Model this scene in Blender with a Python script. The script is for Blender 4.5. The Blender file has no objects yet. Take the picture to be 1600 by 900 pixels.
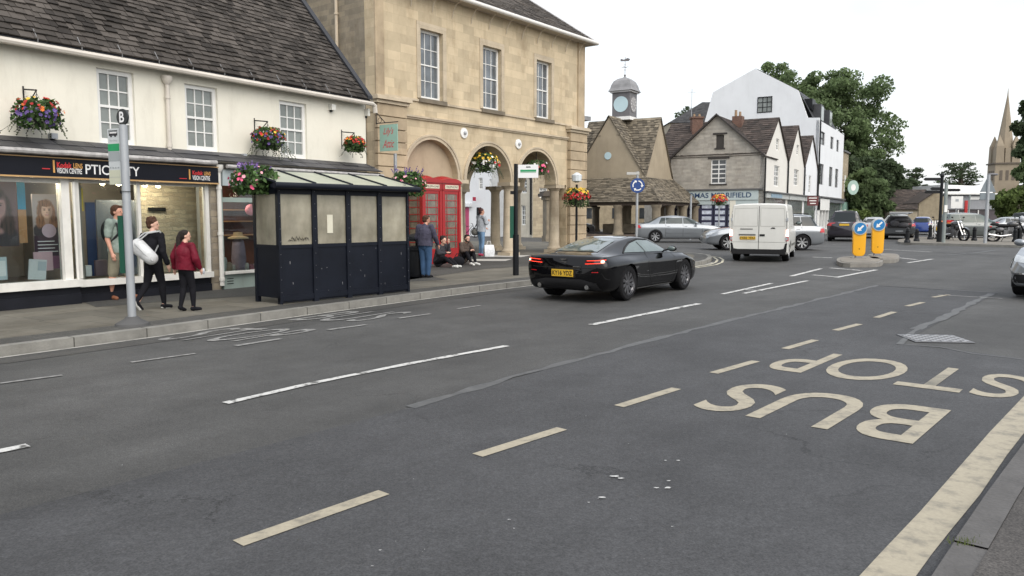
import bpy, bmesh, math, random
from mathutils import Vector, Matrix
from mathutils.geometry import tessellate_polygon
from mathutils.bvhtree import BVHTree
PI=math.pi; R=math.radians
S=bpy.context.scene; COL=S.collection
# ---------------- camera, sky, sun, exposure
F=1200.0; PT=math.atan(114/F); CH=1.6; CP,SP=math.cos(PT),math.sin(PT)
cam=bpy.data.cameras.new('camera'); co=bpy.data.objects.new('camera',cam); COL.objects.link(co)
cam.sensor_width=36; cam.lens=36*F/1600; cam.clip_end=3000; cam.clip_start=.05
co.location=(0,0,CH); co.rotation_euler=(PI/2-PT,0,0); S.camera=co
W=bpy.data.worlds.new('World'); S.world=W; W.use_nodes=True
n=W.node_tree.nodes; l=W.node_tree.links; n.clear()
sk=n.new('ShaderNodeTexSky'); sk.sky_type='NISHITA'; sk.sun_disc=False; sk.sun_elevation=R(46); sk.sun_rotation=R(150); sk.dust_density=4; sk.air_density=1.2
b1=n.new('ShaderNodeBackground'); b1.inputs[1].default_value=.045; l.new(sk.outputs[0],b1.inputs[0])
tc=n.new('ShaderNodeTexCoord'); nz=n.new('ShaderNodeTexNoise'); nz.inputs['Scale'].default_value=2.2; nz.inputs['Detail'].default_value=5; nz.inputs['Roughness'].default_value=.55
mpw=n.new('ShaderNodeMapping'); mpw.inputs['Scale'].default_value=(1,1,2.6); l.new(tc.outputs['Generated'],mpw.inputs[0]); l.new(mpw.outputs[0],nz.inputs['Vector'])
cr=n.new('ShaderNodeValToRGB'); cr.color_ramp.elements[0].position=.32; cr.color_ramp.elements[1].position=.62
cr.color_ramp.elements[0].color=(.55,.57,.60,1); cr.color_ramp.elements[1].color=(.74,.745,.75,1)
l.new(nz.outputs['Fac'],cr.inputs[0])
b2=n.new('ShaderNodeBackground'); b2.inputs[1].default_value=.85; l.new(cr.outputs[0],b2.inputs[0])
ad=n.new('ShaderNodeAddShader'); l.new(b1.outputs[0],ad.inputs[0]); l.new(b2.outputs[0],ad.inputs[1])
wo=n.new('ShaderNodeOutputWorld'); l.new(ad.outputs[0],wo.inputs[0])
sl=bpy.data.lights.new('sun','SUN'); sl.energy=1.4; sl.angle=R(65); sl.color=(1,.97,.92)
so=bpy.data.objects.new('sun',sl); COL.objects.link(so); so.rotation_euler=Vector((math.sin(R(150))*math.cos(R(46)),math.cos(R(150))*math.cos(R(46)),math.sin(R(46)))).to_track_quat('Z','Y').to_euler()
S.view_settings.view_transform='Standard'; S.view_settings.look='None'; S.view_settings.exposure=.7; S.view_settings.gamma=1
S.view_settings.use_curve_mapping=False

# ---------------- helpers
def ray(u,v):
    dx=(u-800)/F; dy=(450-v)/F
    return Vector((dx, CP+dy*SP, -SP+dy*CP))
def gp(u,v,z=0):
    r=ray(u,v); t=(z-CH)/r.z; return (r.x*t, r.y*t)
def at(u,v,Y):
    r=ray(u,v); t=Y/r.y; return Vector((r.x*t,Y,CH+r.z*t))
class Frame:
    def __init__(s,x,y,az):
        s.o=Vector((x,y,0)); a=R(az); s.a=a; s.e=Vector((math.sin(a),math.cos(a),0)); s.n=Vector((-math.cos(a),math.sin(a),0)); s.rz=PI/2-a
    def w(s,p): return s.o+s.e*p[0]+s.n*p[1]+Vector((0,0,p[2] if len(p)>2 else 0))
    def fp(s,u,v,d=0):
        r=ray(u,v); o=s.o+s.n*d; c=Vector((0,0,CH))
        t=(o-c).dot(s.n)/r.dot(s.n); p=c+r*t; return ((p-o).dot(s.e), p.z)
    def loc(s,p):
        q=Vector((p[0],p[1],0))-s.o; return (q.dot(s.e),q.dot(s.n))
MATS={}
def lk(nt,a,b): nt.links.new(a,b)
def M(name,col,rough=.7,metal=0,var=.12,vs=2.0,bump=0,bs=40,emis=0,spec=.5,coat=0,island=0,trans=0,dirt=0):
    if name in MATS: return MATS[name]
    m=bpy.data.materials.new(name); m.use_nodes=True; nt=m.node_tree; p=nt.nodes['Principled BSDF']
    p.inputs['Roughness'].default_value=rough; p.inputs['Metallic'].default_value=metal
    p.inputs['Specular IOR Level'].default_value=spec; p.inputs['Coat Weight'].default_value=coat; p.inputs['Coat Roughness'].default_value=.02
    p.inputs['Base Color'].default_value=(*col,1)
    if emis: p.inputs['Emission Color'].default_value=(*col,1); p.inputs['Emission Strength'].default_value=emis
    N=nt.nodes.new; tc=N('ShaderNodeTexCoord')
    if var or island or dirt:
        nz=N('ShaderNodeTexNoise'); nz.inputs['Scale'].default_value=vs; nz.inputs['Detail'].default_value=6; nz.inputs['Roughness'].default_value=.6
        lk(nt,tc.outputs['Object'],nz.inputs['Vector'])
        mr=N('ShaderNodeMapRange'); mr.inputs['From Min'].default_value=.3; mr.inputs['From Max'].default_value=.7; mr.inputs['To Min'].default_value=1-var; mr.inputs['To Max'].default_value=1+var
        lk(nt,nz.outputs['Fac'],mr.inputs['Value']); val=mr.outputs[0]
        if island:
            g=N('ShaderNodeNewGeometry'); m2=N('ShaderNodeMapRange'); m2.inputs['To Min'].default_value=1-island; m2.inputs['To Max'].default_value=1+island
            lk(nt,g.outputs['Random Per Island'],m2.inputs['Value']); mm=N('ShaderNodeMath'); mm.operation='MULTIPLY'; lk(nt,val,mm.inputs[0]); lk(nt,m2.outputs[0],mm.inputs[1]); val=mm.outputs[0]
        vm=N('ShaderNodeVectorMath'); vm.operation='SCALE'; vm.inputs[0].default_value=col; lk(nt,val,vm.inputs['Scale']); out=vm.outputs[0]
        if dirt:
            n3=N('ShaderNodeTexNoise'); n3.inputs['Scale'].default_value=.9; n3.inputs['Detail'].default_value=8; n3.inputs['Roughness'].default_value=.7
            mp=N('ShaderNodeMapping'); mp.inputs['Scale'].default_value=(2.5,2.5,.6); lk(nt,tc.outputs['Object'],mp.inputs[0]); lk(nt,mp.outputs[0],n3.inputs['Vector'])
            m3=N('ShaderNodeMapRange'); m3.inputs['From Min'].default_value=.52; m3.inputs['From Max'].default_value=.75; m3.inputs['To Max'].default_value=dirt; lk(nt,n3.outputs['Fac'],m3.inputs['Value'])
            mx=N('ShaderNodeMix'); mx.data_type='RGBA'; lk(nt,m3.outputs[0],mx.inputs[0]); lk(nt,out,mx.inputs[6]); mx.inputs[7].default_value=(col[0]*.45,col[1]*.42,col[2]*.38,1); out=mx.outputs[2]
        lk(nt,out,p.inputs['Base Color'])
        if emis: lk(nt,out,p.inputs['Emission Color'])
    if bump:
        nb=N('ShaderNodeTexNoise'); nb.inputs['Scale'].default_value=bs; nb.inputs['Detail'].default_value=4
        lk(nt,tc.outputs['Object'],nb.inputs['Vector']); bp=N('ShaderNodeBump'); bp.inputs['Strength'].default_value=bump; bp.inputs['Distance'].default_value=.02
        lk(nt,nb.outputs['Fac'],bp.inputs['Height']); lk(nt,bp.outputs[0],p.inputs['Normal'])
    if trans:
        tl=N('ShaderNodeBsdfTranslucent'); lk(nt,out,tl.inputs[0]); ms=N('ShaderNodeMixShader'); ms.inputs[0].default_value=trans; lk(nt,p.outputs[0],ms.inputs[1]); lk(nt,tl.outputs[0],ms.inputs[2]); lk(nt,ms.outputs[0],nt.nodes['Material Output'].inputs[0])
    MATS[name]=m; return m
def MB_(name,c1,c2,mortar,bw=.5,bh=.22,ms=.008,warp=.0,bump=.3,var=.25,rough=.85,stain=(.5,.45,.4),stainamt=.4,flat=False):
    """masonry: coursed blocks that differ in colour, with weathering"""
    if name in MATS: return MATS[name]
    m=bpy.data.materials.new(name); m.use_nodes=True; nt=m.node_tree; p=nt.nodes['Principled BSDF']; p.inputs['Roughness'].default_value=rough; p.inputs['Specular IOR Level'].default_value=.25
    N=nt.nodes.new; tc=N('ShaderNodeTexCoord'); sp=N('ShaderNodeSeparateXYZ'); cb=N('ShaderNodeCombineXYZ'); add=N('ShaderNodeMath')
    lk(nt,tc.outputs['Object'],sp.inputs[0]); lk(nt,sp.outputs[0],add.inputs[0]); lk(nt,sp.outputs[1],add.inputs[1])
    if flat: lk(nt,sp.outputs[0],cb.inputs[0]); lk(nt,sp.outputs[1],cb.inputs[1])
    else: lk(nt,add.outputs[0],cb.inputs[0]); lk(nt,sp.outputs[2],cb.inputs[1])
    vec=cb.outputs[0]
    if warp:
        nw=N('ShaderNodeTexNoise'); nw.inputs['Scale'].default_value=2.5/bw; nw.inputs['Detail'].default_value=2; lk(nt,vec,nw.inputs['Vector'])
        s1=N('ShaderNodeVectorMath'); s1.operation='SUBTRACT'; s1.inputs[1].default_value=(.5,.5,.5); lk(nt,nw.outputs['Color'],s1.inputs[0])
        s2=N('ShaderNodeVectorMath'); s2.operation='SCALE'; s2.inputs['Scale'].default_value=warp; lk(nt,s1.outputs[0],s2.inputs[0])
        s3=N('ShaderNodeVectorMath'); lk(nt,vec,s3.inputs[0]); lk(nt,s2.outputs[0],s3.inputs[1]); vec=s3.outputs[0]
    bk=N('ShaderNodeTexBrick'); lk(nt,vec,bk.inputs['Vector']); bk.inputs['Color1'].default_value=(*c1,1); bk.inputs['Color2'].default_value=(*c2,1); bk.inputs['Mortar'].default_value=(*mortar,1)
    bk.inputs['Scale'].default_value=1; bk.inputs['Brick Width'].default_value=bw; bk.inputs['Row Height'].default_value=bh; bk.inputs['Mortar Size'].default_value=ms; bk.inputs['Mortar Smooth'].default_value=.3; bk.offset=.5; bk.squash=1.35; bk.squash_frequency=3
    n1=N('ShaderNodeTexNoise'); n1.inputs['Scale'].default_value=1.1; n1.inputs['Detail'].default_value=9; n1.inputs['Roughness'].default_value=.68; lk(nt,tc.outputs['Object'],n1.inputs['Vector'])
    mr=N('ShaderNodeMapRange'); mr.inputs['From Min'].default_value=.3; mr.inputs['From Max'].default_value=.7; mr.inputs['To Min'].default_value=1-var; mr.inputs['To Max'].default_value=1+var; lk(nt,n1.outputs['Fac'],mr.inputs['Value'])
    vm=N('ShaderNodeVectorMath'); vm.operation='SCALE'; lk(nt,bk.outputs['Color'],vm.inputs[0]); lk(nt,mr.outputs[0],vm.inputs['Scale'])
    n2=N('ShaderNodeTexNoise'); n2.inputs['Scale'].default_value=.8; n2.inputs['Detail'].default_value=9; n2.inputs['Roughness'].default_value=.72
    mp=N('ShaderNodeMapping'); mp.inputs['Scale'].default_value=(1.6,1.6,.7); mp.inputs['Location'].default_value=(3,5,1); lk(nt,tc.outputs['Object'],mp.inputs[0]); lk(nt,mp.outputs[0],n2.inputs['Vector'])
    m3=N('ShaderNodeMapRange'); m3.inputs['From Min'].default_value=.5; m3.inputs['From Max'].default_value=.72; m3.inputs['To Max'].default_value=stainamt; lk(nt,n2.outputs['Fac'],m3.inputs['Value'])
    mx=N('ShaderNodeMix'); mx.data_type='RGBA'; mx.blend_type='MULTIPLY'; lk(nt,m3.outputs[0],mx.inputs[0]); lk(nt,vm.outputs[0],mx.inputs[6]); mx.inputs[7].default_value=(*stain,1)
    lk(nt,mx.outputs[2],p.inputs['Base Color'])
    nb=N('ShaderNodeTexNoise'); nb.inputs['Scale'].default_value=30; lk(nt,tc.outputs['Object'],nb.inputs['Vector'])
    ma=N('ShaderNodeMath'); ma.operation='MULTIPLY_ADD'; ma.inputs[1].default_value=-1.0; lk(nt,bk.outputs['Fac'],ma.inputs[0]); lk(nt,nb.outputs['Fac'],ma.inputs[2])
    bp=N('ShaderNodeBump'); bp.inputs['Strength'].default_value=bump; bp.inputs['Distance'].default_value=.02; lk(nt,ma.outputs[0],bp.inputs['Height']); lk(nt,bp.outputs[0],p.inputs['Normal'])
    MATS[name]=m; return m
def glass(name,tint=(.9,.95,.95),refl=.25):
    if name in MATS: return MATS[name]
    m=bpy.data.materials.new(name); m.use_nodes=True; nt=m.node_tree; nt.nodes.clear(); N=nt.nodes.new
    t=N('ShaderNodeBsdfTransparent'); t.inputs[0].default_value=(*tint,1); g=N('ShaderNodeBsdfGlossy'); g.inputs['Roughness'].default_value=.02; g.inputs[0].default_value=(.9,.9,.9,1)
    lw=N('ShaderNodeLayerWeight'); lw.inputs['Blend'].default_value=refl; mx=N('ShaderNodeMixShader'); lk(nt,lw.outputs['Fresnel'],mx.inputs[0]); lk(nt,t.outputs[0],mx.inputs[1]); lk(nt,g.outputs[0],mx.inputs[2])
    o=N('ShaderNodeOutputMaterial'); lk(nt,mx.outputs[0],o.inputs[0]); MATS[name]=m; return m

class MB:
    def __init__(s): s.v=[]; s.f=[]
    def add(s,vs,fs):
        o=len(s.v); s.v+= [tuple(p) for p in vs]; s.f+=[tuple(i+o for i in f) for f in fs]; return s
    def box(s,x0,x1,y0,y1,z0,z1,rz=0,c=None):
        vs=[(x,y,z) for z in (z0,z1) for (x,y) in ((x0,y0),(x1,y0),(x1,y1),(x0,y1))]
        if rz:
            cx,cy=c or ((x0+x1)/2,(y0+y1)/2); ca,sa=math.cos(rz),math.sin(rz)
            vs=[(cx+(x-cx)*ca-(y-cy)*sa, cy+(x-cx)*sa+(y-cy)*ca, z) for x,y,z in vs]
        return s.add(vs,[(0,3,2,1),(4,5,6,7),(0,1,5,4),(1,2,6,5),(2,3,7,6),(3,0,4,7)])
    def prism(s,poly,vec):
        """poly: 3D points, extruded by vec"""
        n=len(poly); vec=Vector(vec); a=[Vector(p) for p in poly]; b=[p+vec for p in a]
        tri=tessellate_polygon([a]); fs=[t for t in tri]+[tuple(i+n for i in reversed(t)) for t in tri]
        fs+=[(i,(i+1)%n,(i+1)%n+n,i+n) for i in range(n)]
        return s.add(a+b,fs)
    def tube(s,path,r,seg=10,caps=True,r2=None):
        P=[Vector(p) for p in path]; rings=[]; n=len(P); up=None
        for i,p in enumerate(P):
            d=((P[min(i+1,n-1)]-P[max(i-1,0)]).normalized())
            if up is None: up=Vector((0,0,1)) if abs(d.z)<.9 else Vector((1,0,0))
            a=d.cross(up).normalized(); b=a.cross(d).normalized(); up=b
            rr=r if r2 is None else r+(r2-r)*i/(n-1)
            if isinstance(r,(list,tuple)): rr=r[i]
            rings.append([p+a*math.cos(2*PI*k/seg)*rr+b*math.sin(2*PI*k/seg)*rr for k in range(seg)])
        return s.loft(rings,caps)
    def loft(s,rings,caps=True,closed=True):
        vs=[p for r in rings for p in r]; m=len(rings[0]); fs=[]
        for i in range(len(rings)-1):
            for k in range(m if closed else m-1):
                fs.append((i*m+k,i*m+(k+1)%m,(i+1)*m+(k+1)%m,(i+1)*m+k))
        if caps: fs.append(tuple(range(m-1,-1,-1))); o=(len(rings)-1)*m; fs.append(tuple(range(o,o+m)))
        return s.add(vs,fs)
    def lathe(s,prof,c=(0,0,0),seg=20,axis='z'):
        rings=[]
        for r,h in prof:
            ring=[]
            for k in range(seg):
                a=2*PI*k/seg; x,y=max(r,1e-4)*math.cos(a),max(r,1e-4)*math.sin(a)
                p={'z':(x,y,h),'y':(x,h,y),'x':(h,x,y)}[axis]; ring.append((p[0]+c[0],p[1]+c[1],p[2]+c[2]))
            rings.append(ring)
        return s.loft(rings,True)
    def ell(s,c,r,seg=14,rg=9,rot=None):
        rings=[]
        for i in range(rg+1):
            t=PI*i/rg; t=min(max(t,.06),PI-.06); ring=[]
            for k in range(seg):
                a=2*PI*k/seg; p=Vector((r[0]*math.sin(t)*math.cos(a),r[1]*math.sin(t)*math.sin(a),r[2]*math.cos(t)))
                if rot: p=rot@p
                ring.append(p+Vector(c))
            rings.append(ring)
        return s.loft(rings,True)
    def build(s,name,mat,parent=None,smooth=False,kind=None,angle=None):
        me=bpy.data.meshes.new(name); me.from_pydata(s.v,[],s.f); me.validate(); me.update()
        bm=bmesh.new(); bm.from_mesh(me); bmesh.ops.recalc_face_normals(bm,faces=bm.faces); bm.to_mesh(me); bm.free()
        if smooth:
            me.polygons.foreach_set('use_smooth',[True]*len(me.polygons))
            me.set_sharp_from_angle(angle=R(angle or 40))
        me.materials.append(mat)
        o=bpy.data.objects.new(name,me); COL.objects.link(o); o.parent=parent
        if kind: o['kind']=kind
        return o
def bx(*a,**k): return MB().box(*a,**k)
def thing(name,label,cat,loc=(0,0,0),rz=0,group=None):
    o=bpy.data.objects.new(name,None); o.empty_display_size=.2; COL.objects.link(o); o.location=(loc[0],loc[1],loc[2] if len(loc)>2 else 0); o.rotation_euler=(0,0,rz)
    return tag(o,label,cat,group)
def tag(o,label,cat=None,group=None):
    o['label']=label
    if cat: o['category']=cat
    if group: o['group']=group
    return o
def dup(o,parent=None,loc=None,rz=None,label=None):
    c=o.copy(); COL.objects.link(c); c.parent=parent
    if loc is not None: c.location=(loc[0],loc[1],loc[2] if len(loc)>2 else 0)
    if rz is not None: c.rotation_euler=(0,0,rz)
    if label: c['label']=label
    for ch in list(o.children): dup(ch,c)
    return c
def wall(outer,holes=(),y=0,th=.3,mb=None):
    """vertical wall slab in local x,z with openings; front at y"""
    mb=mb or MB(); loops=[list(outer)]+[list(h) for h in holes]
    fl=[p for lp in loops for p in lp]; tri=tessellate_polygon([[Vector((p[0],p[1],0)) for p in lp] for lp in loops]); n=len(fl)
    vs=[(p[0],y,p[1]) for p in fl]+[(p[0],y+th,p[1]) for p in fl]
    fs=[t for t in tri]+[tuple(i+n for i in reversed(t)) for t in tri]; o=0
    for lp in loops:
        m=len(lp); fs+=[(o+i,o+(i+1)%m,o+(i+1)%m+n,o+i+n) for i in range(m)]; o+=m
    return mb.add(vs,fs)
def rect(x0,x1,z0,z1): return [(x0,z0),(x1,z0),(x1,z1),(x0,z1)]
def archp(x0,x1,z0,zs,seg=16):
    c=(x0+x1)/2; r=(x1-x0)/2
    return [(x0,z0),(x1,z0)]+[(c+r*math.cos(PI*i/seg),zs+r*math.sin(PI*i/seg)) for i in range(seg+1)]
def sash(parent,x0,x1,z0,z1,y,cols=3,rows=4,mf=None,mg=None,fr=.06,bar=.022,meet=True,name='window'):
    mf=mf or WHITE; mb=MB(); d=.08
    mb.box(x0,x0+fr,y,y+d,z0,z1); mb.box(x1-fr,x1,y,y+d,z0,z1); mb.box(x0+fr,x1-fr,y,y+d,z1-fr,z1); mb.box(x0+fr,x1-fr,y,y+d,z0,z0+fr*1.3)
    xa,xb,za,zb=x0+fr,x1-fr,z0+fr*1.3,z1-fr
    for i in range(1,cols): x=xa+(xb-xa)*i/cols; mb.box(x-bar/2,x+bar/2,y+.02,y+.06,za,zb)
    for i in range(1,rows):
        z=za+(zb-za)*i/rows; t=bar/2; y_=y+.023
        if meet and i*2==rows: t=bar; y_=y+.008
        mb.box(xa,xb,y_,y+.057,z-t,z+t)
    w=mb.build(name,mf,parent); bx(xa,xb,y+.04,y+.05,za,zb).build('pane',mg or PANE,w); return w
def txt(body,x0,x1,z0,z1,y,mat,parent=None,name='lettering',bold=0,th=.006,shear=0,conv=None,font=None,space=1):
    cu=bpy.data.curves.new('t','FONT'); cu.body=body; cu.size=1; cu.offset=bold; cu.shear=shear; cu.space_character=space; cu.resolution_u=6 if conv else 3
    o=bpy.data.objects.new('t',cu); COL.objects.link(o); dg=bpy.context.evaluated_depsgraph_get(); me=bpy.data.meshes.new_from_object(o.evaluated_get(dg)); bpy.data.objects.remove(o)
    xs=[v.co.x for v in me.vertices]; ys=[v.co.y for v in me.vertices]; a,b,c,d=min(xs),max(xs),min(ys),max(ys)
    for v in me.vertices:
        s=(v.co.x-a)/(b-a); t=(v.co.y-c)/(d-c)
        v.co=conv(s,t) if conv else (x0+(x1-x0)*s,y,z0+(z1-z0)*t)
    me.materials.clear(); me.materials.append(mat); me.name=name
    q=bpy.data.objects.new(name,me); COL.objects.link(q); q.parent=parent
    return q
def tiles(mb,A,B,C,D,row=.2,w=.25,th=.025,seed=1,jit=.25):
    """courses of stone slates between eave A-B and ridge D-C"""
    rg=random.Random(seed); A,B,C,D=map(Vector,(A,B,C,D)); nr=max(2,int(((D-A).length+(C-B).length)/2/row))
    nrm=(B-A).cross(D-A).normalized()
    if nrm.z<0: nrm=-nrm
    for i in range(nr):
        t0=i/nr; t1=min(1,(i+1.12)/nr); L0,R0=A.lerp(D,t0),B.lerp(C,t0); L1,R1=A.lerp(D,t1),B.lerp(C,t1); ln=(R0-L0).length
        if ln<.05: continue
        s=-rg.random()*w/ln
        while s<1:
            e=s+w/ln*rg.uniform(1-jit*1.3,1+jit*1.5); a,b=max(s,0),min(e,1)
            if b>a:
                g=.004/ln; j=rg.uniform(-.12,.12)*row*jit*4; dn=(L0-D).normalized()*(-j) if i else Vector((0,0,0)); k=th*rg.uniform(.8,1.6)
                p0=L0.lerp(R0,a+g)+dn; p1=L0.lerp(R0,b-g)+dn+dn*rg.uniform(-.3,.3); p2=L1.lerp(R1,b-g); p3=L1.lerp(R1,a+g)
                mb.add([p0+nrm*k,p1+nrm*k*rg.uniform(.8,1.2),p2+nrm*.003,p3+nrm*.003,p0,p1],[(0,1,2,3),(4,5,1,0),(5,2,1),(4,0,3)])
            s=e
    return mb
WHITE=M('white_paint',(.74,.74,.72),.45,var=.05); PANE=M('window_pane_pale',(.17,.19,.18),.08,var=.35,vs=1.5,spec=.9)
DPANE=M('window_pane_dark',(.035,.04,.045),.06,var=.3,spec=.9); BLK=M('black_paint',(.009,.010,.012),.4,var=.2,spec=.25); CREAM=M('cream_render',(.73,.705,.61),.85,var=.05,vs=1,bump=.12,bs=14,dirt=.25)
GREYP=M('grey_paint',(.34,.36,.38),.4); STEEL=M('galvanised_steel',(.36,.38,.4),.45,metal=.4,var=.12); PIPE=M('pipe_paint',(.56,.52,.46),.5,var=.1)
ASH=MB_('ashlar_stone',(.575,.475,.325),(.445,.37,.255),(.43,.355,.245),bw=.52,bh=.27,ms=.005,bump=.08,var=.13,stain=(.5,.43,.36),stainamt=.62)
ASHP=MB_('ashlar_trim',(.50,.425,.315),(.44,.375,.28),(.34,.28,.2),bw=.9,bh=.31,ms=.003,bump=.06,var=.2,stainamt=.6)
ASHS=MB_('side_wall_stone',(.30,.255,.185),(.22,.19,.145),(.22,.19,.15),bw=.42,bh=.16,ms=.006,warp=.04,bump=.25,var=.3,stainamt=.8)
RUB=MB_('rubble_stone',(.33,.285,.215),(.21,.18,.14),(.25,.22,.18),bw=.36,bh=.13,ms=.012,warp=.06,bump=.6,var=.25)
SLATE=M('stone_slates',(.060,.053,.047),.9,var=.35,vs=.9,bump=.5,bs=25,island=.5,dirt=.0,spec=.2); RUBS=MB_('shop_rubble',(.50,.44,.33),(.33,.28,.21),(.38,.34,.27),bw=.24,bh=.085,ms=.012,warp=.09,bump=.8,var=.25); SLATE2=M('mossy_stone_slates',(.135,.115,.085),.9,var=.25,vs=.9,bump=.4,bs=20,island=.5)
BROOF=M('brown_tiles',(.050,.038,.032),.85,var=.3,vs=.8,island=.5)
FELT=M('black_membrane',(.02,.021,.025),.55,var=.2); TAN=M('tan_render',(.34,.285,.205),.85,var=.12,vs=.7,dirt=.3)
WREN=M('white_render',(.70,.72,.74),.8,var=.05,vs=.4,dirt=.12); CRENW=M('offwhite_render',(.66,.645,.60),.8,var=.04,dirt=.15)
GOLD=M('gilt_trim',(.45,.28,.12),.4); LEAD=M('lead_sheet',(.22,.22,.225),.55,var=.2)
# ---------------- ground, road, markings
def asphalt(name,col,warm=0,crack=.5,spk=.35):
    m=bpy.data.materials.new(name); m.use_nodes=True; nt=m.node_tree; p=nt.nodes['Principled BSDF']; N=nt.nodes.new
    p.inputs['Roughness'].default_value=.75; p.inputs['Specular IOR Level'].default_value=.35
    tc=N('ShaderNodeTexCoord')
    def noise(sc,det,rg,a,b,lo,hi,map_=None):
        x=N('ShaderNodeTexNoise'); x.inputs['Scale'].default_value=sc; x.inputs['Detail'].default_value=det; x.inputs['Roughness'].default_value=rg
        if map_:
            mp=N('ShaderNodeMapping'); mp.inputs['Rotation'].default_value=(0,0,R(49.4)); mp.inputs['Scale'].default_value=map_; mp.vector_type='TEXTURE'; lk(nt,tc.outputs['Object'],mp.inputs[0]); lk(nt,mp.outputs[0],x.inputs['Vector'])
        else: lk(nt,tc.outputs['Object'],x.inputs['Vector'])
        r=N('ShaderNodeMapRange'); r.inputs['From Min'].default_value=a; r.inputs['From Max'].default_value=b; r.inputs['To Min'].default_value=lo; r.inputs['To Max'].default_value=hi; lk(nt,x.outputs['Fac'],r.inputs['Value']); return r.outputs[0]
    def mul(a,b): q=N('ShaderNodeMath'); q.operation='MULTIPLY'; lk(nt,a,q.inputs[0]); lk(nt,b,q.inputs[1]); return q.outputs[0]
    v=mul(noise(.35,7,.62,.3,.7,.76,1.24),noise(95,3,.6,.3,.7,1-spk*1.3,1+spk*1.3))
    v=mul(v,noise(1.1,8,.65,.35,.7,.9,1.14,(6,1,1)))
    v=mul(v,noise(28,3,.6,.3,.7,.84,1.16)); v=mul(v,noise(1.7,10,.78,.36,.64,.86,1.15)); v=mul(v,noise(.9,4,.5,.4,.62,.94,1.07,(14,1,1)))
    # fine dark cracks
    vo=N('ShaderNodeTexVoronoi'); vo.feature='DISTANCE_TO_EDGE'; vo.inputs['Scale'].default_value=.55
    nn=N('ShaderNodeTexNoise'); nn.inputs['Scale'].default_value=2.5; nn.inputs['Detail'].default_value=8; nn.inputs['Roughness'].default_value=.7; lk(nt,tc.outputs['Object'],nn.inputs['Vector'])
    va=N('ShaderNodeVectorMath'); va.operation='MULTIPLY_ADD'; va.inputs[1].default_value=(.7,.7,0); lk(nt,nn.outputs['Color'],va.inputs[0]); lk(nt,tc.outputs['Object'],va.inputs[2]); lk(nt,va.outputs[0],vo.inputs['Vector'])
    cr=N('ShaderNodeMapRange'); cr.inputs['From Max'].default_value=.006; cr.inputs['To Min'].default_value=1-crack; cr.inputs['To Max'].default_value=1; lk(nt,vo.outputs[0],cr.inputs['Value']); 
    msk=noise(.6,3,.5,.5,.6,0,1); mx=N('ShaderNodeMix'); mx.inputs[2].default_value=1; lk(nt,msk,mx.inputs[0]); mx.inputs[2].default_value=1.0; lk(nt,cr.outputs[0],mx.inputs[3]); v=mul(v,mx.outputs[0])
    vm=N('ShaderNodeVectorMath'); vm.operation='SCALE'; vm.inputs[0].default_value=col; lk(nt,v,vm.inputs['Scale']); lk(nt,vm.outputs[0],p.inputs['Base Color'])
    nb=N('ShaderNodeTexNoise'); nb.inputs['Scale'].default_value=140; nb.inputs['Detail'].default_value=2; lk(nt,tc.outputs['Object'],nb.inputs['Vector']); bp=N('ShaderNodeBump'); bp.inputs['Strength'].default_value=.5; bp.inputs['Distance'].default_value=.006; lk(nt,nb.outputs['Fac'],bp.inputs['Height']); lk(nt,bp.outputs[0],p.inputs['Normal'])
    MATS[name]=m; return m
def worn(name,col,under,thr=.5,soft=.12,sc=9,stretch=None):
    """road paint with wear showing the surface below"""
    m=bpy.data.materials.new(name); m.use_nodes=True; nt=m.node_tree; p=nt.nodes['Principled BSDF']; N=nt.nodes.new; p.inputs['Roughness'].default_value=.65
    tc=N('ShaderNodeTexCoord'); x=N('ShaderNodeTexNoise'); x.inputs['Scale'].default_value=sc; x.inputs['Detail'].default_value=8; x.inputs['Roughness'].default_value=.7; lk(nt,tc.outputs['Object'],x.inputs['Vector'])
    r=N('ShaderNodeMapRange'); r.inputs['From Min'].default_value=thr-soft; r.inputs['From Max'].default_value=thr+soft; lk(nt,x.outputs['Fac'],r.inputs['Value'])
    y=N('ShaderNodeTexNoise'); y.inputs['Scale'].default_value=60; lk(nt,tc.outputs['Object'],y.inputs['Vector']); r2=N('ShaderNodeMapRange'); r2.inputs['To Min'].default_value=.8; r2.inputs['To Max'].default_value=1.15; lk(nt,y.outputs['Fac'],r2.inputs['Value'])
    mx=N('ShaderNodeMix'); mx.data_type='RGBA'; lk(nt,r.outputs[0],mx.inputs[0]); mx.inputs[6].default_value=(*col,1); mx.inputs[7].default_value=(*under,1)
    vm=N('ShaderNodeVectorMath'); vm.operation='SCALE'; lk(nt,mx.outputs[2],vm.inputs[0]); lk(nt,r2.outputs[0],vm.inputs['Scale']); lk(nt,vm.outputs[0],p.inputs['Base Color']); MATS[name]=m; return m
ASPH=asphalt('asphalt_lane',(.0615,.0615,.060),crack=.45); ASPB=asphalt('asphalt_bay',(.0515,.0525,.055),crack=.6,spk=.3); TARM=asphalt('tarmac_footway',(.055,.054,.05)); ASPD=asphalt('asphalt_patch',(.058,.057,.054),crack=.2)
YEL=worn('cream_road_paint',(.335,.30,.225),(.15,.14,.115),.60,.12,7); WHT=worn('white_road_paint',(.52,.52,.50),(.10,.10,.095),.56,.05,7); WHTF=worn('faded_white_paint',(.27,.27,.26),(.085,.085,.083),.56,.14,12); SEAM=worn('pale_joint_seal',(.105,.108,.108),(.06,.062,.063),.5,.15,6)
SLAB=MB_('paving_slabs',(.15,.14,.115),(.115,.108,.09),(.06,.058,.05),bw=.75,bh=.6,ms=.007,bump=.15,var=.2,stainamt=.6,flat=True); KERB=M('kerb_stone',(.195,.19,.172),.85,var=.2,vs=4,bump=.3,dirt=.3)
def struct(mb,name,mat): return mb.build(name,mat,None,kind='structure')
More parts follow.
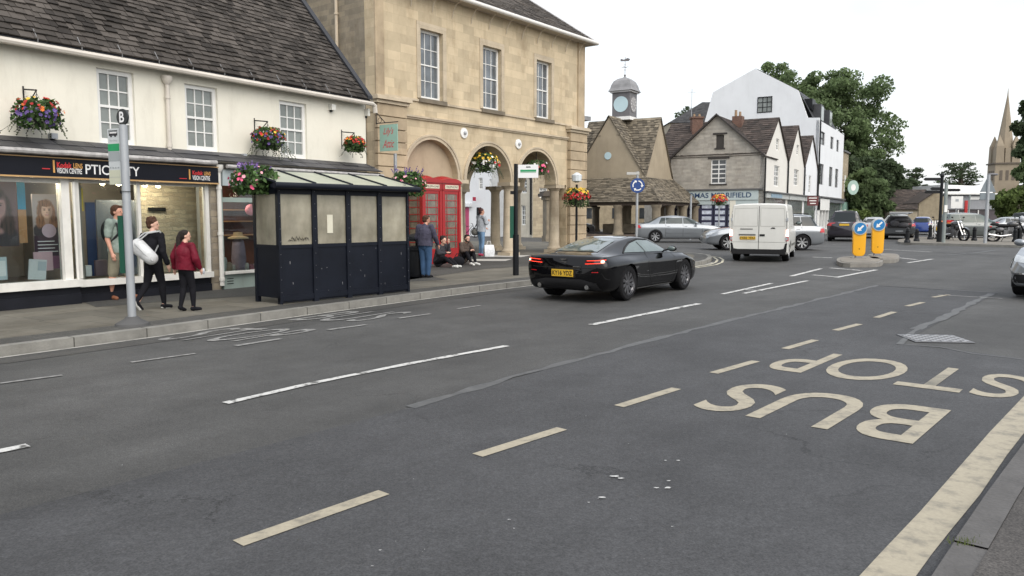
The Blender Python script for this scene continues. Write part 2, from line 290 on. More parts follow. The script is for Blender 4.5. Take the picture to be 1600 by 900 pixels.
def sheet(pts,z,name,mat,holes=()):
    P=[Vector((p[0],p[1],z)) for p in pts]; mb=MB(); mb.add(P,tessellate_polygon([P])); o=struct(mb,name,mat)
    if o.data.polygons[0].normal.z<0: o.data.flip_normals()
    return o
def strip(path,o0,o1,z,mb=None,z2=None,rag=0,rs=1,cuts=0):
    """flat ribbon along a world path, from offset o0 to o1 (positive = left)"""
    mb=mb or MB(); P=[Vector((p[0],p[1],0)) for p in path]; rg=random.Random(rs)
    if cuts:
        Q=[]
        for a,b in zip(P,P[1:]):
            k=max(1,int((b-a).length/cuts)); Q+=[a.lerp(b,i/k) for i in range(k)]
        P=Q+[P[-1]]
    L=[];Rr=[]
    for i,p in enumerate(P):
        d=(P[min(i+1,len(P)-1)]-P[max(i-1,0)]).normalized(); nn=Vector((-d.y,d.x,0))
        L.append(p+nn*(o0+rg.uniform(-rag,rag))+Vector((0,0,z))); Rr.append(p+nn*(o1+rg.uniform(-rag,rag))+Vector((0,0,z if z2 is None else z2)))
    n=len(P); mb.add(L+Rr,[(i,i+1,i+1+n,i+n) for i in range(n-1)]); return mb
g=MB(); g.add([(-1500,-300,0),(1500,-300,0),(1500,2500,0),(-1500,2500,0)],[(0,1,2,3)]); struct(g,'road',ASPH)
# bus bay of darker asphalt
bay=[(-7,2.2),gp(-100,840),gp(0,805),gp(250,740),gp(650,635),gp(970,545),gp(1185,490),gp(1370,447),gp(1560,458),gp(1480,497),gp(1405,538),gp(1500,548),gp(1640,566),(9.5,8.6),(4.5,2.6),(1.8,-1),(-7,-3)]
sheet(bay,.004,'bus_bay_surface',ASPB)
def pix(l): return [gp(u,v) for u,v in l]
def mark(path,w,mat,name='lane_line',z=.0085,rag=0,rs=1):
    return struct(strip(path,-w/2,w/2,z,rag=rag,rs=rs,cuts=.25 if rag else 0),name,mat)
mark(pix([(640,637),(800,590),(970,545),(1080,516),(1185,491),(1280,468),(1372,446)]),.10,SEAM,'road_joint',.0065,.035,3)
mark(pix([(1370,446),(1450,451),(1560,458)]),.08,SEAM,'road_joint',.0070,.02,4); mark(pix([(1548,459),(1500,484),(1460,503),(1432,515)]),.12,SEAM,'road_joint',.0075,.035,5)
mark(pix([(1432,515),(1412,532),(1405,539)]),.06,SEAM,'road_joint',.0075,.02,6); mark(pix([(1402,538),(1470,543),(1520,553),(1640,567)]),.04,SEAM,'road_joint',.0068,.01,6)
for i,q in enumerate([((372,851),(600,771)),((746,713),(878,671)),((967,636),(1057,608)),((1115,584),(1181,565)),((1226,546),(1274,532)),((1305,517),(1343,507)),((1369,497),(1397,488)),((1417,479),(1442,473)),((1458,465),(1482,461))]):
    mark(pix(q),.10,YEL,'bay_dash')
mark(pix([(1466,461),(1566,467)]),.07,WHTF,'bay_end_line')
# broad cream line along the kerb
Lk=pix([(1290,960),(1345,900),(1380,862),(1437,802),(1493,738),(1546,677),(1600,620),(1680,540)]); Rk=pix([(1392,960),(1433,900),(1456,868),(1486,830),(1531,775),(1573,713),(1600,678),(1690,565)])
struct(MB().add([(*p,.0085) for p in Lk+Rk],[(i,i+1,i+9,i+8) for i in range(7)]),'kerbside_line',YEL)
mark(pix([(352,631),(500,597),(640,569),(792,541)]),.09,WHT,'centre_line',rag=.008); mark(pix([(924,508),(1010,491),(1092,475)]),.12,WHT,'centre_line',rag=.008)
mark(pix([(-120,731),(44,697)]),.10,WHT,'centre_line',rag=.006); mark(pix([(1129,460),(1206,443)]),.10,WHT,'lane_line'); mark(pix([(1162,459),(1262,439)]),.10,WHT,'lane_line')
mark(pix([(1162,453),(1192,455)]),.07,WHT,'lane_line')
mark(pix([(1236,432),(1283,420)]),.12,WHT); mark(pix([(1306,434),(1369,422)]),.13,WHT); mark(pix([(1297,419),(1346,423)]),.16,WHT); mark(pix([(1270,430),(1307,433)]),.14,WHT)
mark(pix([(1418,411),(1457,405)]),.13,WHT); mark(pix([(1380,390),(1455,394)]),.14,WHT); mark(pix([(1404,403),(1432,406)]),.14,WHT); mark(pix([(1270,402),(1300,403)]),.2,WHT); mark(pix([(1316,402.5),(1330,403)]),.2,WHT)
mark(pix([(1464,394),(1580,400)]),.12,SEAM); mark(pix([(1480,399),(1520,396),(1556,391)]),.2,SEAM); mark(pix([(1555,384.5),(1600,387)]),.14,WHT); mark(pix([(1200,373),(1230,376)]),.12,WHTF)
mark(pix([(368,541),(439,530)]),.09,WHTF,rag=.01); mark(pix([(512,516),(572,508)]),.09,WHTF,rag=.01); mark(pix([(622,498),(672,491)]),.08,WHTF,rag=.01)
mark(pix([(0,600),(97,587)]),.05,WHTF,rag=.012,rs=9); mark(pix([(205,567),(305,553)]),.05,WHTF,rag=.012,rs=8); mark(pix([(715,483),(750,478)]),.07,WHTF)
def roadtext(word,q,mat,bold):
    P=[Vector((*gp(*p),.0085)) for p in q]   # base start, base end, top start, top end
    o=txt(word,0,0,0,0,0,mat,None,'road_lettering',bold=bold,conv=lambda s,t:(P[0].lerp(P[1],s)).lerp(P[2].lerp(P[3],s),t)+Vector((0,0,.0006*math.sin(s*977+t*631)))); o['kind']='structure'; return o
roadtext('BUS',[(1487,642),(1167,598),(1425,696),(1071,636)],YEL,.008)
roadtext('STOP',[(1613,591),(1261,548),(1583,626),(1187,576)],YEL,.004)
roadtext('STOP',[(238,532),(385,535),(360,513),(505,515)],WHTF,.0); roadtext('BUS',[(447,501),(560,503),(545,487),(650,488)],WHTF,.0)
# splashes of spilt white paint, gum spots
mb=MB(); rg=random.Random(5)
def blot(u,v,r,st=2.):
    r*=.75
    x,y=gp(u,v); n=11; vs=[(x,y,.0125)]+[(x+r*st*math.cos(2*PI*i/n)*rg.uniform(.4,1.2),y+r*math.sin(2*PI*i/n)*rg.uniform(.4,1.2),.0125) for i in range(n)]
    mb.add(vs,[(0,i+1,(i+1)%n+1) for i in range(n)])
for u,v,r in [(960,747,.02),(970,750,.016),(1060,722,.012),(1040,722,.009),(1026,765,.014),(1043,765,.018),(1045,754,.01),(940,780,.016),(920,788,.006),(594,863,.008),(582,888,.005),(1050,826,.005),(795,815,.007)]: blot(u,v,r)
for i in range(32): blot(rg.uniform(100,1550),rg.uniform(520,890),rg.uniform(.002,.006),1.3)
mb.build('road_stains',M('paint_spots',(.42,.42,.41),.6),None,kind='structure')
# manhole cover
mh=thing('manhole_cover','chequered steel manhole cover set in the bus bay beside the word STOP','manhole cover',(*gp(1460,530),.0)); mh.rotation_euler=(0,0,R(-6))
bx(-.36,.36,-.31,.31,.006,.013).build('frame',M('worn_iron',(.13,.13,.135),.45,metal=.5),mh)
mb=MB()
for i in range(11):
    for j in range(9):
        if (i+j)%2: mb.box(-.32+i*.06,-.265+i*.06,-.27+j*.06,-.215+j*.06,.0135,.019)
mb.build('tread_pattern',M('tread_steel',(.34,.34,.35),.35,metal=.6),mh)
# left pavement
KL=[(-9.0,5.6)]+pix([(0,558),(120,542),(240,526),(345,511),(450,496),(545,483),(640,470),(735,457.5),(830,446),(930,434.5),(1010,425.5),(1070,418),(1100,413.5),(1110,410),(1113,406),(1108,402.5),(1090,400),(1000,394),(905,388),(860,381),(740,379.5),(600,379.5),(300,381)])
SH=Frame(-5.89,15.1,33)
def inset(path,d):
    out=[]
    for i,p in enumerate(path):
        a=Vector(path[max(i-1,0)]);b=Vector(path[min(i+1,len(path)-1)]); t=(b-a).normalized(); out.append((p[0]-t.y*d,p[1]+t.x*d))
    return out
KI=inset(KL,.15); KJ=inset(KL,.62)
mb=strip(KL,0,0,.0,z2=.118); strip(KL,0,.15,.12,mb); strip(KL,0,0,.118,mb,z2=.12); struct(mb,'kerb',KERB)
mb=MB()   # kerb joints
for i in range(0,34):
    L=.6+i*.915
    acc=0
    for a,b in zip(KL,KL[1:]):
        a=Vector(a);b=Vector(b);d=(b-a).length
        if acc+d>L:
            p=a.lerp(b,(L-acc)/d); t=(b-a).normalized(); nn=Vector((-t.y,t.x)); q=[p-nn*.003,p-nn*.003+t*.012,p+nn*.153+t*.012,p+nn*.153]
            mb.prism([(x.x,x.y,.0) for x in q],(0,0,.1215)); break
        acc+=d
struct(mb,'kerb_joints',M('joint_dark',(.06,.058,.05),.9))
struct(strip(KL[:15],-.11,-.04,.008,cuts=.5),'edge_line',WHTF if 0 else worn('edge_paint',(.36,.35,.32),(.12,.12,.11),.6,.1,6))
struct(strip(KL[:11],-.5,-.11,.004),'gutter_channel',ASPD)
struct(strip(KI,0,.47,.12),'footway_edging',TARM)
def shp(p,z=.12): s,t=SH.loc(p); return (s,t)
pv=[shp(p) for p in KJ]+[(-30,20)]; mb=MB(); P=[Vector((p[0],p[1],.12)) for p in pv]; mb.add(P,tessellate_polygon([P])); o=struct(mb,'pavement',SLAB); o.location=SH.o; o.rotation_euler=(0,0,SH.rz)
if o.data.polygons[0].normal.z<0: o.data.flip_normals()
sheet([gp(128,471,.12),gp(330,449,.12),gp(420,444,.12),gp(640,425,.12),gp(700,437,.12),gp(640,440,.12),gp(400,462,.12),gp(250,472,.12),gp(150,480,.12)],.124,'tarmac_strip',TARM)
sheet([gp(600,443,.12),gp(760,420,.12),gp(880,412,.12),gp(850,398,.12),gp(760,400,.12),gp(600,412,.12)],.124,'tarmac_strip',TARM)
mb=MB()
for q in [[(740,405),(800,405),(790,408),(730,408)],[(760,398),(830,399),(815,402),(750,401)],[(690,401),(735,402),(730,404),(680,403)],[(835,404),(905,405),(895,408),(825,407)],[(700,395),(750,396),(740,398),(690,397)]]:
    mb.add([(*gp(u,v,.12),.127) for u,v in q],[(0,1,2,3)])
struct(mb,'pale_paving',M('pale_flags',(.42,.41,.38),.7))
for k,(o0,o1) in enumerate(((-.22,-.14),(-.42,-.34))): struct(strip(KL[9:19],o0,o1,.009,cuts=.4),'double_line',worn('yellowish_paint%d'%k,(.50,.47,.36),(.12,.12,.1),.6,.1,6))
# right foreground kerb and footway
kr=[(1380,1030),(1490,861),(1542,783),(1600,703),(1700,570)]
RK=pix(kr[1:]); lo=pix(kr[:2])
mb=strip(RK,0,0,0,z2=.05); strip(RK,0,-.14,.055,mb); strip(RK,0,0,.05,mb,z2=.055); struct(mb,'kerb',M('kerb_dark',(.085,.082,.08),.85,var=.2,vs=5,bump=.4))
struct(strip([lo[0],lo[1]],0,-.14,.046),'dropped_kerb',MATS['kerb_dark'])
d=(Vector(RK[-1])-Vector(RK[0])).normalized(); A=Vector(lo[0]); 
q=[A-d*2]+[Vector(p) for p in RK]+[Vector(RK[-1])+d*6]; nn=Vector((-d.y,d.x)); sheet([(p-nn*.14)[:] for p in q]+[(q[-1]-nn*9)[:],(q[0]-nn*9)[:]],.05,'pavement',asphalt('old_footway',(.067,.062,.058),crack=.8,spk=.45))
mb=MB(); c=Vector(gp(1507,862))
for i in range(90):
    x,y=c.x+rg.gauss(0,.035),c.y+rg.gauss(0,.02); a=rg.uniform(0,6.3); h=rg.uniform(.008,.025); mb.add([(x,y,.045),(x+.006*math.cos(a),y+.006*math.sin(a),.045),(x+rg.uniform(-.01,.01),y,.05+h)],[(0,1,2)])
mb.build('moss',M('moss_green',(.10,.13,.03),.9),None,kind='stuff')
# far right kerb island / car park footway
FK=pix([(1402,381),(1408,378.5),(1440,379.5),(1500,381),(1570,383),(1700,387)])
far=FK+[(45,48),(48,60),(40,60)]+pix([(1500,371),(1440,371.5),(1404,377)]) 
sheet(pix([(1402,380.5),(1408,382),(1500,384.5),(1700,390),(1700,373),(1500,372.5),(1440,372.5),(1404,377)]),.12,'pavement',M('pale_tarmac',(.17,.155,.13),.9,var=.2))
e=pix([(1402,380.5),(1408,382),(1500,384.5),(1700,390)]); struct(strip(e,0,0,0,z2=.121),'kerb',MATS['kerb_stone'])
# market place paving under the buttercross and the row
sheet(pix([(880,372),(1130,372),(1310,366),(1300,352),(880,352)]),.03,'market_paving',M('market_flags',(.16,.15,.125),.85,var=.2))

# ---------------- shop row
shop=thing('shop_row','long cream rendered two storey shop building with dark stone slate roof beside the bus stop','shop building',SH.o,SH.rz)
fp=SH.fp; XE=4.72; XL=-9.0
y1=.35
wins=[((150,105),(214,238)),((288,130),(343,246)),((436,156),(481,263))]
WR=[]
for (a,b) in wins:
    x0,zt=fp(a[0],a[1],y1); x1,_=fp(b[0],b[1],y1); _,zb=fp(a[0],b[1],y1); WR.append((x0,x1,max(zb,2.86),zt))
holes=[rect(*w) for w in WR]
wall(rect(XL,XE,2.7,4.36),holes,y1,.3).build('upper_wall',CREAM,shop)
bx(XE-.02,XE,y1+.3,7,0,4.3).build('end_wall',RUB,shop)
for x0,x1,z0,z1 in WR: sash(shop,x0,x1,z0,z1,y1+.06,3,4,fr=.075)
mb=MB(); T=math.tan(R(49)); ez=4.40; ey=.12
mb.prism([(XL,ey,ez-.03),(XL,ey+6.5,ez-.03+6.5*T),(XL,ey+6.5,ez-.3+6.5*T),(XL,ey+.2,ez-.06)],(XE-XL-.04,0,0)); mb.build('roof_deck',FELT,shop)
tiles(MB(),(XL,ey,ez),(XE-.1,ey,ez),(XE-.1,ey+6.5,ez+6.5*T),(XL,ey+6.5,ez+6.5*T),row=.145,w=.17,th=.026,seed=3,jit=.3).build('roof',SLATE,shop)
mb=MB(); mb.prism([(XE-.16,ey-.02,ez),(XE-.16,ey+6.5,ez+6.5*T),(XE-.16,ey+6.5,ez+.12+6.5*T),(XE-.16,ey-.02,ez+.08)],(.16,0,0)); mb.build('verge',FELT,shop)
mb=MB(); mb.tube([(XL,.13,4.31),(XE+.02,.13,4.31),(XE+.1,.13,4.27),(XE+.12,.13,4.1)],.055,8); mb.build('gutter',PIPE,shop,True)
for i in range(20):
    x=XL+.4+i*.7
    if x<XE: MB().box(x,x+.012,ey-.02,ey+.0,ez-.1,ez+.03).prism([(x,ey+.02,ez+.04),(x,ey+.12,ez+.04+.12*T),(x,ey+.12,ez+.055+.12*T),(x,ey+.02,ez+.055)],(.015,0,0)).build('gutter_strap',M('strap_zinc',(.17,.17,.17),.6),shop)
# downpipe with hopper
def dpipe(par,f,u,vt,vb,y,r=.04,hop=True,mat=None):
    x,zt=f.fp(u,vt,y); _,zb=f.fp(u,vb,y); mb=MB().tube([(x,y,zt),(x,y,zb)],r,10)
    for i in range(int((zt-zb)/.9)+1): mb.tube([(x,y,zb+.1+i*.9),(x,y,zb+.16+i*.9)],r*1.3,10)
    if hop: mb.add(*(lambda b:(b.v,b.f))(MB().lathe([(.05,zt-.02),(.10,zt+.06),(.10,zt+.13),(.08,zt+.13)],(x,y,0),12)))
    return mb.build('downpipe',mat or PIPE,par,True)
dpipe(shop,SH,261,130,238,y1-.06)
# pent roof over the shopfronts
mb=MB(); tiles(mb,(XL,-.2,2.64),(XE,-.2,2.64),(XE,y1,2.86),(XL,y1,2.86),row=.2,w=.4,th=.015,seed=8); mb.build('pent_roof',M('lead_grey_slate',(.055,.055,.06),.6,var=.3,island=.4),shop)
rg=random.Random(2); mb=MB()
xg1,_=fp(341,262)
pts=[(XL+i*.25,-.23,2.60+rg.uniform(-.006,.006)) for i in range(int((xg1-XL)/.25)+1)]; mb.tube(pts,.045,8); mb.tube([(xg1+.05,-.2,2.55),(XE,-.2,2.55)],.04,8)
mb.build('pent_gutter',M('old_gutter',(.36,.35,.34),.6,var=.3,vs=9),shop,True)
bx(XL,XE,-.12,.0,2.50,2.62).build('soffit',M('dark_soffit',(.05,.045,.04),.7),shop)
NAVY=M('fascia_black',(.007,.008,.013),.4,var=.1,spec=.2)
fa=bx(XL,xg1-.1,-.13,-.02,2.21,2.53).build('fascia_sign',NAVY,shop)
mb=MB().box(XL,xg1-.1,-.15,-.131,2.195,2.22).box(XL,xg1-.1,-.15,-.131,2.515,2.53); mb.build('gilt_edges',GOLD,fa)
SIGNW=M('sign_white',(.75,.75,.75),.5,var=0); SRED=M('sign_red',(.55,.025,.03),.5,var=0); SAMB=M('sign_amber',(.60,.32,.09),.5,var=0)
def ft(body,u0,v0,u1,v1,mat,bold=.01,y=-.14,f=None,par=None,**k):
    f=f or SH; a=f.fp(u0,v1,y); b=f.fp(u0,v0,y); c=f.fp(u1,(v0+v1)/2,y)
    return txt(body,a[0],c[0],a[1],b[1],y,mat,par or fa,bold=bold,**k)
ft('Kodak',89,253,112,262,SRED,.03); ft('LENS',115,255,129,263,SAMB,.02); ft('VISION CENTRE',89,262,128,270.5,SIGNW,.012)
ft('PTICALITY',134,256.5,218,272,SIGNW,.012)
x,z=fp(84.5,260,-.14); bx(x-.015,x+.012,-.14,-.131,z-.10,z+.10).build('divider',SAMB,fa)
ft('Kodak',301,266.5,317,273,SRED,.03); ft('LENS',319,268,329,274,SAMB,.02); ft('VISION CENTRE',301,274,328,281,SIGNW,.012)
x,z=fp(296.5,272,-.14); bx(x-.014,x+.012,-.14,-.131,z-.10,z+.09).build('divider',SAMB,fa)
x,z=fp(66,263,-.14); bx(x,x+.12,-.14,-.131,z-.01,z+.005).build('divider',SRED,fa)
x,z=fp(292,279,-.14); bx(x-.15,x,-.14,-.131,z-.008,z+.004).build('divider',SRED,fa)
# stall riser, sill, posts
xa,_=fp(110,440); xb,_=fp(331,440); xc,_=fp(128,450,-.1); xd,_=fp(405,440)
PL=M('plinth_black',(.012,.013,.018),.5,var=.25,dirt=.3,spec=.2)
mb=MB().box(XL,xc-.02,-.08,.1,0,.41).box(XL,xc-.02,-.12,-.08,.0,.30).box(xc-.02,xb,.02,.2,0,.39).box(xc-.02,xb,-.01,.02,.0,.26).box(XL,xc-.02,-.14,-.12,.0,.08); mb.build('stall_riser',PL,shop)
WW=M('worn_white_paint',(.66,.65,.61),.55,var=.08,vs=5,dirt=.35)
bx(XL,xc,-.16,.14,.41,.53).build('sill',WW,shop); bx(xc,xb,-.08,.2,.39,.50).build('sill',WW,shop)
mb=MB()
for u in (104,): x,_=fp(u,350); mb.box(x-.08,x+.05,-.04,.12,.53,2.2)
x,_=fp(122,350); mb.box(x-.03,x+.03,-.02,.1,.53,2.2)
for u,w in ((219,.028),(326,.05)): x,_=fp(u,350); mb.box(x-w,x+w,.0,.1,.50,2.2)
mb.box(XL,xa,.02,.08,2.12,2.2).box(xa,xb,.04,.1,2.14,2.2); mb.build('shopfront_frame',WW,shop)
x,_=fp(115,350); MB().tube([(x,-.06,.53),(x,-.06,2.15)],.025,8).build('downpipe',WW,shop,True)
bx(xb,xg1-.02,-.0,.3,0,2.5).build('stone_pier',RUB,shop)
dpipe(shop,SH,341,268,447,-.06,.045,True,WW)
mb=MB(); mb.box(XL,xa-.1,.05,.058,.53,2.12); mb.box(xa+.02,xb-.04,.06,.068,.50,2.14); mb.build('shop_glass',glass('shop_glass',refl=.3),shop)
# interior
IN=M('shop_interior',(.22,.20,.18),.9); mb=MB(); mb.box(XL,xb,2.2,2.3,.1,2.5).box(XL,XE,.2,2.3,2.25,2.3); mb.build('interior_wall',IN,shop)
bx(XL,xb,.16,2.2,.40,.47).build('display_floor',M('display_floor',(.10,.09,.085),.6),shop)
bx(xa+.3,xa+.34,.16,2.2,.4,2.2).build('interior_partition',IN,shop)
xe,_=fp(150,350,.6);xf,_=fp(222,350,.9); x3,_=fp(322,350,.9)
bx(xf,x3,.9,1.0,.47,2.25).build('interior_stone_wall',RUBS,shop); bx(x3-.28,x3-.02,.7,.8,.47,2.2).build('grey_screen',GREYP,shop)
bx(fp(118,350,.3)[0],fp(129,350,.3)[0],.3,.7,.47,1.6).build('interior_stone_wall',RUBS,shop)
# shop things
def board(name,label,cat,u0,v0,u1,v1,y,mat,group=None,th=.02):
    x0,zt=fp(u0,v0,y); x1,_=fp(u1,v0,y); _,zb=fp(u0,v1,y); w=x1-x0
    t=thing(name,label,cat,SH.w(((x0+x1)/2,y,zb)),SH.rz,group); bx(-w/2,w/2,0,th,0,zt-zb).build('board',mat,t); return t,w,zt-zb
def disc(w_,h,x,z,y=-.003,n=28):
    mb=MB(); P=[(x+w_*math.cos(2*PI*i/n),y,z+h*math.sin(2*PI*i/n)) for i in range(n)]; mb.prism(P,(0,.002,0)); return mb
def portrait(t,w,h,cx,cz,s,hair,skin,top,bg=(.4,.34,.34),cloth=(.03,.02,.025)):
    """a printed photograph of a woman: soft procedural shapes on one flat sheet"""
    m=bpy.data.materials.new('printed_photo'); m.use_nodes=True; nt=m.node_tree; p=nt.nodes['Principled BSDF']; p.inputs['Roughness'].default_value=.45; N=nt.nodes.new; tc=N('ShaderNodeTexCoord')
    nz=N('ShaderNodeTexNoise'); nz.inputs['Scale'].default_value=3.2/s; nz.inputs['Detail'].default_value=5; lk(nt,tc.outputs['Object'],nz.inputs['Vector'])
    wv=N('ShaderNodeVectorMath'); wv.operation='MULTIPLY_ADD'; wv.inputs[1].default_value=(.22*s,0,.22*s); lk(nt,nz.outputs['Color'],wv.inputs[0]); lk(nt,tc.outputs['Object'],wv.inputs[2]); wp=wv.outputs[0]
    st=N('ShaderNodeTexNoise'); st.inputs['Scale'].default_value=1; st.inputs['Detail'].default_value=6; sm=N('ShaderNodeMapping'); sm.inputs['Scale'].default_value=(38/s*.3,1,5/s*.3); lk(nt,tc.outputs['Object'],sm.inputs[0]); lk(nt,sm.outputs[0],st.inputs['Vector'])
    cur=None
    def lay(x,z,rx,rz,c,soft=.12,warp=True,mod=0,rot=0):
        nonlocal cur
        o=.11*s if warp else 0
        mp=N('ShaderNodeMapping'); mp.vector_type='TEXTURE'; mp.inputs['Location'].default_value=(x+o,0,z+o); mp.inputs['Rotation'].default_value=(0,rot,0); mp.inputs['Scale'].default_value=(rx,1e3,rz); lk(nt,wp if warp else tc.outputs['Object'],mp.inputs[0])
        ln=N('ShaderNodeVectorMath'); ln.operation='LENGTH'; lk(nt,mp.outputs[0],ln.inputs[0]); mr=N('ShaderNodeMapRange'); mr.interpolation_type='SMOOTHSTEP'; mr.inputs['From Min'].default_value=1-soft; mr.inputs['From Max'].default_value=1+soft; mr.inputs['To Min'].default_value=1; mr.inputs['To Max'].default_value=0; lk(nt,ln.outputs['Value'],mr.inputs['Value'])
        mx=N('ShaderNodeMix'); mx.data_type='RGBA'; lk(nt,mr.outputs[0],mx.inputs[0])
        if cur is None: mx.inputs[6].default_value=(*bg,1)
        else: lk(nt,cur,mx.inputs[6])
        if mod:
            k=N('ShaderNodeMapRange'); k.inputs['From Min'].default_value=.3; k.inputs['From Max'].default_value=.7; k.inputs['To Min'].default_value=1-mod; k.inputs['To Max'].default_value=1+mod; lk(nt,st.outputs['Fac'],k.inputs['Value']); v=N('ShaderNodeVectorMath'); v.operation='SCALE'; v.inputs[0].default_value=c; lk(nt,k.outputs[0],v.inputs['Scale']); lk(nt,v.outputs[0],mx.inputs[7])
        else: mx.inputs[7].default_value=(*c,1)
        cur=mx.outputs[2]
    hc=tuple(hair); sc=tuple(skin); sh=tuple(q*.62 for q in sc); hi=tuple(min(.85,q*1.2) for q in sc)
    lay(cx,cz-1.35*s,.95*s,.62*s,cloth,.1,True,.3); lay(cx,cz-.78*s,.34*s,.34*s,sh,.25)
    lay(cx-.02*s,cz-.05*s,.60*s,.80*s,hc,.12,True,.7); lay(cx-.38*s,cz-.62*s,.30*s,.55*s,hc,.2,True,.8,.2); lay(cx+.40*s,cz-.60*s,.28*s,.55*s,hc,.2,True,.8,-.2)
    lay(cx,cz-.55*s,.17*s,.35*s,sh,.2,False); lay(cx+.02*s,cz,.34*s,.50*s,sc,.10,False); lay(cx-.06*s,cz-.02*s,.20*s,.36*s,hi,.5,False); lay(cx+.25*s,cz-.08*s,.12*s,.40*s,sh,.6,False,0,.1)
    for q in (-.13,.17): lay(cx+q*s,cz+.05*s,.07*s,.035*s,(.05,.03,.03),.5,False); lay(cx+q*s,cz+.13*s,.10*s,.02*s,(.13,.07,.05),.6,False)
    lay(cx+.03*s,cz-.12*s,.045*s,.05*s,sh,.6,False); lay(cx+.02*s,cz-.27*s,.12*s,.045*s,(.40,.10,.10),.4,False); lay(cx+.02*s,cz-.265*s,.08*s,.015*s,(.7,.62,.58),.5,False)
    lay(cx-.10*s,cz+.48*s,.42*s,.20*s,hc,.25,True,.7,.3); lk(nt,cur,p.inputs['Base Color'])
    bx(-w/2+.004,w/2-.004,-.003,-.001,.004,h-.004).build('printed_photo',m,t)
SKIN=(.60,.38,.29); HR1=(.05,.025,.018); HR2=(.22,.10,.05)
t,w,h=board('poster','large window poster of a dark haired face on the far left','poster',-75,278,24,388,.35,M('poster_pink',(.30,.16,.15),.6)); portrait(t,w,h,.12,h*.60,.40,HR1,(.62,.34,.32),None,bg=(.16,.09,.09))
t,w,h=board('poster','narrow blue and sand coloured beach poster beside the large face poster','poster',25,284,38,380,.4,M('poster_sand',(.42,.22,.10),.6)); bx(-w/2,w/2,-.004,-.001,h*.55,h).build('printed_sky',M('print_blue',(.03,.26,.42),.6),t)
t,w,h=board('poster','pale poster of a smiling fair haired woman with a lilac disc','poster',49,303,92,412,.4,M('poster_grey',(.40,.34,.34),.6)); portrait(t,w,h,0,h*.76,.25,HR2,SKIN,None)
bx(-w/2,w/2,-.010,-.001,0,h*.40).build('printed_band',M('print_plum',(.045,.02,.035),.6),t); disc(.115,.115,.02,h*.47,-.016).build('printed_disc',M('print_lilac',(.50,.38,.46),.6),t)
mb=MB()
for i in range(4): mb.box(-.17,.15-.05*(i%2),-.014,-.011,h*(.16+.05*i),h*(.172+.05*i))
mb.build('printed_lines',SIGNW,t); bx(-w/2+.2,w/2,-.013,-.001,-.1,h*.10).build('printed_block',M('print_mauve',(.22,.08,.15),.6),t)
t,w,h=board('display_card','pink card standing on the window sill below the smiling poster','card',52,394,82,424,.3,M('card_pink',(.55,.36,.40),.6))
t,w,h=board('display_card','pale blue card standing at the left edge of the window','card',-6,402,10,438,.25,M('card_blue',(.48,.56,.60),.6)); bx(-w/2+.02,w/2-.02,-.004,-.001,.06,h-.06).build('printed_block',SIGNW,t)
t,w,h=board('display_card','open white brochure leaning in the left window','brochure',42,406,70,438,.2,M('card_white',(.62,.63,.64),.6)); t.rotation_euler[1]=R(6); bx(.0,w/2-.01,-.005,-.001,h*.45,h-.03).build('printed_block',M('print_pale',(.42,.46,.5),.6),t)
t,w,h=board('poster','deep blue panel in the middle window behind the man in shorts','panel',133,316,148,432,.5,M('poster_blue',(.02,.045,.13),.6))
t,w,h=board('poster','grey collage poster of faces and bottles behind the man in shorts','poster',149,312,219,432,.6,M('poster_collage',(.17,.18,.21),.6,var=.5,vs=4)); portrait(t,w,h,.08,h*.58,.36,(.09,.10,.12),(.28,.28,.30),None,bg=(.17,.185,.21),cloth=(.08,.10,.15))
t,w,h=board('poster','yellow sign in the window just right of the white drainpipe','sign',122.5,294,129,330,.25,M('poster_yellow',(.50,.38,.05),.6))
t,w,h=board('display_box','mauve display box behind the man in shorts','box',149,407,168,431,.45,M('box_mauve',(.22,.16,.20),.6),th=.25)
t,w,h=board('display_box','small white tub near the stone pier in the middle window','tub',134,415,143,432,.3,M('card_white',(.6,.6,.6),.6),th=.1)
t,w,h=board('wall_sign','dark slate label on the stone wall inside the shop','label',232,324,259,330,.85,BLK)
lampm=M('lamp_glow',(1,.80,.50),.5,var=0,emis=9)
for i,(u,v,d) in enumerate([(26,281,.5),(51,282,.5),(185,288,.5),(226,290,.5),(247,291,.5),(160,287,1.3)]):
    lab=['leftmost lit spotlight in the shop window','lit spotlight above the smiling poster','lit spotlight just left of the bus stop pole','lit spotlight just right of the bus stop pole','rightmost lit spotlight in the shop window','dim spotlight deep inside the middle window'][i]
    x,z=fp(u,v,d); t=thing('spotlight',lab,'spotlight',SH.w((x,d,z)),SH.rz,'spotlights in the optician window'); MB().ell((0,0,0),(.045,.045,.03)).build('bulb',lampm,t,True); MB().lathe([(.02,.12),(.035,.05),(.055,.0),(.05,.0)],(0,0,0),12).build('housing',WHITE,t,True)
    ld=bpy.data.lights.new('spotlight_light','POINT'); ld.energy=9; ld.color=(1,.82,.6); ld.shadow_soft_size=.05; lo=bpy.data.objects.new('spotlight_light',ld); COL.objects.link(lo); lo.parent=t; lo.location=(0,-.05,-.08)
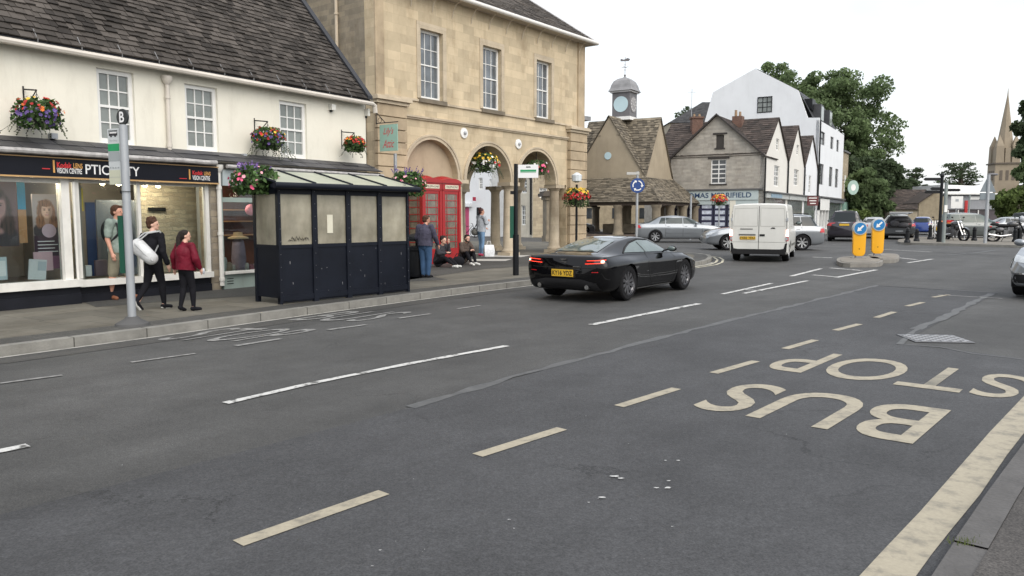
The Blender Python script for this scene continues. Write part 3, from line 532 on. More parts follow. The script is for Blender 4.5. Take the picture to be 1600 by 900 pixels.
# second shop (gifts)
s0=xg1+.02; s1=XE; PG=M('pale_green_paint',(.27,.33,.30),.6,var=.1,dirt=.3); PB=M('pale_blue_fascia',(.36,.41,.42),.6,var=.1,vs=6,dirt=.5)
sign2=bx(s0,s1,-.1,.0,2.18,2.50).build('fascia_sign',PB,shop); bx(s0,s1,-.03,.2,0,.42).build('stall_riser',PG,shop); bx(s0,s1,-.1,.15,.42,.47).build('sill',WW,shop)
mb=MB().box(s0,s0+.05,.0,.08,.47,2.18).box(s1-.08,s1,.0,.08,.47,2.18).box(s0,s1,.0,.08,1.86,1.95)
for i in range(1,4): x=s0+(s1-s0)*i/4; mb.box(x-.025,x+.025,.0,.08,.47,2.18)
mb.build('shopfront_frame',PG,shop); bx(s0,s1,.04,.048,.47,2.18).build('shop_glass',MATS['shop_glass'],shop)
bx(s0,s1,1.3,1.35,.3,2.3).build('interior_wall',M('warm_interior',(.10,.035,.022),.8,var=.4,vs=2),shop); bx(s0,s1,.1,1.3,.38,.44).build('display_floor',M('white_shelf',(.5,.48,.45),.6),shop)
mb=MB()
for z in (1.15,1.45,1.7): mb.box(s0+.4,s1-.3,1.05,1.3,z,z+.025)
mb.build('shelf',M('shelf_wood',(.36,.18,.07),.5),shop)
mb=MB()
for i in range(3): mb.box(s0+.07,s0+.22,-.035,-.03,.22+i*.05,.235+i*.05)
mb.build('air_vent',BLK,shop)
def on(u,v,d,z=None): x,zz=fp(u,v,d); return SH.w((x,d,zz if z is None else z))
t=thing('dress_stand','lilac dress on a stand under a straw hat in the gift shop window','dress stand',on(374,430,.35,.44),SH.rz)
MB().lathe([(.02,0),(.13,.02),(.15,.25),(.13,.5),(.11,.62),(.04,.7)],(0,0,0),16).build('dress',M('lilac_cloth',(.34,.28,.36),.85,var=.15,vs=9),t,True)
ht=tag(MB().lathe([(.02,.115),(.09,.11),(.10,.04),(.20,.01),(.21,-.02),(.19,-.01),(.09,0),(0.02,0)],(0,0,0),18).build('straw_hat',M('straw',(.50,.36,.2),.8),None,True),'wide straw sun hat on top of the lilac dress stand','hat'); ht.location=on(374,430,.35,1.13)
t=thing('paper_lantern','round pink paper lantern hanging in the gift shop window','lantern',on(392,328,.3),SH.rz); MB().ell((0,0,0),(.12,.12,.12),14,10).build('shade',M('pink_paper',(.62,.2,.28),.7,var=.2,vs=14),t,True)
for i,(u,w,h,c) in enumerate([(357,.09,.2,(.3,.24,.18)),(364,.06,.14,(.55,.53,.5)),(386,.05,.16,(.6,.6,.58)),(393,.06,.12,(.55,.22,.28)),(400,.05,.15,(.6,.58,.55)),(352,.05,.3,(.45,.5,.5))]):
    lab=['brown basket left of the lilac dress','small white jar left of the lilac dress','tall white jar right of the lilac dress','pink ornament right of the lilac dress','white candle beside the bus shelter edge','pale glass panel at the left end of the gift window'][i]
    o=tag(MB().lathe([(w*.8,0),(w,h*.3),(w*.9,h*.8),(w*.5,h),(w*.1,h)],(0,0,0),12).build('ornament',M('orn%d'%i,c,.5),None,True),lab,'ornament'); o.location=on(u,428,.22,.445)
ld=bpy.data.lights.new('window_light','POINT'); ld.energy=9; ld.color=(1,.75,.55); ld.shadow_soft_size=.1; lo=bpy.data.objects.new('window_light',ld); COL.objects.link(lo); lo.parent=shop; lo.location=(s0+.7,.5,1.98)
# small fixings on the upper wall
def fixing(u,v,w,h,y=.30,name='security_light',mat=None,lab='',d=.12):
    x,z=fp(u,v,y1); t=thing(name,lab,'security light' if 'light' in name else 'box',SH.w((x,y1,z)),SH.rz); bx(-w/2,w/2,-d,-.0,-h/2,h/2).build('housing',mat or GREYP,t); bx(-w*.2,w*.2,-d*.4,.0,-h*.8,-h/2).build('bracket',BLK,t)
fixing(80,213,.10,.09,lab='small grey floodlight on the cream wall below the leftmost basket'); fixing(378,244,.08,.09,lab='small grey floodlight on the cream wall between two windows'); fixing(526,258,.08,.08,lab='small grey floodlight on the cream wall right of the third window')
fixing(516,168,.12,.13,name='alarm_box',mat=M('alarm_white',(.6,.6,.56),.4),lab='white alarm box high on the cream wall near the gutter'); fixing(571,176,.07,.17,name='alarm_box',mat=MATS['alarm_white'],lab='slim white alarm box high at the right end of the cream wall')
# hanging sign
x,z=fp(596,190,y1); 
t=thing('hanging_sign','pale green hanging shop sign with red script on an iron bracket','sign',SH.w((fp(588,200,y1)[0],y1,0)),SH.rz)
P0=fp(588,193,y1)[1]; bw_=.62
mb=MB().tube([(0,0,P0),(0,-.72,P0)],.012,6).tube([(0,0,P0+.32),(0,0,P0-.02)],.012,6).tube([(0,0,P0+.28),(0,-.3,P0)],.01,6); 
mb.tube([(0,-.12+.06*math.cos(a*PI/6),P0+.07+.06*math.sin(a*PI/6)) for a in range(13)],.006,5); mb.build('bracket',BLK,t)
sg=bx(-.012,.012,-.70,-.12,P0-.70,P0-.05).build('sign_board',M('sign_green',(.26,.42,.35),.6,var=.06),t)
def yz(body,y0,y1_,z0,z1,x,mat,par,**k): return txt(body,0,0,0,0,0,mat,par,conv=lambda s,t_:(x,y0+(y1_-y0)*s,z0+(z1-z0)*t_),**k)
RS=M('script_red',(.45,.06,.07),.6,var=0)
yz("Lily's",-.24,-.58,P0-.34,P0-.12,-.0135,RS,sg,shear=.45,bold=.012); yz("Attic",-.22,-.60,P0-.62,P0-.42,-.0135,RS,sg,shear=.45,bold=.012)
# ---------------- town hall
HL=Frame(-4.0,22.85,38)
hall=thing('town_hall','two storey honey coloured stone town hall on round arches beside the cream shops','town hall',HL.o,HL.rz)
hf=HL.fp; HW=11.15; HD=7.0; EZ=8.42; CZ=4.62
cols=[.95,3.80,6.62,9.46]
aw=[]
for i in range(3):
    c=(cols[i]+cols[i+1])/2; r=1.20; aw.append((c-r,c+r))
spring=2.78
HWIN=[]
for a,b in (((656,41),(692,155)),((754,71),(783,174)),((838,94),(861,187))):
    x0,zt=hf(*a); x1,_=hf(b[0],b[1]); _,zb=hf(a[0],b[1]-2); HWIN.append((x0,x1,zb,zt))
m_=sum(w[2] for w in HWIN)/3; n_=sum(w[3] for w in HWIN)/3; HWIN=[(w[0],w[1],5.22,n_) for w in HWIN]
wall(rect(0,HW,CZ,EZ),[rect(*w) for w in HWIN],0,.4).build('upper_wall',ASH,hall)
ar=[archp(a,b,-.2,spring) for a,b in aw]
wall([(1.05,-.1),(aw[0][0],-.1)]+ar[0][2:][::-1]+[(aw[0][1],-.1)] +[(aw[1][0],-.1)]+ar[1][2:][::-1]+[(aw[1][1],-.1),(aw[2][0],-.1)]+ar[2][2:][::-1]+[(aw[2][1],-.1),(10.0,-.1),(10.0,CZ),(1.05,CZ)],(),.0,.5,) if 0 else None
mb=MB()
def spandrel(mb,x0,x1,a,b,zs,zt,y,th):
    """wall between springing and zt with a half-round opening"""
    c=(a+b)/2; r=(b-a)/2; n=20
    P=[(x0,zs),(a,zs)]+[(c-r*math.cos(PI*i/n),zs+r*math.sin(PI*i/n)) for i in range(1,n)]+[(b,zs),(x1,zs),(x1,zt),(x0,zt)]
    return wall(P,(),y,th,mb)
edges=[.55,cols[1],cols[2],10.0]
for i in range(3): spandrel(mb,edges[i],edges[i+1],*aw[i],spring,CZ,0,.5)
mb.build('arcade_wall',ASH,hall)
def archmould(x0,x1,zs,y,w=.16,d=.05):
    c=(x0+x1)/2; r=(x1-x0)/2; mb=MB(); n=24
    for k,(ra,rb,dd) in enumerate(((r+.003,r+w*.62,d*.55),(r+w*.62,r+w,d))):
        rings=[]
        for i in range(n+1):
            a=PI*i/n; ca,sa=math.cos(a),math.sin(a); rings.append([(c-ra*ca,y-dd,zs+ra*sa),(c-rb*ca,y-dd,zs+rb*sa),(c-rb*ca,y+.02,zs+rb*sa),(c-ra*ca,y+.02,zs+ra*sa)])
        mb.loft(rings)
    return mb
for i in range(3): archmould(*aw[i],spring,0).build('arch_moulding',ASHP,hall)
def column(x,y,zt=spring,r=.2,name='column'):
    mb=MB().box(x-.29,x+.29,y-.29,y+.29,.05,.24); mb.lathe([(.27,.24),(.28,.3),(.24,.36),(r+.01,.4),(r,1.2),(r*.9,zt-.32),(r*.93,zt-.3),(r*.93,zt-.26),(r*.9,zt-.25),(.27,zt-.13)],(x,y,0),24)
    mb.box(x-.29,x+.29,y-.29,y+.29,zt-.13,zt); return mb.build(name,ASHP,hall,True)
for c in cols[1:3]: column(c,.25)
column(cols[3]+.1,.27); 
for c in cols[1:]: column(c,3.2)
for c in cols[1:]: column(c,6.4)
# interior cross arches, beams, ceiling
mb=MB()
def sp_y(mb,x,th,y0,y1,a,b,zs,zt):
    n=16; c=(a+b)/2; r=(b-a)/2; P=[(y0,zs),(a,zs)]+[(c-r*math.cos(PI*i/n),zs+r*math.sin(PI*i/n)) for i in range(1,n)]+[(b,zs),(y1,zs),(y1,zt),(y0,zt)]
    tmp=wall(P,(),0,th); mb.add([(x+v[1],v[0],v[2]) for v in tmp.v],tmp.f)
for c in cols[1:3]: sp_y(mb,c-.2,.4,.5,3.2,.55,2.95,spring,CZ); sp_y(mb,c-.2,.4,3.2,6.4,3.45,6.1,spring,CZ)
mb.build('cross_arches',ASHP,hall)
mb=MB(); sp_y(mb,HW-.5,.5,.5,3.3,.62,2.95,spring,CZ); sp_y(mb,HW-.5,.5,3.3,6.7,3.5,6.1,spring,CZ); mb.build('end_arcade',ASH,hall); column(HW-.25,3.2); column(HW-.25,6.4)
mb=MB(); 
for i in range(3): spandrel(mb,edges[i],edges[i+1] if i<2 else 11.1,*aw[i],spring,CZ,6.4,.4)
mb.build('rear_arcade',ASHP,hall)
bx(.3,HW,.45,6.9,4.35,4.6).build('arcade_ceiling',M('ceiling_plaster',(.36,.32,.25),.9),hall)
# blind first arch infill and left wall
wall(archp(aw[0][0]-.1,aw[0][1]+.1,0,spring),(),.22,.3).build('blind_infill',M('infill_render',(.40,.315,.22),.85,var=.1,vs=1.2,dirt=.4),hall)
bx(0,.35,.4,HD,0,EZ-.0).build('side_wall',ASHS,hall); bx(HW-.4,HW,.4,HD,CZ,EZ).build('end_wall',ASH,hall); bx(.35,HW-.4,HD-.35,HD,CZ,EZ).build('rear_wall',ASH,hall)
bx(.02,1.0,.0,.4,0,CZ).build('corner_pier',ASH,hall); bx(10.01,HW-.01,.003,.52,0,CZ).build('corner_pier',ASH,hall)
# rusticated corner piers
QST=MB_('quoin_stone',(.45,.36,.245),(.36,.29,.20),(.3,.25,.18),bw=3.1,bh=.9,ms=.0,bump=.06,var=.22,stainamt=.6)
def quoins(x0,x1,zb,zt,n,y=-.16,side=0):
    mb=MB(); h=(zt-zb)/n
    for i in range(n): mb.box(x0,x1,y,.0,zb+i*h+.022,zb+(i+1)*h-.012)
    mb.box(x0+.04,x1-.04,y+.05,.0,zb,zt)
    if side:
        for i in range(n): mb.box(x1-.02,x1+.1,y+.0,.9,zb+i*h+.022,zb+(i+1)*h-.012)
    return mb.build('quoins',QST,hall)
qx=hf(632,200)[0]; quoins(-.06,qx-.05,0.1,4.86,13)
qx2=hf(886,300)[0]; quoins(qx2,HW,.1,4.86,13,side=1)
for a,b in ((-.12,qx+.02),(qx2-.1,HW+.14)): MB().box(a,b,-.22,.02,4.86,4.96).box(a-.05,b+.05,-.30,.02,4.96,5.05).box(a-.02,b+.02,-.25,.02,5.05,5.09).build('pier_cap',ASHP,hall)
bx(-.0,.33,-.06,.0,5.09,EZ).build('pilaster',QST,hall); MB().box(HW-.42,HW+.05,-.06,.0,5.09,EZ).box(HW,HW+.05,0,.5,5.09,EZ).build('pilaster',QST,hall)
mb=MB().box(qx,qx2,-.05,.0,4.55,4.60).box(qx,qx2,-.09,.0,4.60,4.66).box(.34,HW-.45,-.05,.0,5.10,5.17); mb.build('string_course',ASHP,hall)
for w in HWIN:
    s=sash(hall,*w,.14,3,4,fr=.075,bar=.02,mf=WHITE,mg=M('window_pane_grey',(.10,.115,.13),.08,var=.45,vs=2,spec=.9)); bx(w[0]-.12,w[1]+.12,-.09,.1,w[2]-.13,w[2]).build('sill',M('stained_sill',(.16,.135,.10),.9,var=.3),hall)
    mb=MB().box(w[0]-.16,w[0]-.001,-.025,.0,w[2],w[3]+.2).box(w[1]+.001,w[1]+.16,-.025,.0,w[2],w[3]+.2).box(w[0]-.001,w[1]+.001,-.025,0,w[3],w[3]+.2); mb.build('architrave',ASHP,hall)
# eaves, gutter, brackets, hipped roof
bx(.0,HW+.3,-.34,.1,EZ,EZ+.05).build('soffit',M('soffit_paint',(.42,.37,.3),.7),hall)
GW=M('white_gutter',(.68,.66,.62),.4,var=.05)
MB().tube([(-.15,-.42,EZ+.05),(HW+.42,-.42,EZ+.05)],.075,10).build('gutter',GW,hall,True)
mb=MB().box(HW+.36,HW+.46,-.4,6,EZ-.01,EZ+.1); mb.build('gutter',GW,hall)
for i in range(12):
    x=.55+i*.93; MB().tube([(x,-.38,EZ-.03),(x,-.22,EZ-.10),(x,-.07,EZ-.30),(x,-.03,EZ-.5)],.014,6).build('gutter_bracket',M('bracket_cream',(.5,.43,.33),.6),hall)
T2=.80; h=3.9; ov=.38
A=(-.1,-ov,EZ+.08);B=(HW+ov,-ov,EZ+.08);C=(HW+ov-h,-ov+h,EZ+.08+h*T2);D=(-.1,-ov+h,EZ+.08+h*T2)
mb=MB(); mb.add([A,B,C,D,(HW+ov,-ov+2*h,EZ+.08),(-.1,-ov+2*h,EZ+.08)],[(0,1,2,3),(1,4,2),(2,4,5,3),(0,3,5)]); mb.build('roof_deck',FELT,hall)
tiles(MB(),(A[0],A[1],A[2]+.01),(B[0],B[1],B[2]+.01),(C[0],C[1],C[2]+.01),(D[0],D[1],D[2]+.01),row=.16,w=.22,th=.02,seed=4).build('roof',M('weathered_slates',(.072,.062,.053),.85,var=.3,vs=.8,bump=.3,bs=20,island=.5),hall)
MB().tube([(B[0],B[1],B[2]+.03),(C[0],C[1],C[2]+.03)],.05,6).build('hip_cap',M('pale_lead',(.45,.45,.46),.5),hall)
# downpipe on the side wall
MB().tube([(-.05,1.6,EZ),(-.05,1.6,4.3)],.05,10).tube([(-.05,1.6,7.6),(-.05,1.6,7.66)],.07,10).tube([(-.05,1.6,6.4),(-.05,1.6,6.46)],.07,10).build('downpipe',M('cream_pipe',(.52,.44,.33),.5),hall,True)
MB().tube([(-.03,3.1,EZ),(-.03,3.1,6.5)],.03,8).lathe([(.05,6.35),(.1,6.5),(.03,6.5)],(-.05,3.1,0),10).build('vent_pipe',M('iron_dark',(.05,.045,.04),.6),hall,True)
for u,v,lab in ((724,208,'round white floodlight on the stone wall between first and second arch'),(809,225,'round white floodlight on the stone wall between second and third arch')):
    x,z=hf(u,v); t=thing('wall_light',lab,'floodlight',HL.w((x,0,z)),HL.rz); MB().lathe([(.05,-.06),(.17,-.05),(.175,-.01),(.16,0)],(0,0,0),20,'y').build('housing',WHITE,t,True); MB().ell((.0,-.08,.0),(.06,.05,.06)).build('lens',GREYP,t,True)
# steel signpost in front of corner pier
# ---------------- phone boxes
RED=M('phone_box_red',(.31,.010,.012),.35,var=.08,spec=.6); PHG=M('phone_glass',(.14,.125,.10),.1,var=.5,vs=4,spec=.8); OPAL=M('opal_sign',(.62,.56,.44),.4,var=0)
def phonebox(label,x,ydep,sc=1):
    t=thing('telephone_box',label,'telephone box',HL.w((x,ydep,.12)),HL.rz,'red telephone boxes under the first arch'); t.scale=(1,1,1.065)
    w=.42; mb=MB().box(-w-.02,w+.02,-w-.02,w+.02,0,.10).box(-w,w,-w,w,.10,.16)
    for a in (-w,w-.09):
        for b in (-w,w-.09): mb.box(a,a+.09,b,b+.09,.16,2.12)
    mb.box(-w,w,-w,w,2.08,2.30); mb.build('frame',RED,t)
    mb=MB(); n=10
    for k in range(2):
        P=[(-w-.03,2.30)]+[(-(w+.03)*math.cos(PI*i/n),2.30+.14*math.sin(PI*i/n)) for i in range(1,n)]+[(w+.03,2.30)]
        V=[(p[0],-w-.03,p[1]) if k==0 else (-w-.03,p[0],p[1]) for p in P]; mb.prism(V,(0,2*w+.06,0) if k==0 else (2*w+.06,0,0))
    mb.ell((0,0,2.33),(w,w,.19)); mb.build('dome',RED,t,True,angle=30)
    for side in range(4):
        rt=Matrix.Rotation(PI/2*side,4,'Z')
        def rb(*b): q=MB().box(*b); return [rt@Vector(v) for v in q.v],q.f
        mb=MB(); mb.add(*rb(-w+.09,w-.09,-w+.02,-w+.06,.16,.42)); mb.add(*rb(-w+.09,-w+.15,-w+.02,-w+.06,.42,2.08)); mb.add(*rb(w-.15,w-.09,-w+.02,-w+.06,.42,2.08)); mb.add(*rb(-w+.15,w-.15,-w+.02,-w+.06,2.0,2.08))
        for i in range(9): z=.42+i*(1.58/8); mb.add(*rb(-w+.15,w-.15,-w+.025,-w+.055,z-.012,z+.012))
        for q in (-.19,.19): mb.add(*rb(q-.01,q+.01,-w+.025,-w+.055,.42,2.0))
        d=mb.build('door' if side==0 else 'side_panel',RED,t); q=MB(); q.add(*rb(-w+.15,w-.15,-w+.035,-w+.045,.42,2.0)); q.build('pane',PHG,d)
        q=MB(); q.add(*rb(-.30,.30,-w-.012,-w+.01,2.14,2.25)); s=q.build('sign_panel',OPAL,t)
        if side==0: txt('TELEPHONE',-.27,.27,2.165,2.225,-w-.0135,BLK,s,bold=.01)
    return t
xa_,_=hf(662,300,-1.05); 
PBX=xa_+.40
phonebox('left red telephone box under the first stone arch',PBX,-.6); phonebox('right red telephone box under the first stone arch, beside the column',PBX+.86,-.6)
# ---------------- bus shelter
P1=gp(437,476,.12); P2=gp(639,455.5,.12); d=Vector(P2)-Vector(P1); az=math.degrees(math.atan2(d.x,d.y)); BS=Frame(P1[0],P1[1],az); L=d.length
print('shelter',az,L)
shl=thing('bus_shelter','dark navy steel bus shelter with clouded windows and glazed sloping roof','bus shelter',(BS.o.x,BS.o.y,.12),BS.rz)
NV=M('navy_steel',(.007,.009,.015),.45,var=.25,vs=2,spec=.2,dirt=0); CL=M('clouded_panel',(.36,.335,.26),.3,var=.3,vs=1.3,dirt=.5,spec=.7)
_nt=CL.node_tree; _p=_nt.nodes['Principled BSDF']; _tr=_nt.nodes.new('ShaderNodeBsdfTransparent'); _tr.inputs[0].default_value=(.75,.72,.62,1); _mx=_nt.nodes.new('ShaderNodeMixShader'); _nz=_nt.nodes.new('ShaderNodeTexNoise'); _nz.inputs['Scale'].default_value=2.2; _nz.inputs['Detail'].default_value=5; _mr=_nt.nodes.new('ShaderNodeMapRange'); _mr.inputs['From Min'].default_value=.3; _mr.inputs['From Max'].default_value=.7; _mr.inputs['To Min'].default_value=.12; _mr.inputs['To Max'].default_value=.48
_nt.links.new(_nz.outputs['Fac'],_mr.inputs['Value']); _nt.links.new(_mr.outputs[0],_mx.inputs[0]); _nt.links.new(_p.outputs[0],_mx.inputs[1]); _nt.links.new(_tr.outputs[0],_mx.inputs[2]); _nt.links.new(_mx.outputs[0],_nt.nodes['Material Output'].inputs[0])
zt=BS.fp(437,290)[1]-.12; zw0=BS.fp(437,383)[1]-.12; zw1=BS.fp(437,303)[1]-.12; Dp=.72; n=4
mb=MB()
for i in range(n+1):
    x=L*i/n; w=.05; mb.box(max(0,x-w),min(L,x+w),-.03,.05,0,zt)
mb.box(0,L,-.015,.04,zw1,zt).box(0,L,-.015,.04,zw0-.06,zw0).box(0,L,-.02,.045,.05,.14)
for y in (Dp-.06,): mb.box(0,.07,y,y+.07,0,zt+.15).box(L-.07,L,y,y+.07,0,zt+.15)
mb.box(0,.04,.05,Dp,zw0-.06,zw0).box(0,.04,.05,Dp,zw1,zt+.1).box(L-.04,L,.05,Dp,zw0-.06,zw0).box(L-.04,L,.05,Dp,zw1,zt+.1)
mb.build('frame',NV,shl)
for i in range(n):
    x0=L*i/n+.05; x1=L*(i+1)/n-.05; p=bx(x0,x1,.0,.02,.02,zw0-.05).build('lower_panel',NV,shl); bx(x0,x1,.008,.018,zw0,zw1).build('clouded_window',CL,shl)
for xx in (0.01,L-.03): bx(xx,xx+.02,.05,Dp-.05,.1,zw0-.05).build('lower_panel',NV,shl); bx(xx+.005,xx+.015,.05,Dp-.05,zw0,zw1+.06).build('clouded_window',CL,shl)
x0=L/n+.05; MB().box(x0+.22,x0+.34,-.001,.007,zw0+.18,zw0+.5).build('notice',M('notice_paper',(.55,.53,.43),.7),shl)
mb=MB()
for i in range(n+1):
    for k in range(9): mb.lathe([(.006,-.035),(.009,-.031)],(min(max(L*i/n,.03),L-.03),0,.2+k*.21),6,'y')
mb.build('rivets',M('rivet',(.12,.12,.13),.3,metal=.6),shl)
rgx=random.Random(4); mb=MB()
for i in range(14):
    x=.2+i*.028; mb.tube([(x,-.004,zw0+.05+rgx.uniform(0,.05)),(x+.02,-.004,zw0+.08+rgx.uniform(0,.07)),(x+.04,-.004,zw0+.05+rgx.uniform(0,.04))],.004,4)
mb.build('graffiti',BLK,shl)
mb=MB()
for i in range(16):
    x=rgx.uniform(.1,L-.1); z=rgx.uniform(.15,zw0-.1); mb.box(x,x+rgx.uniform(.004,.012),-.0165 if 0 else -.0025,.0,z,z+rgx.uniform(.01,.05))
mb.build('paint_chips',M('chip',(.18,.18,.19),.7),shl)
# roof: eave towards us, rising to the back
ra=(-.12,-.14,zt+.02); rb_=(L+.14,-.14,zt+.02); zr=2.29-.12+.06; yb=Dp+.25; rz_=BS.fp(410,268,yb)[1]-.12
mb=MB().tube([(-.14,-.16,zt),(L+.16,-.16,zt)],.055,10).box(-.12,L+.14,-.14,-.02,zt-.03,zt+.02)
mb.tube([(-.12,yb,rz_),(L+.14,yb,rz_)],.03,8)
for i in range(n+1):
    x=-.11+(L+.24)*i/n; mb.tube([(x,-.14,zt+.05),(x,yb,rz_+.03)],.022,6)
mb.build('roof_frame',NV,shl,True)
mb=MB(); mb.prism([(-.1,-.14,zt+.035),(L+.12,-.14,zt+.035),(L+.12,yb,rz_+.015),(-.1,yb,rz_+.015)],(0,0,.008)); mb.build('roof_glazing',M('roof_poly',(.40,.42,.33),.3,var=.12,vs=1.5,dirt=.2),shl)
# bench inside / dark litter bin to the right of the shelter
t=thing('litter_bin','black litter bin standing at the right end of the bus shelter','litter bin',(*gp(652,432,.12),.12),BS.rz)
MB().lathe([(.26,0),(.27,.05),(.27,.62),(.29,.64),(.29,.72),(.27,.74)],(0,0,0),20).build('body',BLK,t,True); MB().lathe([(.28,.92),(.27,.96),(.16,1.03),(.02,1.05)],(0,0,0),20).lathe([(.29,.86),(.29,.92),(.27,.93)],(0,0,0),20).build('lid',BLK,t,True)
mb=MB()
for k in range(4): a=PI/4+k*PI/2; mb.box(.24*math.cos(a)-.02,.24*math.cos(a)+.02,.24*math.sin(a)-.02,.24*math.sin(a)+.02,.74,.87)
mb.build('lid_posts',BLK,t)
# ---------------- bus stop pole (left)
px,py=gp(207,508,.12); bs=thing('bus_stop_pole','tall grey bus stop pole with round black letter B disc and route flag','bus stop',(px,py,.12),-R(25))
hp=at(201,195,py).z-.12; MB().tube([(0,0,.0),(0,0,hp)],.053,16).build('pole',STEEL,bs,True)
MB().lathe([(.22,0),(.21,.03),(.10,.09),(.075,.12)],(0,0,0),14).build('base',M('rubber_base',(.07,.07,.07),.8),bs,True)
dz=hp+.10; b=MB().lathe([(.01,-.014),(.105,-.012),(.108,0),(.105,.012),(.01,.014)],(0,0,dz),28,'y').box(-.015,.015,-.01,.01,hp-.02,dz-.08).build('letter_disc',M('disc_black',(.018,.022,.024),.4),bs)
txt('B',-.045,.045,dz-.07,dz+.07,-.0165,SIGNW,b,bold=.02)
fz0=at(172,288,py).z-.12; fz1=at(172,200,py).z-.12
fl=bx(-.30,-.075,-.006,.006,fz0,fz1).build('flag',M('flag_white',(.50,.53,.54),.4,var=.03),bs); H_=fz1-fz0
GRN=M('stop_green',(.01,.27,.10),.5,var=.05); DK=M('sign_ink',(.02,.02,.025),.6,var=0); GRY=M('flag_grey',(.30,.33,.34),.5,var=0)
bx(-.30,-.085,-.009,-.006,fz1-.40*H_,fz1-.27*H_).build('green_band',GRN,fl); bx(-.30,-.085,-.009,-.006,fz1-.58*H_,fz1-.41*H_).build('grey_band',GRY,fl); bx(-.30,-.085,-.009,-.006,fz0,fz0+.26*H_).build('yellow_band',M('flag_cream',(.50,.51,.40),.5,var=0),fl)
txt('Bus Stop',-.26,-.12,fz1-.235*H_,fz1-.19*H_,-.008,GREYP,fl)
mb=MB().box(-.27,-.11,-.009,-.007,fz1-.125*H_,fz1-.055*H_).box(-.28,-.11,-.009,-.007,fz1-.045*H_,fz1-.03*H_); mb.build('bus_symbol_body',DK,fl)
MB().box(-.255,-.12,-.0105,-.0095,fz1-.085*H_,fz1-.062*H_).build('bus_symbol_windows',SIGNW,fl)
q=MB()
for x in (-.23,-.15): q.lathe([(.016,-.012),(.017,-.008)],(x,0,fz1-.128*H_),12,'y')
q.build('bus_symbol_wheels',DK,fl)
mb=MB()
for i in range(4): mb.box(-.28+i*.05,-.255+i*.05,-.010,-.007,fz0+.29*H_,fz0+.315*H_)
mb.box(-.295,-.09,-.0105,-.009,fz0+.13*H_,fz0+.135*H_); mb.build('print_marks',GRY,fl)
for z in (1.98,): MB().tube([(0,0,at(207,299,py).z-.12),(0,0,at(207,301.5,py).z-.12+.015)],.068,14).box(-.10,.0,-.01,.03,at(207,300,py).z-.14,at(207,300,py).z-.10).build('clip',BLK,bs)
tz0=at(190,427,py).z-.12; tz1=at(190,337,py).z-.12
bx(-.155,-.055,-.03,.045,tz0,tz1).build('timetable_case',M('case_green',(.006,.075,.045),.5,var=.05),bs)
# second bus stop pole
px,py=gp(806,430,.12); b2_=thing('bus_stop_pole','slim black bus stop pole with white and green flag in front of the arcade','bus stop',(px,py,.12),-R(8))
hp=at(808,256,py).z-.12; MB().tube([(0,0,.0),(0,0,1.0)],.075,12).tube([(0,0,1.0),(0,0,hp)],.05,12).build('pole',BLK,b2_,True)
z0=at(830,278,py).z-.12; z1=at(830,257.5,py).z-.12; fl=bx(.055,.55,-.008,.008,z0,z1).build('flag',SIGNW,b2_); hh=z1-z0
bx(.11,.50,-.0105,-.008,z0+.46*hh,z0+.62*hh).build('green_band',GRN,fl); bx(.11,.50,-.0105,-.008,z0+.39*hh,z0+.42*hh).build('green_band',GRN,fl); bx(.25,.36,-.0105,-.008,z0+.78*hh,z0+.86*hh).build('bus_symbol_body',DK,fl)
z0=at(803,372,py).z-.12; z1=at(803,322,py).z-.12; bx(-.145,-.05,-.03,.24,z0,z1).build('timetable_case',MATS['case_green'],b2_)
q=at(805,301,py).z-.12; bx(-.13,-.03,-.05,.05,q-.04,q+.04).build('clip',BLK,b2_)
# slim steel pole behind shelter at the hall corner
x,y=gp(620,420,.12); t=tag(MB().tube([(0,0,0),(0,0,at(616,240,y).z-.12)],.045,10).tube([(0,0,1.9),(0,0,1.95)],.06,10).build('steel_pole',STEEL,None,True),'plain steel pole rising behind the bus shelter against the quoins','pole'); t.location=(x,y,.12)
# ---------------- buttercross
e_=R(121); nc=(9.85,57.0); LB=6.1
BC=Frame(nc[0]-LB*math.sin(e_),nc[1]-LB*math.cos(e_),121)
bc=thing('market_cross','open market house on stone columns with steep stone slate gables and a clock turret','market cross',(BC.o.x,BC.o.y,0),BC.rz)
zs,za,zr_=4.35,9.05,9.05; m=LB/2
# gables: front (y=0), right (x=LB), left, back
wall([(0,zs),(LB,zs),(m,za-.12)],(),.12,.25).build('front_gable',TAN,bc)
def gy(x,th,name):
    tmp=wall([(0,zs),(LB,zs),(m,za-.12)],(),0,th); mb=MB(); mb.add([(x+v[1],v[0],v[2]) for v in tmp.v],tmp.f); return mb.build(name,TAN,bc)
gy(LB-.37,.25,'side_gable'); gy(.12,.25,'side_gable'); wall([(0,zs),(LB,zs),(m,za-.12)],(),LB-.37,.25).build('rear_gable',TAN,bc)
bc_roof=MB(); o_=.1; C_=(m,m,za)
for k,(P,Q) in enumerate([((0,0),(m,0)),((LB,0),(m,0)),((LB,0),(LB,m)),((LB,LB),(LB,m)),((LB,LB),(m,LB)),((0,LB),(m,LB)),((0,LB),(0,m)),((0,0),(0,m))]):
    # triangular slope: valley corner P (low), ridge end Q (high), centre
    tiles(bc_roof,(P[0],P[1],zs-.05),(P[0]+(m-P[0])*.002,P[1]+(m-P[1])*.002,zs-.05),C_,(Q[0],Q[1],za),row=.2,w=.28,th=.03,seed=k+20)
    bc_roof.add([(P[0],P[1],zs-.05),C_,(Q[0],Q[1],za)],[(0,1,2)])
def tri_tiles(mb,apexA,apexB,low,seed,row=.26):
    """slate courses over a triangle: ridge apexA-apexB above, point low below"""
    A,B,Lw=map(Vector,(apexA,apexB,low)); tiles(mb,Lw,Lw+(B-A)*.02,B,A,row=row,w=.3,th=.035,seed=seed,jit=.35)
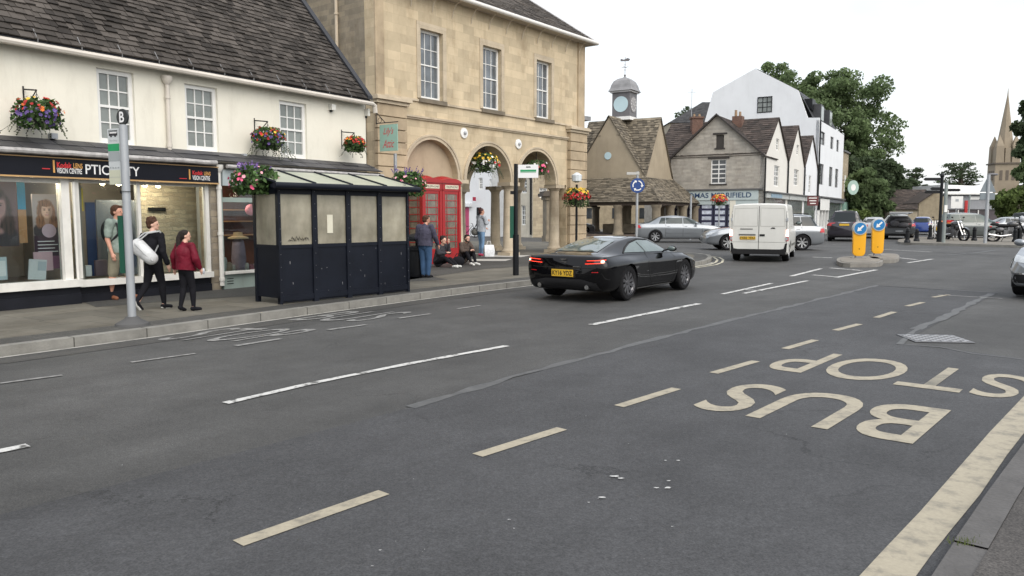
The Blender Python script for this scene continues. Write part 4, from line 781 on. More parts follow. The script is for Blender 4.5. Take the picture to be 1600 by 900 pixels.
for k,(P,Q) in enumerate([((0,0),(m,0)),((LB,0),(m,0)),((LB,0),(LB,m)),((0,0),(0,m)),((0,LB),(0,m)),((LB,LB),(LB,m))]): tri_tiles(bc_roof,(Q[0],Q[1],za+.01),(m,m,za+.01),(P[0],P[1],zs),40+k)
bc_roof.build('roof',SLATE2,bc)
# skirt roof
ov=1.75; ze=2.55; mb=MB()
O=[(-ov,-ov),(LB+ov,-ov),(LB+ov,LB+ov),(-ov,LB+ov)]; I=[(0,0),(LB,0),(LB,LB),(0,LB)]
for i in range(4):
    a,b=O[i],O[(i+1)%4]; c,d=I[(i+1)%4],I[i]; tiles(mb,(*a,ze),(*b,ze),(*c,zs+.03),(*d,zs+.03),row=.2,w=.3,th=.035,seed=60+i,jit=.35); mb.add([(*a,ze-.02),(*b,ze-.02),(*c,zs),(*d,zs)],[(0,1,2,3)])
mb.build('skirt_roof',SLATE2,bc)
bx(-ov+.15,LB+ov-.15,-ov+.15,LB+ov-.15,ze-.02,ze+.1).build('ceiling',M('dark_timber',(.05,.035,.025),.8),bc)
mb=MB().box(-ov+.2,LB+ov-.2,-ov+.2,-ov+.45,ze-.25,ze-.03).box(LB+ov-.45,LB+ov-.2,-ov+.45,LB+ov-.2,ze-.25,ze-.03).box(-ov+.2,-ov+.45,-ov+.45,LB+ov-.2,ze-.25,ze-.03); mb.build('beam',MATS['dark_timber'],bc)
CST=M('column_stone',(.22,.185,.135),.9,var=.3,vs=2,bump=.3,bs=10,dirt=.5)
cp=[]
for k in range(4):
    for q in ((-ov+.4+k*(LB+2*ov-.8)/3,-ov+.4),(-ov+.4+k*(LB+2*ov-.8)/3,LB+ov-.4)): cp.append(q)
for k in (1,2): cp+=[(LB+ov-.4,-ov+.4+k*(LB+2*ov-.8)/3),(-ov+.4,-ov+.4+k*(LB+2*ov-.8)/3)]
for x,y in cp: MB().lathe([(.42,0.1),(.42,.25),(.33,.4),(.30,ze-.5),(.36,ze-.4),(.40,ze-.22)],(x,y,0),12).build('column',CST,bc,True)
bx(-.4,.5,.2,1.0,.2,ze-.1).build('stone_pier',RUB,bc); bx(m-1.2,m+1.2,m-1.2,m+1.2,.2,.9).build('stone_steps',CST,bc); bx(m-.5,m+.5,m-.5,m+.5,.9,ze).build('stone_shaft',CST,bc)
bx(-ov,LB+ov,-ov,LB+ov,0.0,.16).build('stone_floor',M('cross_floor',(.13,.10,.08),.9,var=.3),bc)
t=MB().lathe([(.02,-.02),(.28,-.02),(.28,.02),(.02,.02)],(m-.05,.09,6.05),24,'y').build('roundel',M('pale_blue_dial',(.46,.60,.64),.4,var=.03),bc)
for dx in (-.75,.75): bx(m+dx-.1,m+dx+.1,.08,.13,7.55,7.62).build('vent_block',RUB,bc)
# turret
w_=.78; TG=M('turret_grey',(.13,.125,.13),.5,var=.2); mb=MB().box(m-w_,m+w_,m-w_,m+w_,za-.1,za+.15); mb.build('turret_base',WHITE,bc)
bx(m-w_+.05,m+w_-.05,m-w_+.05,m+w_-.05,za+.15,za+2.0).build('turret_body',TG,bc)
mb=MB().box(m-w_-.1,m+w_+.1,m-w_-.1,m+w_+.1,za+2.0,za+2.12); mb.build('turret_cornice',M('turret_white',(.55,.54,.54),.5,dirt=.3),bc)
rings=[]
for r_,z_ in ((1.0,2.12),(.93,2.2),(.86,2.35),(.8,2.6),(.66,2.9),(.42,3.1),(.12,3.22),(.03,3.3)):
    rings.append([(m+r_*sx,m+r_*sy,za+z_) for sx,sy in ((-1,-1),(0,-1.04),(1,-1),(1.04,0),(1,1),(0,1.04),(-1,1),(-1.04,0))])
MB().loft(rings).build('turret_dome',LEAD,bc)
MB().lathe([(.02,-.03),(.60,-.03),(.60,0),(.02,0)],(m,m-w_+.05,za+1.1),30,'y').build('blue_dial',MATS['pale_blue_dial'],bc)
cf=MB().lathe([(.02,0),(.60,0),(.60,.03),(.02,.03)],(m+w_-.05,m,za+1.1),30,'x').build('clock_face',M('clock_grey',(.25,.24,.24),.5,var=0),bc)
mb=MB()
for k in range(12):
    a=k*PI/6; y_,z_=m+.46*math.sin(a),za+1.1+.46*math.cos(a); mb.add([(m+w_-.01,y_+.07*math.cos(a)*.5+.07*math.sin(a),z_-.07*math.sin(a)*.5+.07*math.cos(a)),(m+w_-.01,y_-.035*math.cos(a)+.07*math.sin(a),z_+.035*math.sin(a)+.07*math.cos(a)),(m+w_-.01,y_-.035*math.cos(a)-.07*math.sin(a),z_+.035*math.sin(a)-.07*math.cos(a)),(m+w_-.01,y_+.035*math.cos(a)-.07*math.sin(a),z_-.035*math.sin(a)-.07*math.cos(a))],[(0,1,2,3)])
mb.build('hour_marks',WHITE,cf)
mb=MB().box(m+w_-.012,m+w_-.004,m-.02,m+.02,za+1.1,za+1.55); mb.prism([(m+w_-.012,m,za+1.13),(m+w_-.012,m,za+1.07),(m+w_-.012,m+.28,za+.98)],(.006,0,0)); mb.build('clock_hands',WHITE,cf)
mb=MB().tube([(m,m,za+3.3),(m,m,za+4.8)],.022,6).ell((m,m,za+3.38),(.09,.09,.09)).box(m-.3,m+.3,m-.012,m+.012,za+4.0,za+4.03).box(m-.012,m+.012,m-.3,m+.3,za+4.0,za+4.03)
mb.prism([(m-.4,m,za+4.5),(m+.3,m,za+4.45),(m+.42,m,za+4.6),(m+.2,m,za+4.7),(m-.1,m,za+4.6),(m-.38,m,za+4.7)],(0,.02,0)); mb.ell((m,m,za+3.8),(.05,.05,.05)).ell((m,m,za+4.2),(.05,.05,.04)); mb.build('weather_vane',M('vane_iron',(.16,.15,.15),.5),bc)
# ---------------- estate agents stone house and gabled row
FR=Frame(19.5-7.5*math.sin(e_),60-7.5*math.cos(e_),121); RW=Frame(19.5,60,31)
BROWNT=BROOF
def gwall(par,w,ze,zt,holes,y,th,mat,name): return wall([(0,0),(w,0),(w,ze),(w/2,zt),(0,ze)],holes,y,th).build(name,mat,par)
st=thing('stone_house','grey rubble stone gabled house with pale blue shopfront and brown tiled roof','house',(FR.o.x,FR.o.y,0),FR.rz)
f=FR.fp; w=7.5
GS=MB_('grey_rubble',(.42,.39,.34),(.32,.30,.265),(.36,.335,.295),bw=.5,bh=.17,ms=.012,warp=.05,bump=.4,var=.22,stainamt=.5)
def hr(u0,v0,u1,v1,fr,d=0): a=fr.fp(u0,v0,d); b=fr.fp(u1,v1,d); return (a[0],b[0],b[1],a[1])
wd=hr(1111,249,1134,287,FR); at_=hr(1119,211,1131,231,FR); sf=hr(1068,316,1190,420,FR); sf=(.35,6.9,.3,2.75)
gwall(st,w,6.15,9.45,[rect(*wd),rect(*at_),rect(sf[0],sf[1],.35,sf[3])],0,.35,GS,'front_wall')
sash(st,*wd,.1,2,5,fr=.08,bar=.085,mg=DPANE,meet=False); bx(at_[0],at_[1],.1,.14,at_[2],at_[3]).build('shutter',M('dark_shutter',(.04,.035,.03),.7),st)
DKW=M('dark_wood',(.035,.03,.028),.8)
for q in (wd,at_): bx(q[0]-.25,q[1]+.25,-.05,.08,q[3]+.03,q[3]+.16).build('lintel',DKW,st); bx(q[0]-.1,q[1]+.1,-.06,.1,q[2]-.1,q[2]).build('sill',DKW,st)
FPB=M('fascia_pale_blue',(.45,.52,.52),.5,var=.04)
s1=FR.fp(1078,297,-.15); s2=FR.fp(1185,296,-.15); fz=(FR.fp(1180,312,-.15)[1],FR.fp(1180,297,-.15)[1])
fs=bx(.2,s2[0],-.15,.0,fz[0],fz[1]).build('fascia_sign',FPB,st); a=FR.fp(1060,305,-.16)[0]; b=FR.fp(1174,305,-.16)[0]
txt('THOMAS MERRIFIELD',a,b,fz[0]+.18,fz[1]-.16,-.165,M('sign_navy',(.02,.05,.12),.5,var=0),fs,bold=.015)
bx(0,w,-.25,.0,fz[1]+.02,fz[1]+.14).build('cornice',M('slate_strip',(.10,.10,.10),.6),st)
bx(.2,s2[0],-.08,.0,fz[0]-.35,fz[0]).build('fascia_frame',FPB,st)
NVB=M('display_navy',(.035,.035,.075),.4); bx(sf[0],sf[1],.1,.14,.35,sf[3]).build('shop_glass',DPANE,st)
mb=MB(); mb2=MB()
for i in range(6):
    x=sf[0]+.12+i*1.08
    if i in (2,): pass
    mb2.box(x-.06,x+.95,.02,.06,.6,2.6)
    for k in range(4): mb.box(x+.06,x+.84,.0,.019,.72+k*.47,1.02+k*.47)
mb2.build('display_frame',NVB,st); mb.build('property_cards',M('card_pale',(.48,.52,.60),.5,var=.5,vs=3),st)
for x in (.9,5.2): bx(x-.25,x+.2,-.1,.0,0.35,2.75).build('shopfront_pier',CREAM,st)
# main roof of the stone house plus cross wing behind first white gable
zr2=9.5; mb=MB()
RB=4.4
tiles(mb,(-.15,-.25,6.05),(-.15,9,6.05),(w/2,9,zr2),(w/2,-.25,zr2),row=.28,w=.3,th=.03,seed=80); tiles(mb,(w+.1,-.25,6.1),(w+.1,4.4,6.1),(w/2,4.4,zr2),(w/2,-.25,zr2),row=.25,w=.3,th=.03,seed=81)
mb.add([(w/2,-.2,zr2-.02),(w+.1,-.2,6.08),(w+.1,4.4,6.08),(w/2,4.4,zr2-.02)],[(0,1,2,3)]); mb.add([(w/2,-.2,zr2-.02),(-.15,-.2,6.03),(-.15,9,6.03),(w/2,9,zr2-.02)],[(0,1,2,3)])
mb.build('roof',BROWNT,st)
mb=MB(); mb.prism([(-.2,-.3,5.95),(w/2,-.3,zr2-.05),(w/2,-.3,zr2+.1),(-.2,-.3,6.12)],(0,.12,0)); mb.prism([(w+.2,-.3,5.95),(w/2,-.3,zr2-.05),(w/2,-.3,zr2+.1),(w+.2,-.3,6.12)],(0,.12,0)); mb.build('bargeboard',DKW,st)
bx(w/2+.3,w/2+1.1,3.2,4.0,zr2-.8,zr2+.22).build('chimney',MB_('brick_red',(.15,.078,.058),(.11,.058,.045),(.2,.15,.12),bw=.22,bh=.075,ms=.01,bump=.2),st)
MB().lathe([(.12,zr2+.2),(.10,zr2+.7),(.12,zr2+.75)],(w/2+.5,3.6,0),10).build('chimney_pot',M('pot_buff',(.28,.19,.115),.8),st); MB().lathe([(.11,zr2+.2),(.09,zr2+.6)],(w/2+.85,3.6,0),10).build('chimney_pot',MATS['pot_buff'],st)
MB().tube([(w+.12,-.1,6.0),(w+.12,-.1,.3)],.07,6).build('downpipe',BLK,st,True)
# gabled row
def gablehouse(label,s0,s1,ze,zt,mat,wins,name='gabled_house',depth=9):
    t=thing(name,label,'house',RW.w((s0,0,0)),RW.rz,'gabled houses in the row'); L_=s1-s0
    wall([(0,0),(L_,0),(L_,ze),(L_/2,zt),(0,ze)],[rect(*q) for q in wins],0,.3).build('front_wall',mat,t)
    for q in wins: sash(t,*q,.08,2,4,fr=.08,bar=.04,mg=M('pane_mid',(.13,.14,.14),.1,spec=.8))
    mb=MB(); tiles(mb,(-.05,-.15,ze+.02),(-.05,depth,ze+.02),(L_/2,depth,zt+.03),(L_/2,-.15,zt+.03),row=.3,w=.35,th=.03,seed=int(s0*7)+90)
    mb.add([(-.05,-.15,ze-.12),(-.05,depth,ze-.12),(L_/2,depth,zt),(L_/2,-.15,zt)],[(0,1,2,3)]); mb.add([(L_+.05,-.15,ze-.12),(L_+.05,depth,ze-.12),(L_/2,depth,zt),(L_/2,-.15,zt)],[(0,1,2,3)]); mb.build('roof',BROWNT,t)
    bx(-.0,.14,-.02,.3,0,ze) if 0 else None
    MB().tube([(L_,-.1,ze),(L_,-.1,3.0)],.07,6).build('downpipe',BLK,t,True)
    return t
def rwin(u0,v0,u1,v1,s0): a=RW.fp(u0,v0); b=RW.fp(u1,v1); c=(a[1]); return (a[0]-s0,b[0]-s0,b[1],a[1])
g1=gablehouse('first cream gable of the row, beside the grey stone house',0,8.45,6.35,9.5,CRENW,[rwin(1210,258,1217,292,0),rwin(1213,216,1217,236,0)])
g2=gablehouse('second, narrower cream gable of the row beside the first',8.5,16.0,6.2,9.65,CRENW,[rwin(1241,264,1247,291,8.5),rwin(1245,226,1248,243,8.5)])
g3=gablehouse('white third gable next to the tall white building',16.05,23.2,6.3,9.4,WREN,[rwin(1257,272,1259.5,300,16.05),rwin(1264,274,1266.5,302,16.05),rwin(1264.5,229,1266.5,242,16.05)])
for gg,s0,L_ in ((g1,0,8.45),(g2,8.5,7.5),(g3,16.05,7.15)):
    bx(.1,L_-.1,-.25,.0,2.95,3.35).build('fascia_sign',M('row_fascia',(.42,.44,.43),.6,dirt=.3),gg); bx(.0,L_,-.4,.0,3.36,3.46).build('cornice',M('slate_strip',(.1,.1,.1),.6),gg)
    bx(.5,L_-.5,-.04,.0,.5,2.9).build('shop_window',M('row_window',(.14,.16,.16),.1,var=.5,vs=1,spec=.8),gg)
bx(1.5,5.5,-.28,-.251,3.0,3.3).build('sign_panel',M('panel_blue',(.22,.32,.40),.5),g1)
# tall white building
tw=thing('tall_white_building','tall white building with broad barn shaped gable and slate mansard roof above the row','building',RW.w((23.3,0,0)),RW.rz)
WZ=11.3
FA=Frame(RW.w((23.3,0,0)).x-14.5*math.sin(e_),RW.w((23.3,0,0)).y-14.5*math.cos(e_),121)
def fpt(u,v): a=FA.fp(u,v); return a
P=[(fpt(1096,240)[0],0),(14.5,0),(14.5,fpt(1278,184)[1]),(fpt(1262,184)[0],fpt(1262,184)[1]),fpt(1247,141),fpt(1180,107),fpt(1114,144),(fpt(1097,205)[0],fpt(1097,205)[1])]
wh=fpt(1185,153);wh2=fpt(1205,174)
hole=rect(wh[0],wh2[0],wh2[1],wh[1]); tmp=wall(P,[hole],0,.35)
def q2(p): return (p[1],14.5-p[0],p[2])   # frame FA (x right, y back) -> RW local
tmp.v=[q2(v) for v in tmp.v]; tmp.build('gable_wall',WREN,tw)
o=MB(); o.box(-.05,.02,14.5-wh2[0]-.08,14.5-wh[0]+.08,wh2[1]-.08,wh2[1]).box(-.05,.02,14.5-wh2[0]-.08,14.5-wh[0]+.08,wh[1],wh[1]+.08).box(-.05,.02,14.5-wh[0],14.5-wh[0]+.08,wh2[1],wh[1]).box(-.05,.02,14.5-wh2[0]-.08,14.5-wh2[0],wh2[1],wh[1])
for i in (1,2): z=wh2[1]+(wh[1]-wh2[1])*i/3; o.box(.03,.07,14.5-wh2[0],14.5-wh[0],z-.03,z+.03); y=14.5-wh2[0]+(wh2[0]-wh[0])*i/3; o.box(.025,.065,y-.03,y+.03,wh2[1],wh[1])
wf=o.build('window',BLK,tw); bx(.08,.1,14.5-wh2[0],14.5-wh[0],wh2[1],wh[1]).build('pane',PANE,wf)
L4=40.6-23.3; sw=[]
for u0,v0,u1,v1 in ((1282,204,1288.5,228),(1298,211,1301.8,232),(1307.5,214,1310.5,235),(1280.5,255,1286,289),(1296,260,1300,290),(1305.5,262,1309,291)): a=RW.fp(u0,v0);b=RW.fp(u1,v1); sw.append((a[0]-23.3,b[0]-23.3,b[1],a[1]))
for k in (0,3): 
    for j in (1,2): sw[k+j]=(sw[k+j][0],sw[k+j][1],sw[k][2],sw[k][3])
wall(rect(0,L4,0,WZ),[rect(*q) for q in sw],-.002,.3).build('side_wall',WREN,tw)
for q in sw: sash(tw,*q,.1,1,2,fr=.09,bar=.08,mf=M('black_frame',(.03,.03,.032),.5),mg=DPANE)
MAN=M('mansard_slate',(.045,.046,.05),.5,var=.25,island=.3); kz=fpt(1247,141); ky=14.5-kz[0]; kk=14.5-fpt(1262,184)[0]; kz=kz[1]; ap=fpt(1180,107); ay=14.5-ap[0]
lk_=fpt(1114,144); lb_=fpt(1097,205)
mb=MB(); tiles(mb,(.36,kk-.6,WZ-.02),(L4-.2,kk-.6,WZ-.02),(L4-.2,ky,kz),(.36,ky,kz),row=.35,w=.4,th=.02,seed=99); tiles(mb,(.1,ky,kz),(L4,ky,kz),(L4,ay,ap[1]+.05),(.1,ay,ap[1]+.05),row=.4,w=.5,th=.02,seed=98)
mb.add([(.36,kk-.6,WZ-.04),(L4-.2,kk-.6,WZ-.04),(L4-.2,ky,kz-.03),(.36,ky,kz-.03)],[(0,1,2,3)]); mb.add([(.1,ay,ap[1]),(L4,ay,ap[1]),(L4,14.5-lk_[0],lk_[1]),(.1,14.5-lk_[0],lk_[1])],[(0,1,2,3)]); mb.add([(.1,14.5-lb_[0],lb_[1]),(L4,14.5-lb_[0],lb_[1]),(L4,14.5-lk_[0],lk_[1]),(.1,14.5-lk_[0],lk_[1])],[(0,1,2,3)]); mb.build('mansard_roof',MAN,tw)
bx(L4-.35,L4-.05,.3,14,0,WZ-.1).build('end_wall',WREN,tw); bx(.36,L4,.3,kk-.5,WZ-.15,WZ-.05).build('parapet_top',LEAD,tw)
for s_,a in ((3.0,.9),(8.5,.9)):
    dm=MB(); y0=kk-.9; dm.box(s_-a,s_+a,y0,ky+.5,WZ,WZ+1.9).build('dormer',MAN,tw); 
    d_=tw.children[-1]; bx(s_-a+.15,s_+a-.15,y0-.05,y0-.002,WZ+.25,WZ+1.7).build('dormer_window',PANE,d_)
mb=MB(); mb.prism([(1.2,kk-.2,WZ+1.2),(1.2,kk-.2,WZ+2.4),(1.2,kk+1.2,WZ+2.4)],(1.8,0,0)) ; mb.build('roof_light',BLK,tw)
bx(0,L4,-.35,-.0,3.0,3.35).build('fascia_sign',M('fascia_grey',(.14,.15,.165),.5),tw); bx(0,L4,-.5,.0,3.4,3.55).build('cornice',M('slate_strip',(.1,.1,.1),.6),tw)
bx(.2,6,-.38,-.351,2.1,3.3).build('white_fascia',WHITE,tw); bx(.6,L4-.5,-.06,-.003,.4,2.95).build('shop_window',MATS['row_window'],tw)
for x in (.3,2.2,4.0,6.0): bx(x,x+.18,-.3,-.07,.1,2.1).build('shop_post',WHITE,tw)
MB().tube([(-.1,-.15,WZ),(-.1,-.15,3.5)],.08,6).build('downpipe',BLK,tw,True)
bs_=thing('stone_end_house','narrow buff stone house at the far end of the white building','house',RW.w((40.65,0,0)),RW.rz)
bx(0,4.5,0,8,0,9.3).build('wall',MB_('buff_rubble',(.40,.34,.24),(.30,.25,.18),(.3,.26,.2),bw=.5,bh=.2,ms=.01,warp=.04,bump=.3),bs_); bx(-.1,4.6,-.2,8,9.3,9.5).build('parapet',M('slate_strip',(.1,.1,.1),.6),bs_); bx(1.6,2.6,-.06,-.002,4.5,6.5).build('window',WHITE,bs_)
bx(.2,4.3,-.3,-.002,.2,3.2).build('shopfront',M('shop_green',(.22,.36,.30),.5),bs_); bx(.6,2.0,-.32,-.301,.4,2.3).build('shop_window',WHITE,bs_)
# hanging signs of the row
p=at(1333,293,84); t=thing('hanging_sign','round pale green hanging sign at the far end of the row','sign',p,0); MB().lathe([(.02,-.05),(.78,-.05),(.78,.05),(.02,.05)],(0,0,0),24,'y').build('sign_board',M('sign_mint',(.33,.45,.40),.5),t).scale=(.75,1,1); MB().lathe([(.02,-.052),(.36,-.054),(.36,-.05),(.02,-.05)],(0,-.01,0),20,'y').build('emblem',WHITE,t).scale=(.75,1,1); MB().tube([(0,0,.8),(-1.2,0,.8)],.04,6).build('bracket',BLK,t)
p=at(1270,314,70); t=thing('hanging_sign','dark red projecting sign with pale lettering above the silver estate car','sign',p,0); bx(-.5,.5,-.04,.04,-.42,.42).build('sign_board',M('sign_maroon',(.10,.018,.02),.5),t); mb=MB()
for i in range(3): mb.box(-.38+.06*i,.34-.04*i,-.055,-.041,.22-i*.24,.3-i*.24)
mb.build('sign_lines',WHITE,t); MB().tube([(-.6,0,.46),(.6,0,.46)],.03,6).build('bracket',BLK,t)
# buildings behind: slate roofed house with brick chimney, left of the tall white gable
def slope_house(name,label,x0,x1,Y,ze,zr,wallm,roofm,depth=8,hip=0,wins=(),az=90,group=None):
    fr=Frame(x0,Y,az); t=thing(name,label,'house',(x0,Y,0),fr.rz,group); L_=(x1-x0)/math.cos(R(az-90)); bx(0,L_,0,depth,0,ze).build('wall',wallm,t)
    mb=MB(); A=(-.2,-.3,ze);B=(L_+.2,-.3,ze);C=(L_+.2-hip,depth/2,zr);D=(-.2+hip,depth/2,zr); tiles(mb,A,B,C,D,row=.3,w=.35,th=.03,seed=int(Y)); mb.add([A,B,C,D,(L_+.2,depth+.3,ze),(-.2,depth+.3,ze)],[(0,1,2,3),(3,2,4,5),(1,4,2),(0,3,5)]); mb.build('roof',roofm,t)
    for q in wins: sash(t,q[0],q[1],q[2],q[3],-.04,2,4,fr=.07,bar=.035,mg=DPANE)
    return t
bh=slope_house('back_house','slate roofed stone house behind the market cross and the stone house',18.6,31,92,12.4,15.4,M('pale_stone_wall',(.42,.37,.28),.9,dirt=.3),M('dark_slate_far',(.05,.05,.052),.7,island=.3),hip=5.0)
b9=slope_house('back_house','brown roofed house tucked between the market cross and the stone house',13.2,19,69,6.0,9.2,GS,BROWNT,hip=0)
p=at(1088,215,66); t=thing('chimney_stack','tall red brick chimney stack between the market cross and white gable','chimney',(p.x,p.y,0),0); bx(-.45,.45,-.4,.4,6,at(1088,186,66).z).build('stack',MATS['brick_red'],t); bx(-.52,.52,-.48,.48,at(1088,186,66).z,at(1088,184,66).z+.05).build('cap',MATS['brick_red'],t); z=at(1088,182,66).z; mb=MB().lathe([(.10,z),(.08,z+.2)],(-.22,0,0),8).lathe([(.10,z),(.08,z+.2)],(.22,0,0),8); mb.build('pot',MATS['pot_buff'],t)
MB().tube([(-.45,0,z),(-.45,0,z+2.3)],.025,5).box(-.8,-.1,-.01,.01,z+2.0,z+2.03).build('aerial',GREYP,t)
# buildings seen through the arcade
def flatfront(name,label,ul,ur,Y,Y2,zt,mat,wins,extra=None):
    a=(ul-800)/F*Y; b=(ur-800)/F*Y2; azz=math.degrees(math.atan2(b-a,Y2-Y)); fr=Frame(a,Y,azz); t=thing(name,label,'house',(a,Y,0),fr.rz,'houses seen through the arcade'); L_=math.hypot(b-a,Y2-Y)
    H=[]
    for (u0,v0,u1,v1) in wins: A=fr.fp(u0,v0);B=fr.fp(u1,v1); H.append((A[0],B[0],max(.05,B[1]),A[1]))
    wall(rect(0,L_,0,zt),[rect(*q) for q in H],0,.3).build('front_wall',mat,t); bx(0,L_,.31,6,zt-.3,zt).build('roof',LEAD,t)
    for q in H: sash(t,*q,.08,2,4,fr=.07,bar=.04,mg=M('pane_mid',(.13,.14,.14),.1,spec=.8))
    return t,fr
t,fr=flatfront('white_house','white rendered house with pink door seen through the middle arch',640,769,62,58,9,WREN,[(728,276,733,294),(748,278,754,296),(765,280,768.5,297)])
A=fr.fp(725,324);B=fr.fp(733,362); d_=bx(A[0],B[0],-.03,-.002,.05,A[1]).build('door',M('door_pink',(.42,.06,.14),.5),t); bx(A[0]-.3,B[0]+.3,-.3,-.002,A[1]+.05,A[1]+.3).build('door_hood',WREN,t)
A=fr.fp(745,324);B=fr.fp(752,362); bx(A[0],B[0],-.03,-.002,.05,A[1]).build('door',BLK,t)
A=fr.fp(743,308);B=fr.fp(747,314); bx(A[0],B[0],-.4,-.3,B[1],A[1]).build('projecting_sign',M('sign_crimson',(.35,.02,.05),.5),t)
t,fr=flatfront('white_house','white house with arched window seen behind the inner arcade column',769.5,812,58,56,9,M('white_render_b',(.60,.60,.58),.8,dirt=.2),[(771,322,775,362),(803,328,806,350)])
t,fr=flatfront('cream_house','pale cream house with sash windows behind the black bus stop pole',812.5,832,56,55,9,M('cream_far',(.56,.52,.43),.8,dirt=.2),[(814,279,823,302),(814,321,821,352)])
MB().tube([(fr.fp(831,300)[0],-.1,8.8),(fr.fp(831,300)[0],-.1,.2)],.08,6).build('downpipe',BLK,t)
t,fr=flatfront('stone_cottage','buff stone house with mullioned window seen through the right arch',832.5,903,55,56,7.6,MB_('buff_rubble',(.40,.34,.24),(.30,.25,.18),(.3,.26,.2)),[(843,294,855,309),(870,300,880,315)])
# gate pier
x,y=gp(864,378,.05); t=thing('gate_pier','stone gate pier with moulded dark cap seen through the right arch','pier',(x,y,0),R(10)); zc=at(864,299,y).z; bx(-.5,.5,-.5,.5,0,zc-.3).build('shaft',CST,t); MB().box(-.55,.55,-.55,.55,0,.4).box(-.58,.58,-.58,.58,zc-.5,zc-.3).build('base',CST,t); MB().box(-.75,.75,-.75,.75,zc-.3,zc-.12).box(-.66,.66,-.66,.66,zc-.12,zc).build('cap',M('cap_dark',(.09,.075,.06),.9),t)
# ---------------- far right: low house, modern building, church
t=slope_house('low_house','low stone house with brown tiled roof beyond the car park',49,54.5,100,2.3,5.0,M('pale_stone_wall',(.4,.3,.2),.9),BROWNT)
t.rotation_euler[2]-=R(8)
t=thing('stone_gable_house','buff stone gable wall house behind the finger post','house',(*[ (1455-800)/F*92,92],0),R(-12)); wall([(-1.6,0),(1.3,0),(1.3,3.6),(.2,4.4),(-1.6,3.0)],(),0,.4).build('gable_wall',M('gable_buff',(.33,.275,.19),.9,var=.2,dirt=.4),t); mb=MB(); mb.prism([(-1.8,-.2,2.9),(.2,-.2,4.4),(.2,6,4.4),(-1.8,6,2.9)],(0,0,.12)); mb.build('roof',BROWNT,t)
X0,X1=(1474-800)/F*105,(1556-800)/F*105; t=thing('modern_building','low modern grey clad building with bright white roof edge','building',(X0,105,0),0); w=X1-X0
z=lambda v,Y=105: at(1500,v,Y).z
bx(0,w,.2,10,0,z(326)).build('lower_wall',M('dark_glass_wall',(.06,.05,.055),.3,var=.4,vs=.5),t); bx(-.1,w+.1,0,10,z(327),z(304)).build('cladding',M('grey_cladding',(.26,.27,.29),.5,var=.1),t); bx(-.6,w+.6,-.6,11,z(304),z(303)+.1).build('roof_edge',WHITE,t)
mb=MB(); mb.prism([(0,1,z(303)+.15),(w*.96,1,z(303)+.15),(w*.98,1,z(291)),(0,1,z(288))],(0,8,0)); mb.build('white_fascia',M('bright_white',(.82,.82,.82),.5,var=0),t)
for i in range(5): bx(w*.05+i*w*.19,w*.05+i*w*.19+.12,.05,.19,.2,z(328)).build('mullion',WHITE,t)
pass; bx(w*.45,w*.75,-.1,-.002,z(312),z(307)).build('sign_panel',WHITE,t)
bx(w*.12,w*.17,-3,-2.8,0,z(314)).build('red_post',M('sign_red2',(.45,.03,.03),.5),t); t2=thing('white_sign','small white square sign in front of the modern building','sign',at(1495,316,98),0); bx(-.75,.75,-.04,.04,-.75,.75).build('sign_board',WHITE,t2); bx(-.2,.2,-.06,-.041,.1,.4).build('sign_mark',GREYP,t2); MB().tube([(0,.08,-.75),(0,.08,-at(1495,316,98).z)],.06,6).build('post',GREYP,t2)
CHX,CHY=(1572-800)/F*226.5,230.; sc=CHY/F; t=thing('church','old stone church tower with tall tapering spire on the right','church',(CHX,CHY,0),R(-14)); CHM=M('church_stone',(.27,.225,.165),.9,var=.15,vs=.15,bump=.2,bs=3,dirt=.35)
zf=lambda v: at(1572,v,CHY).z
hw=21*sc/1.25; bx(-hw,hw,-hw,hw,0,zf(256)).build('tower',CHM,t)
mb=MB().box(-hw-.4,hw+.4,-hw-.4,hw+.4,zf(257),zf(255))
for i in range(2):
    for k in range(3): x=-hw*.62+k*hw*.5; mb.box(x,x+hw*.22,-hw-.12,-hw-.01,zf(282),zf(267)) if i==0 else mb.box(-hw-.12,-hw-.01,x,x+hw*.22,zf(282),zf(267))
mb.build('string_band',M('church_dark',(.12,.10,.08),.9),t)
rings=[]; 
for r_,v in ((15.0*sc,256),(1.0*sc,150),(.25*sc,138)): rings.append([(r_*math.cos(k*PI/4+PI/8),r_*math.sin(k*PI/4+PI/8),zf(v)) for k in range(8)])
MB().loft(rings).build('spire',CHM,t)
for sx in (-1,1):
    for sy in (-1,1): rg_=[]; [rg_.append([(sx*(hw-1.1)+r_*math.cos(k*PI/2+.78),sy*(hw-1.1)+r_*math.sin(k*PI/2+.78),zf(v)) for k in range(4)]) for r_,v in ((1.5,256),(1.4,229),(.1,212))]; MB().loft(rg_).build('pinnacle',CHM,t)
mb=MB()
for k in range(8): a=k*PI/4; r_=11.2*sc; mb.box(r_*math.cos(a)-.7,r_*math.cos(a)+.7,r_*math.sin(a)-.7,r_*math.sin(a)+.7,zf(256),zf(232))
mb.build('lucarnes',CHM,t)
bx(hw,hw+30,-7,7,0,zf(300)).build('nave',CHM,t); bx(hw,hw+30,-7.2,7.2,zf(300),zf(290)).build('nave_roof',SLATE,t)

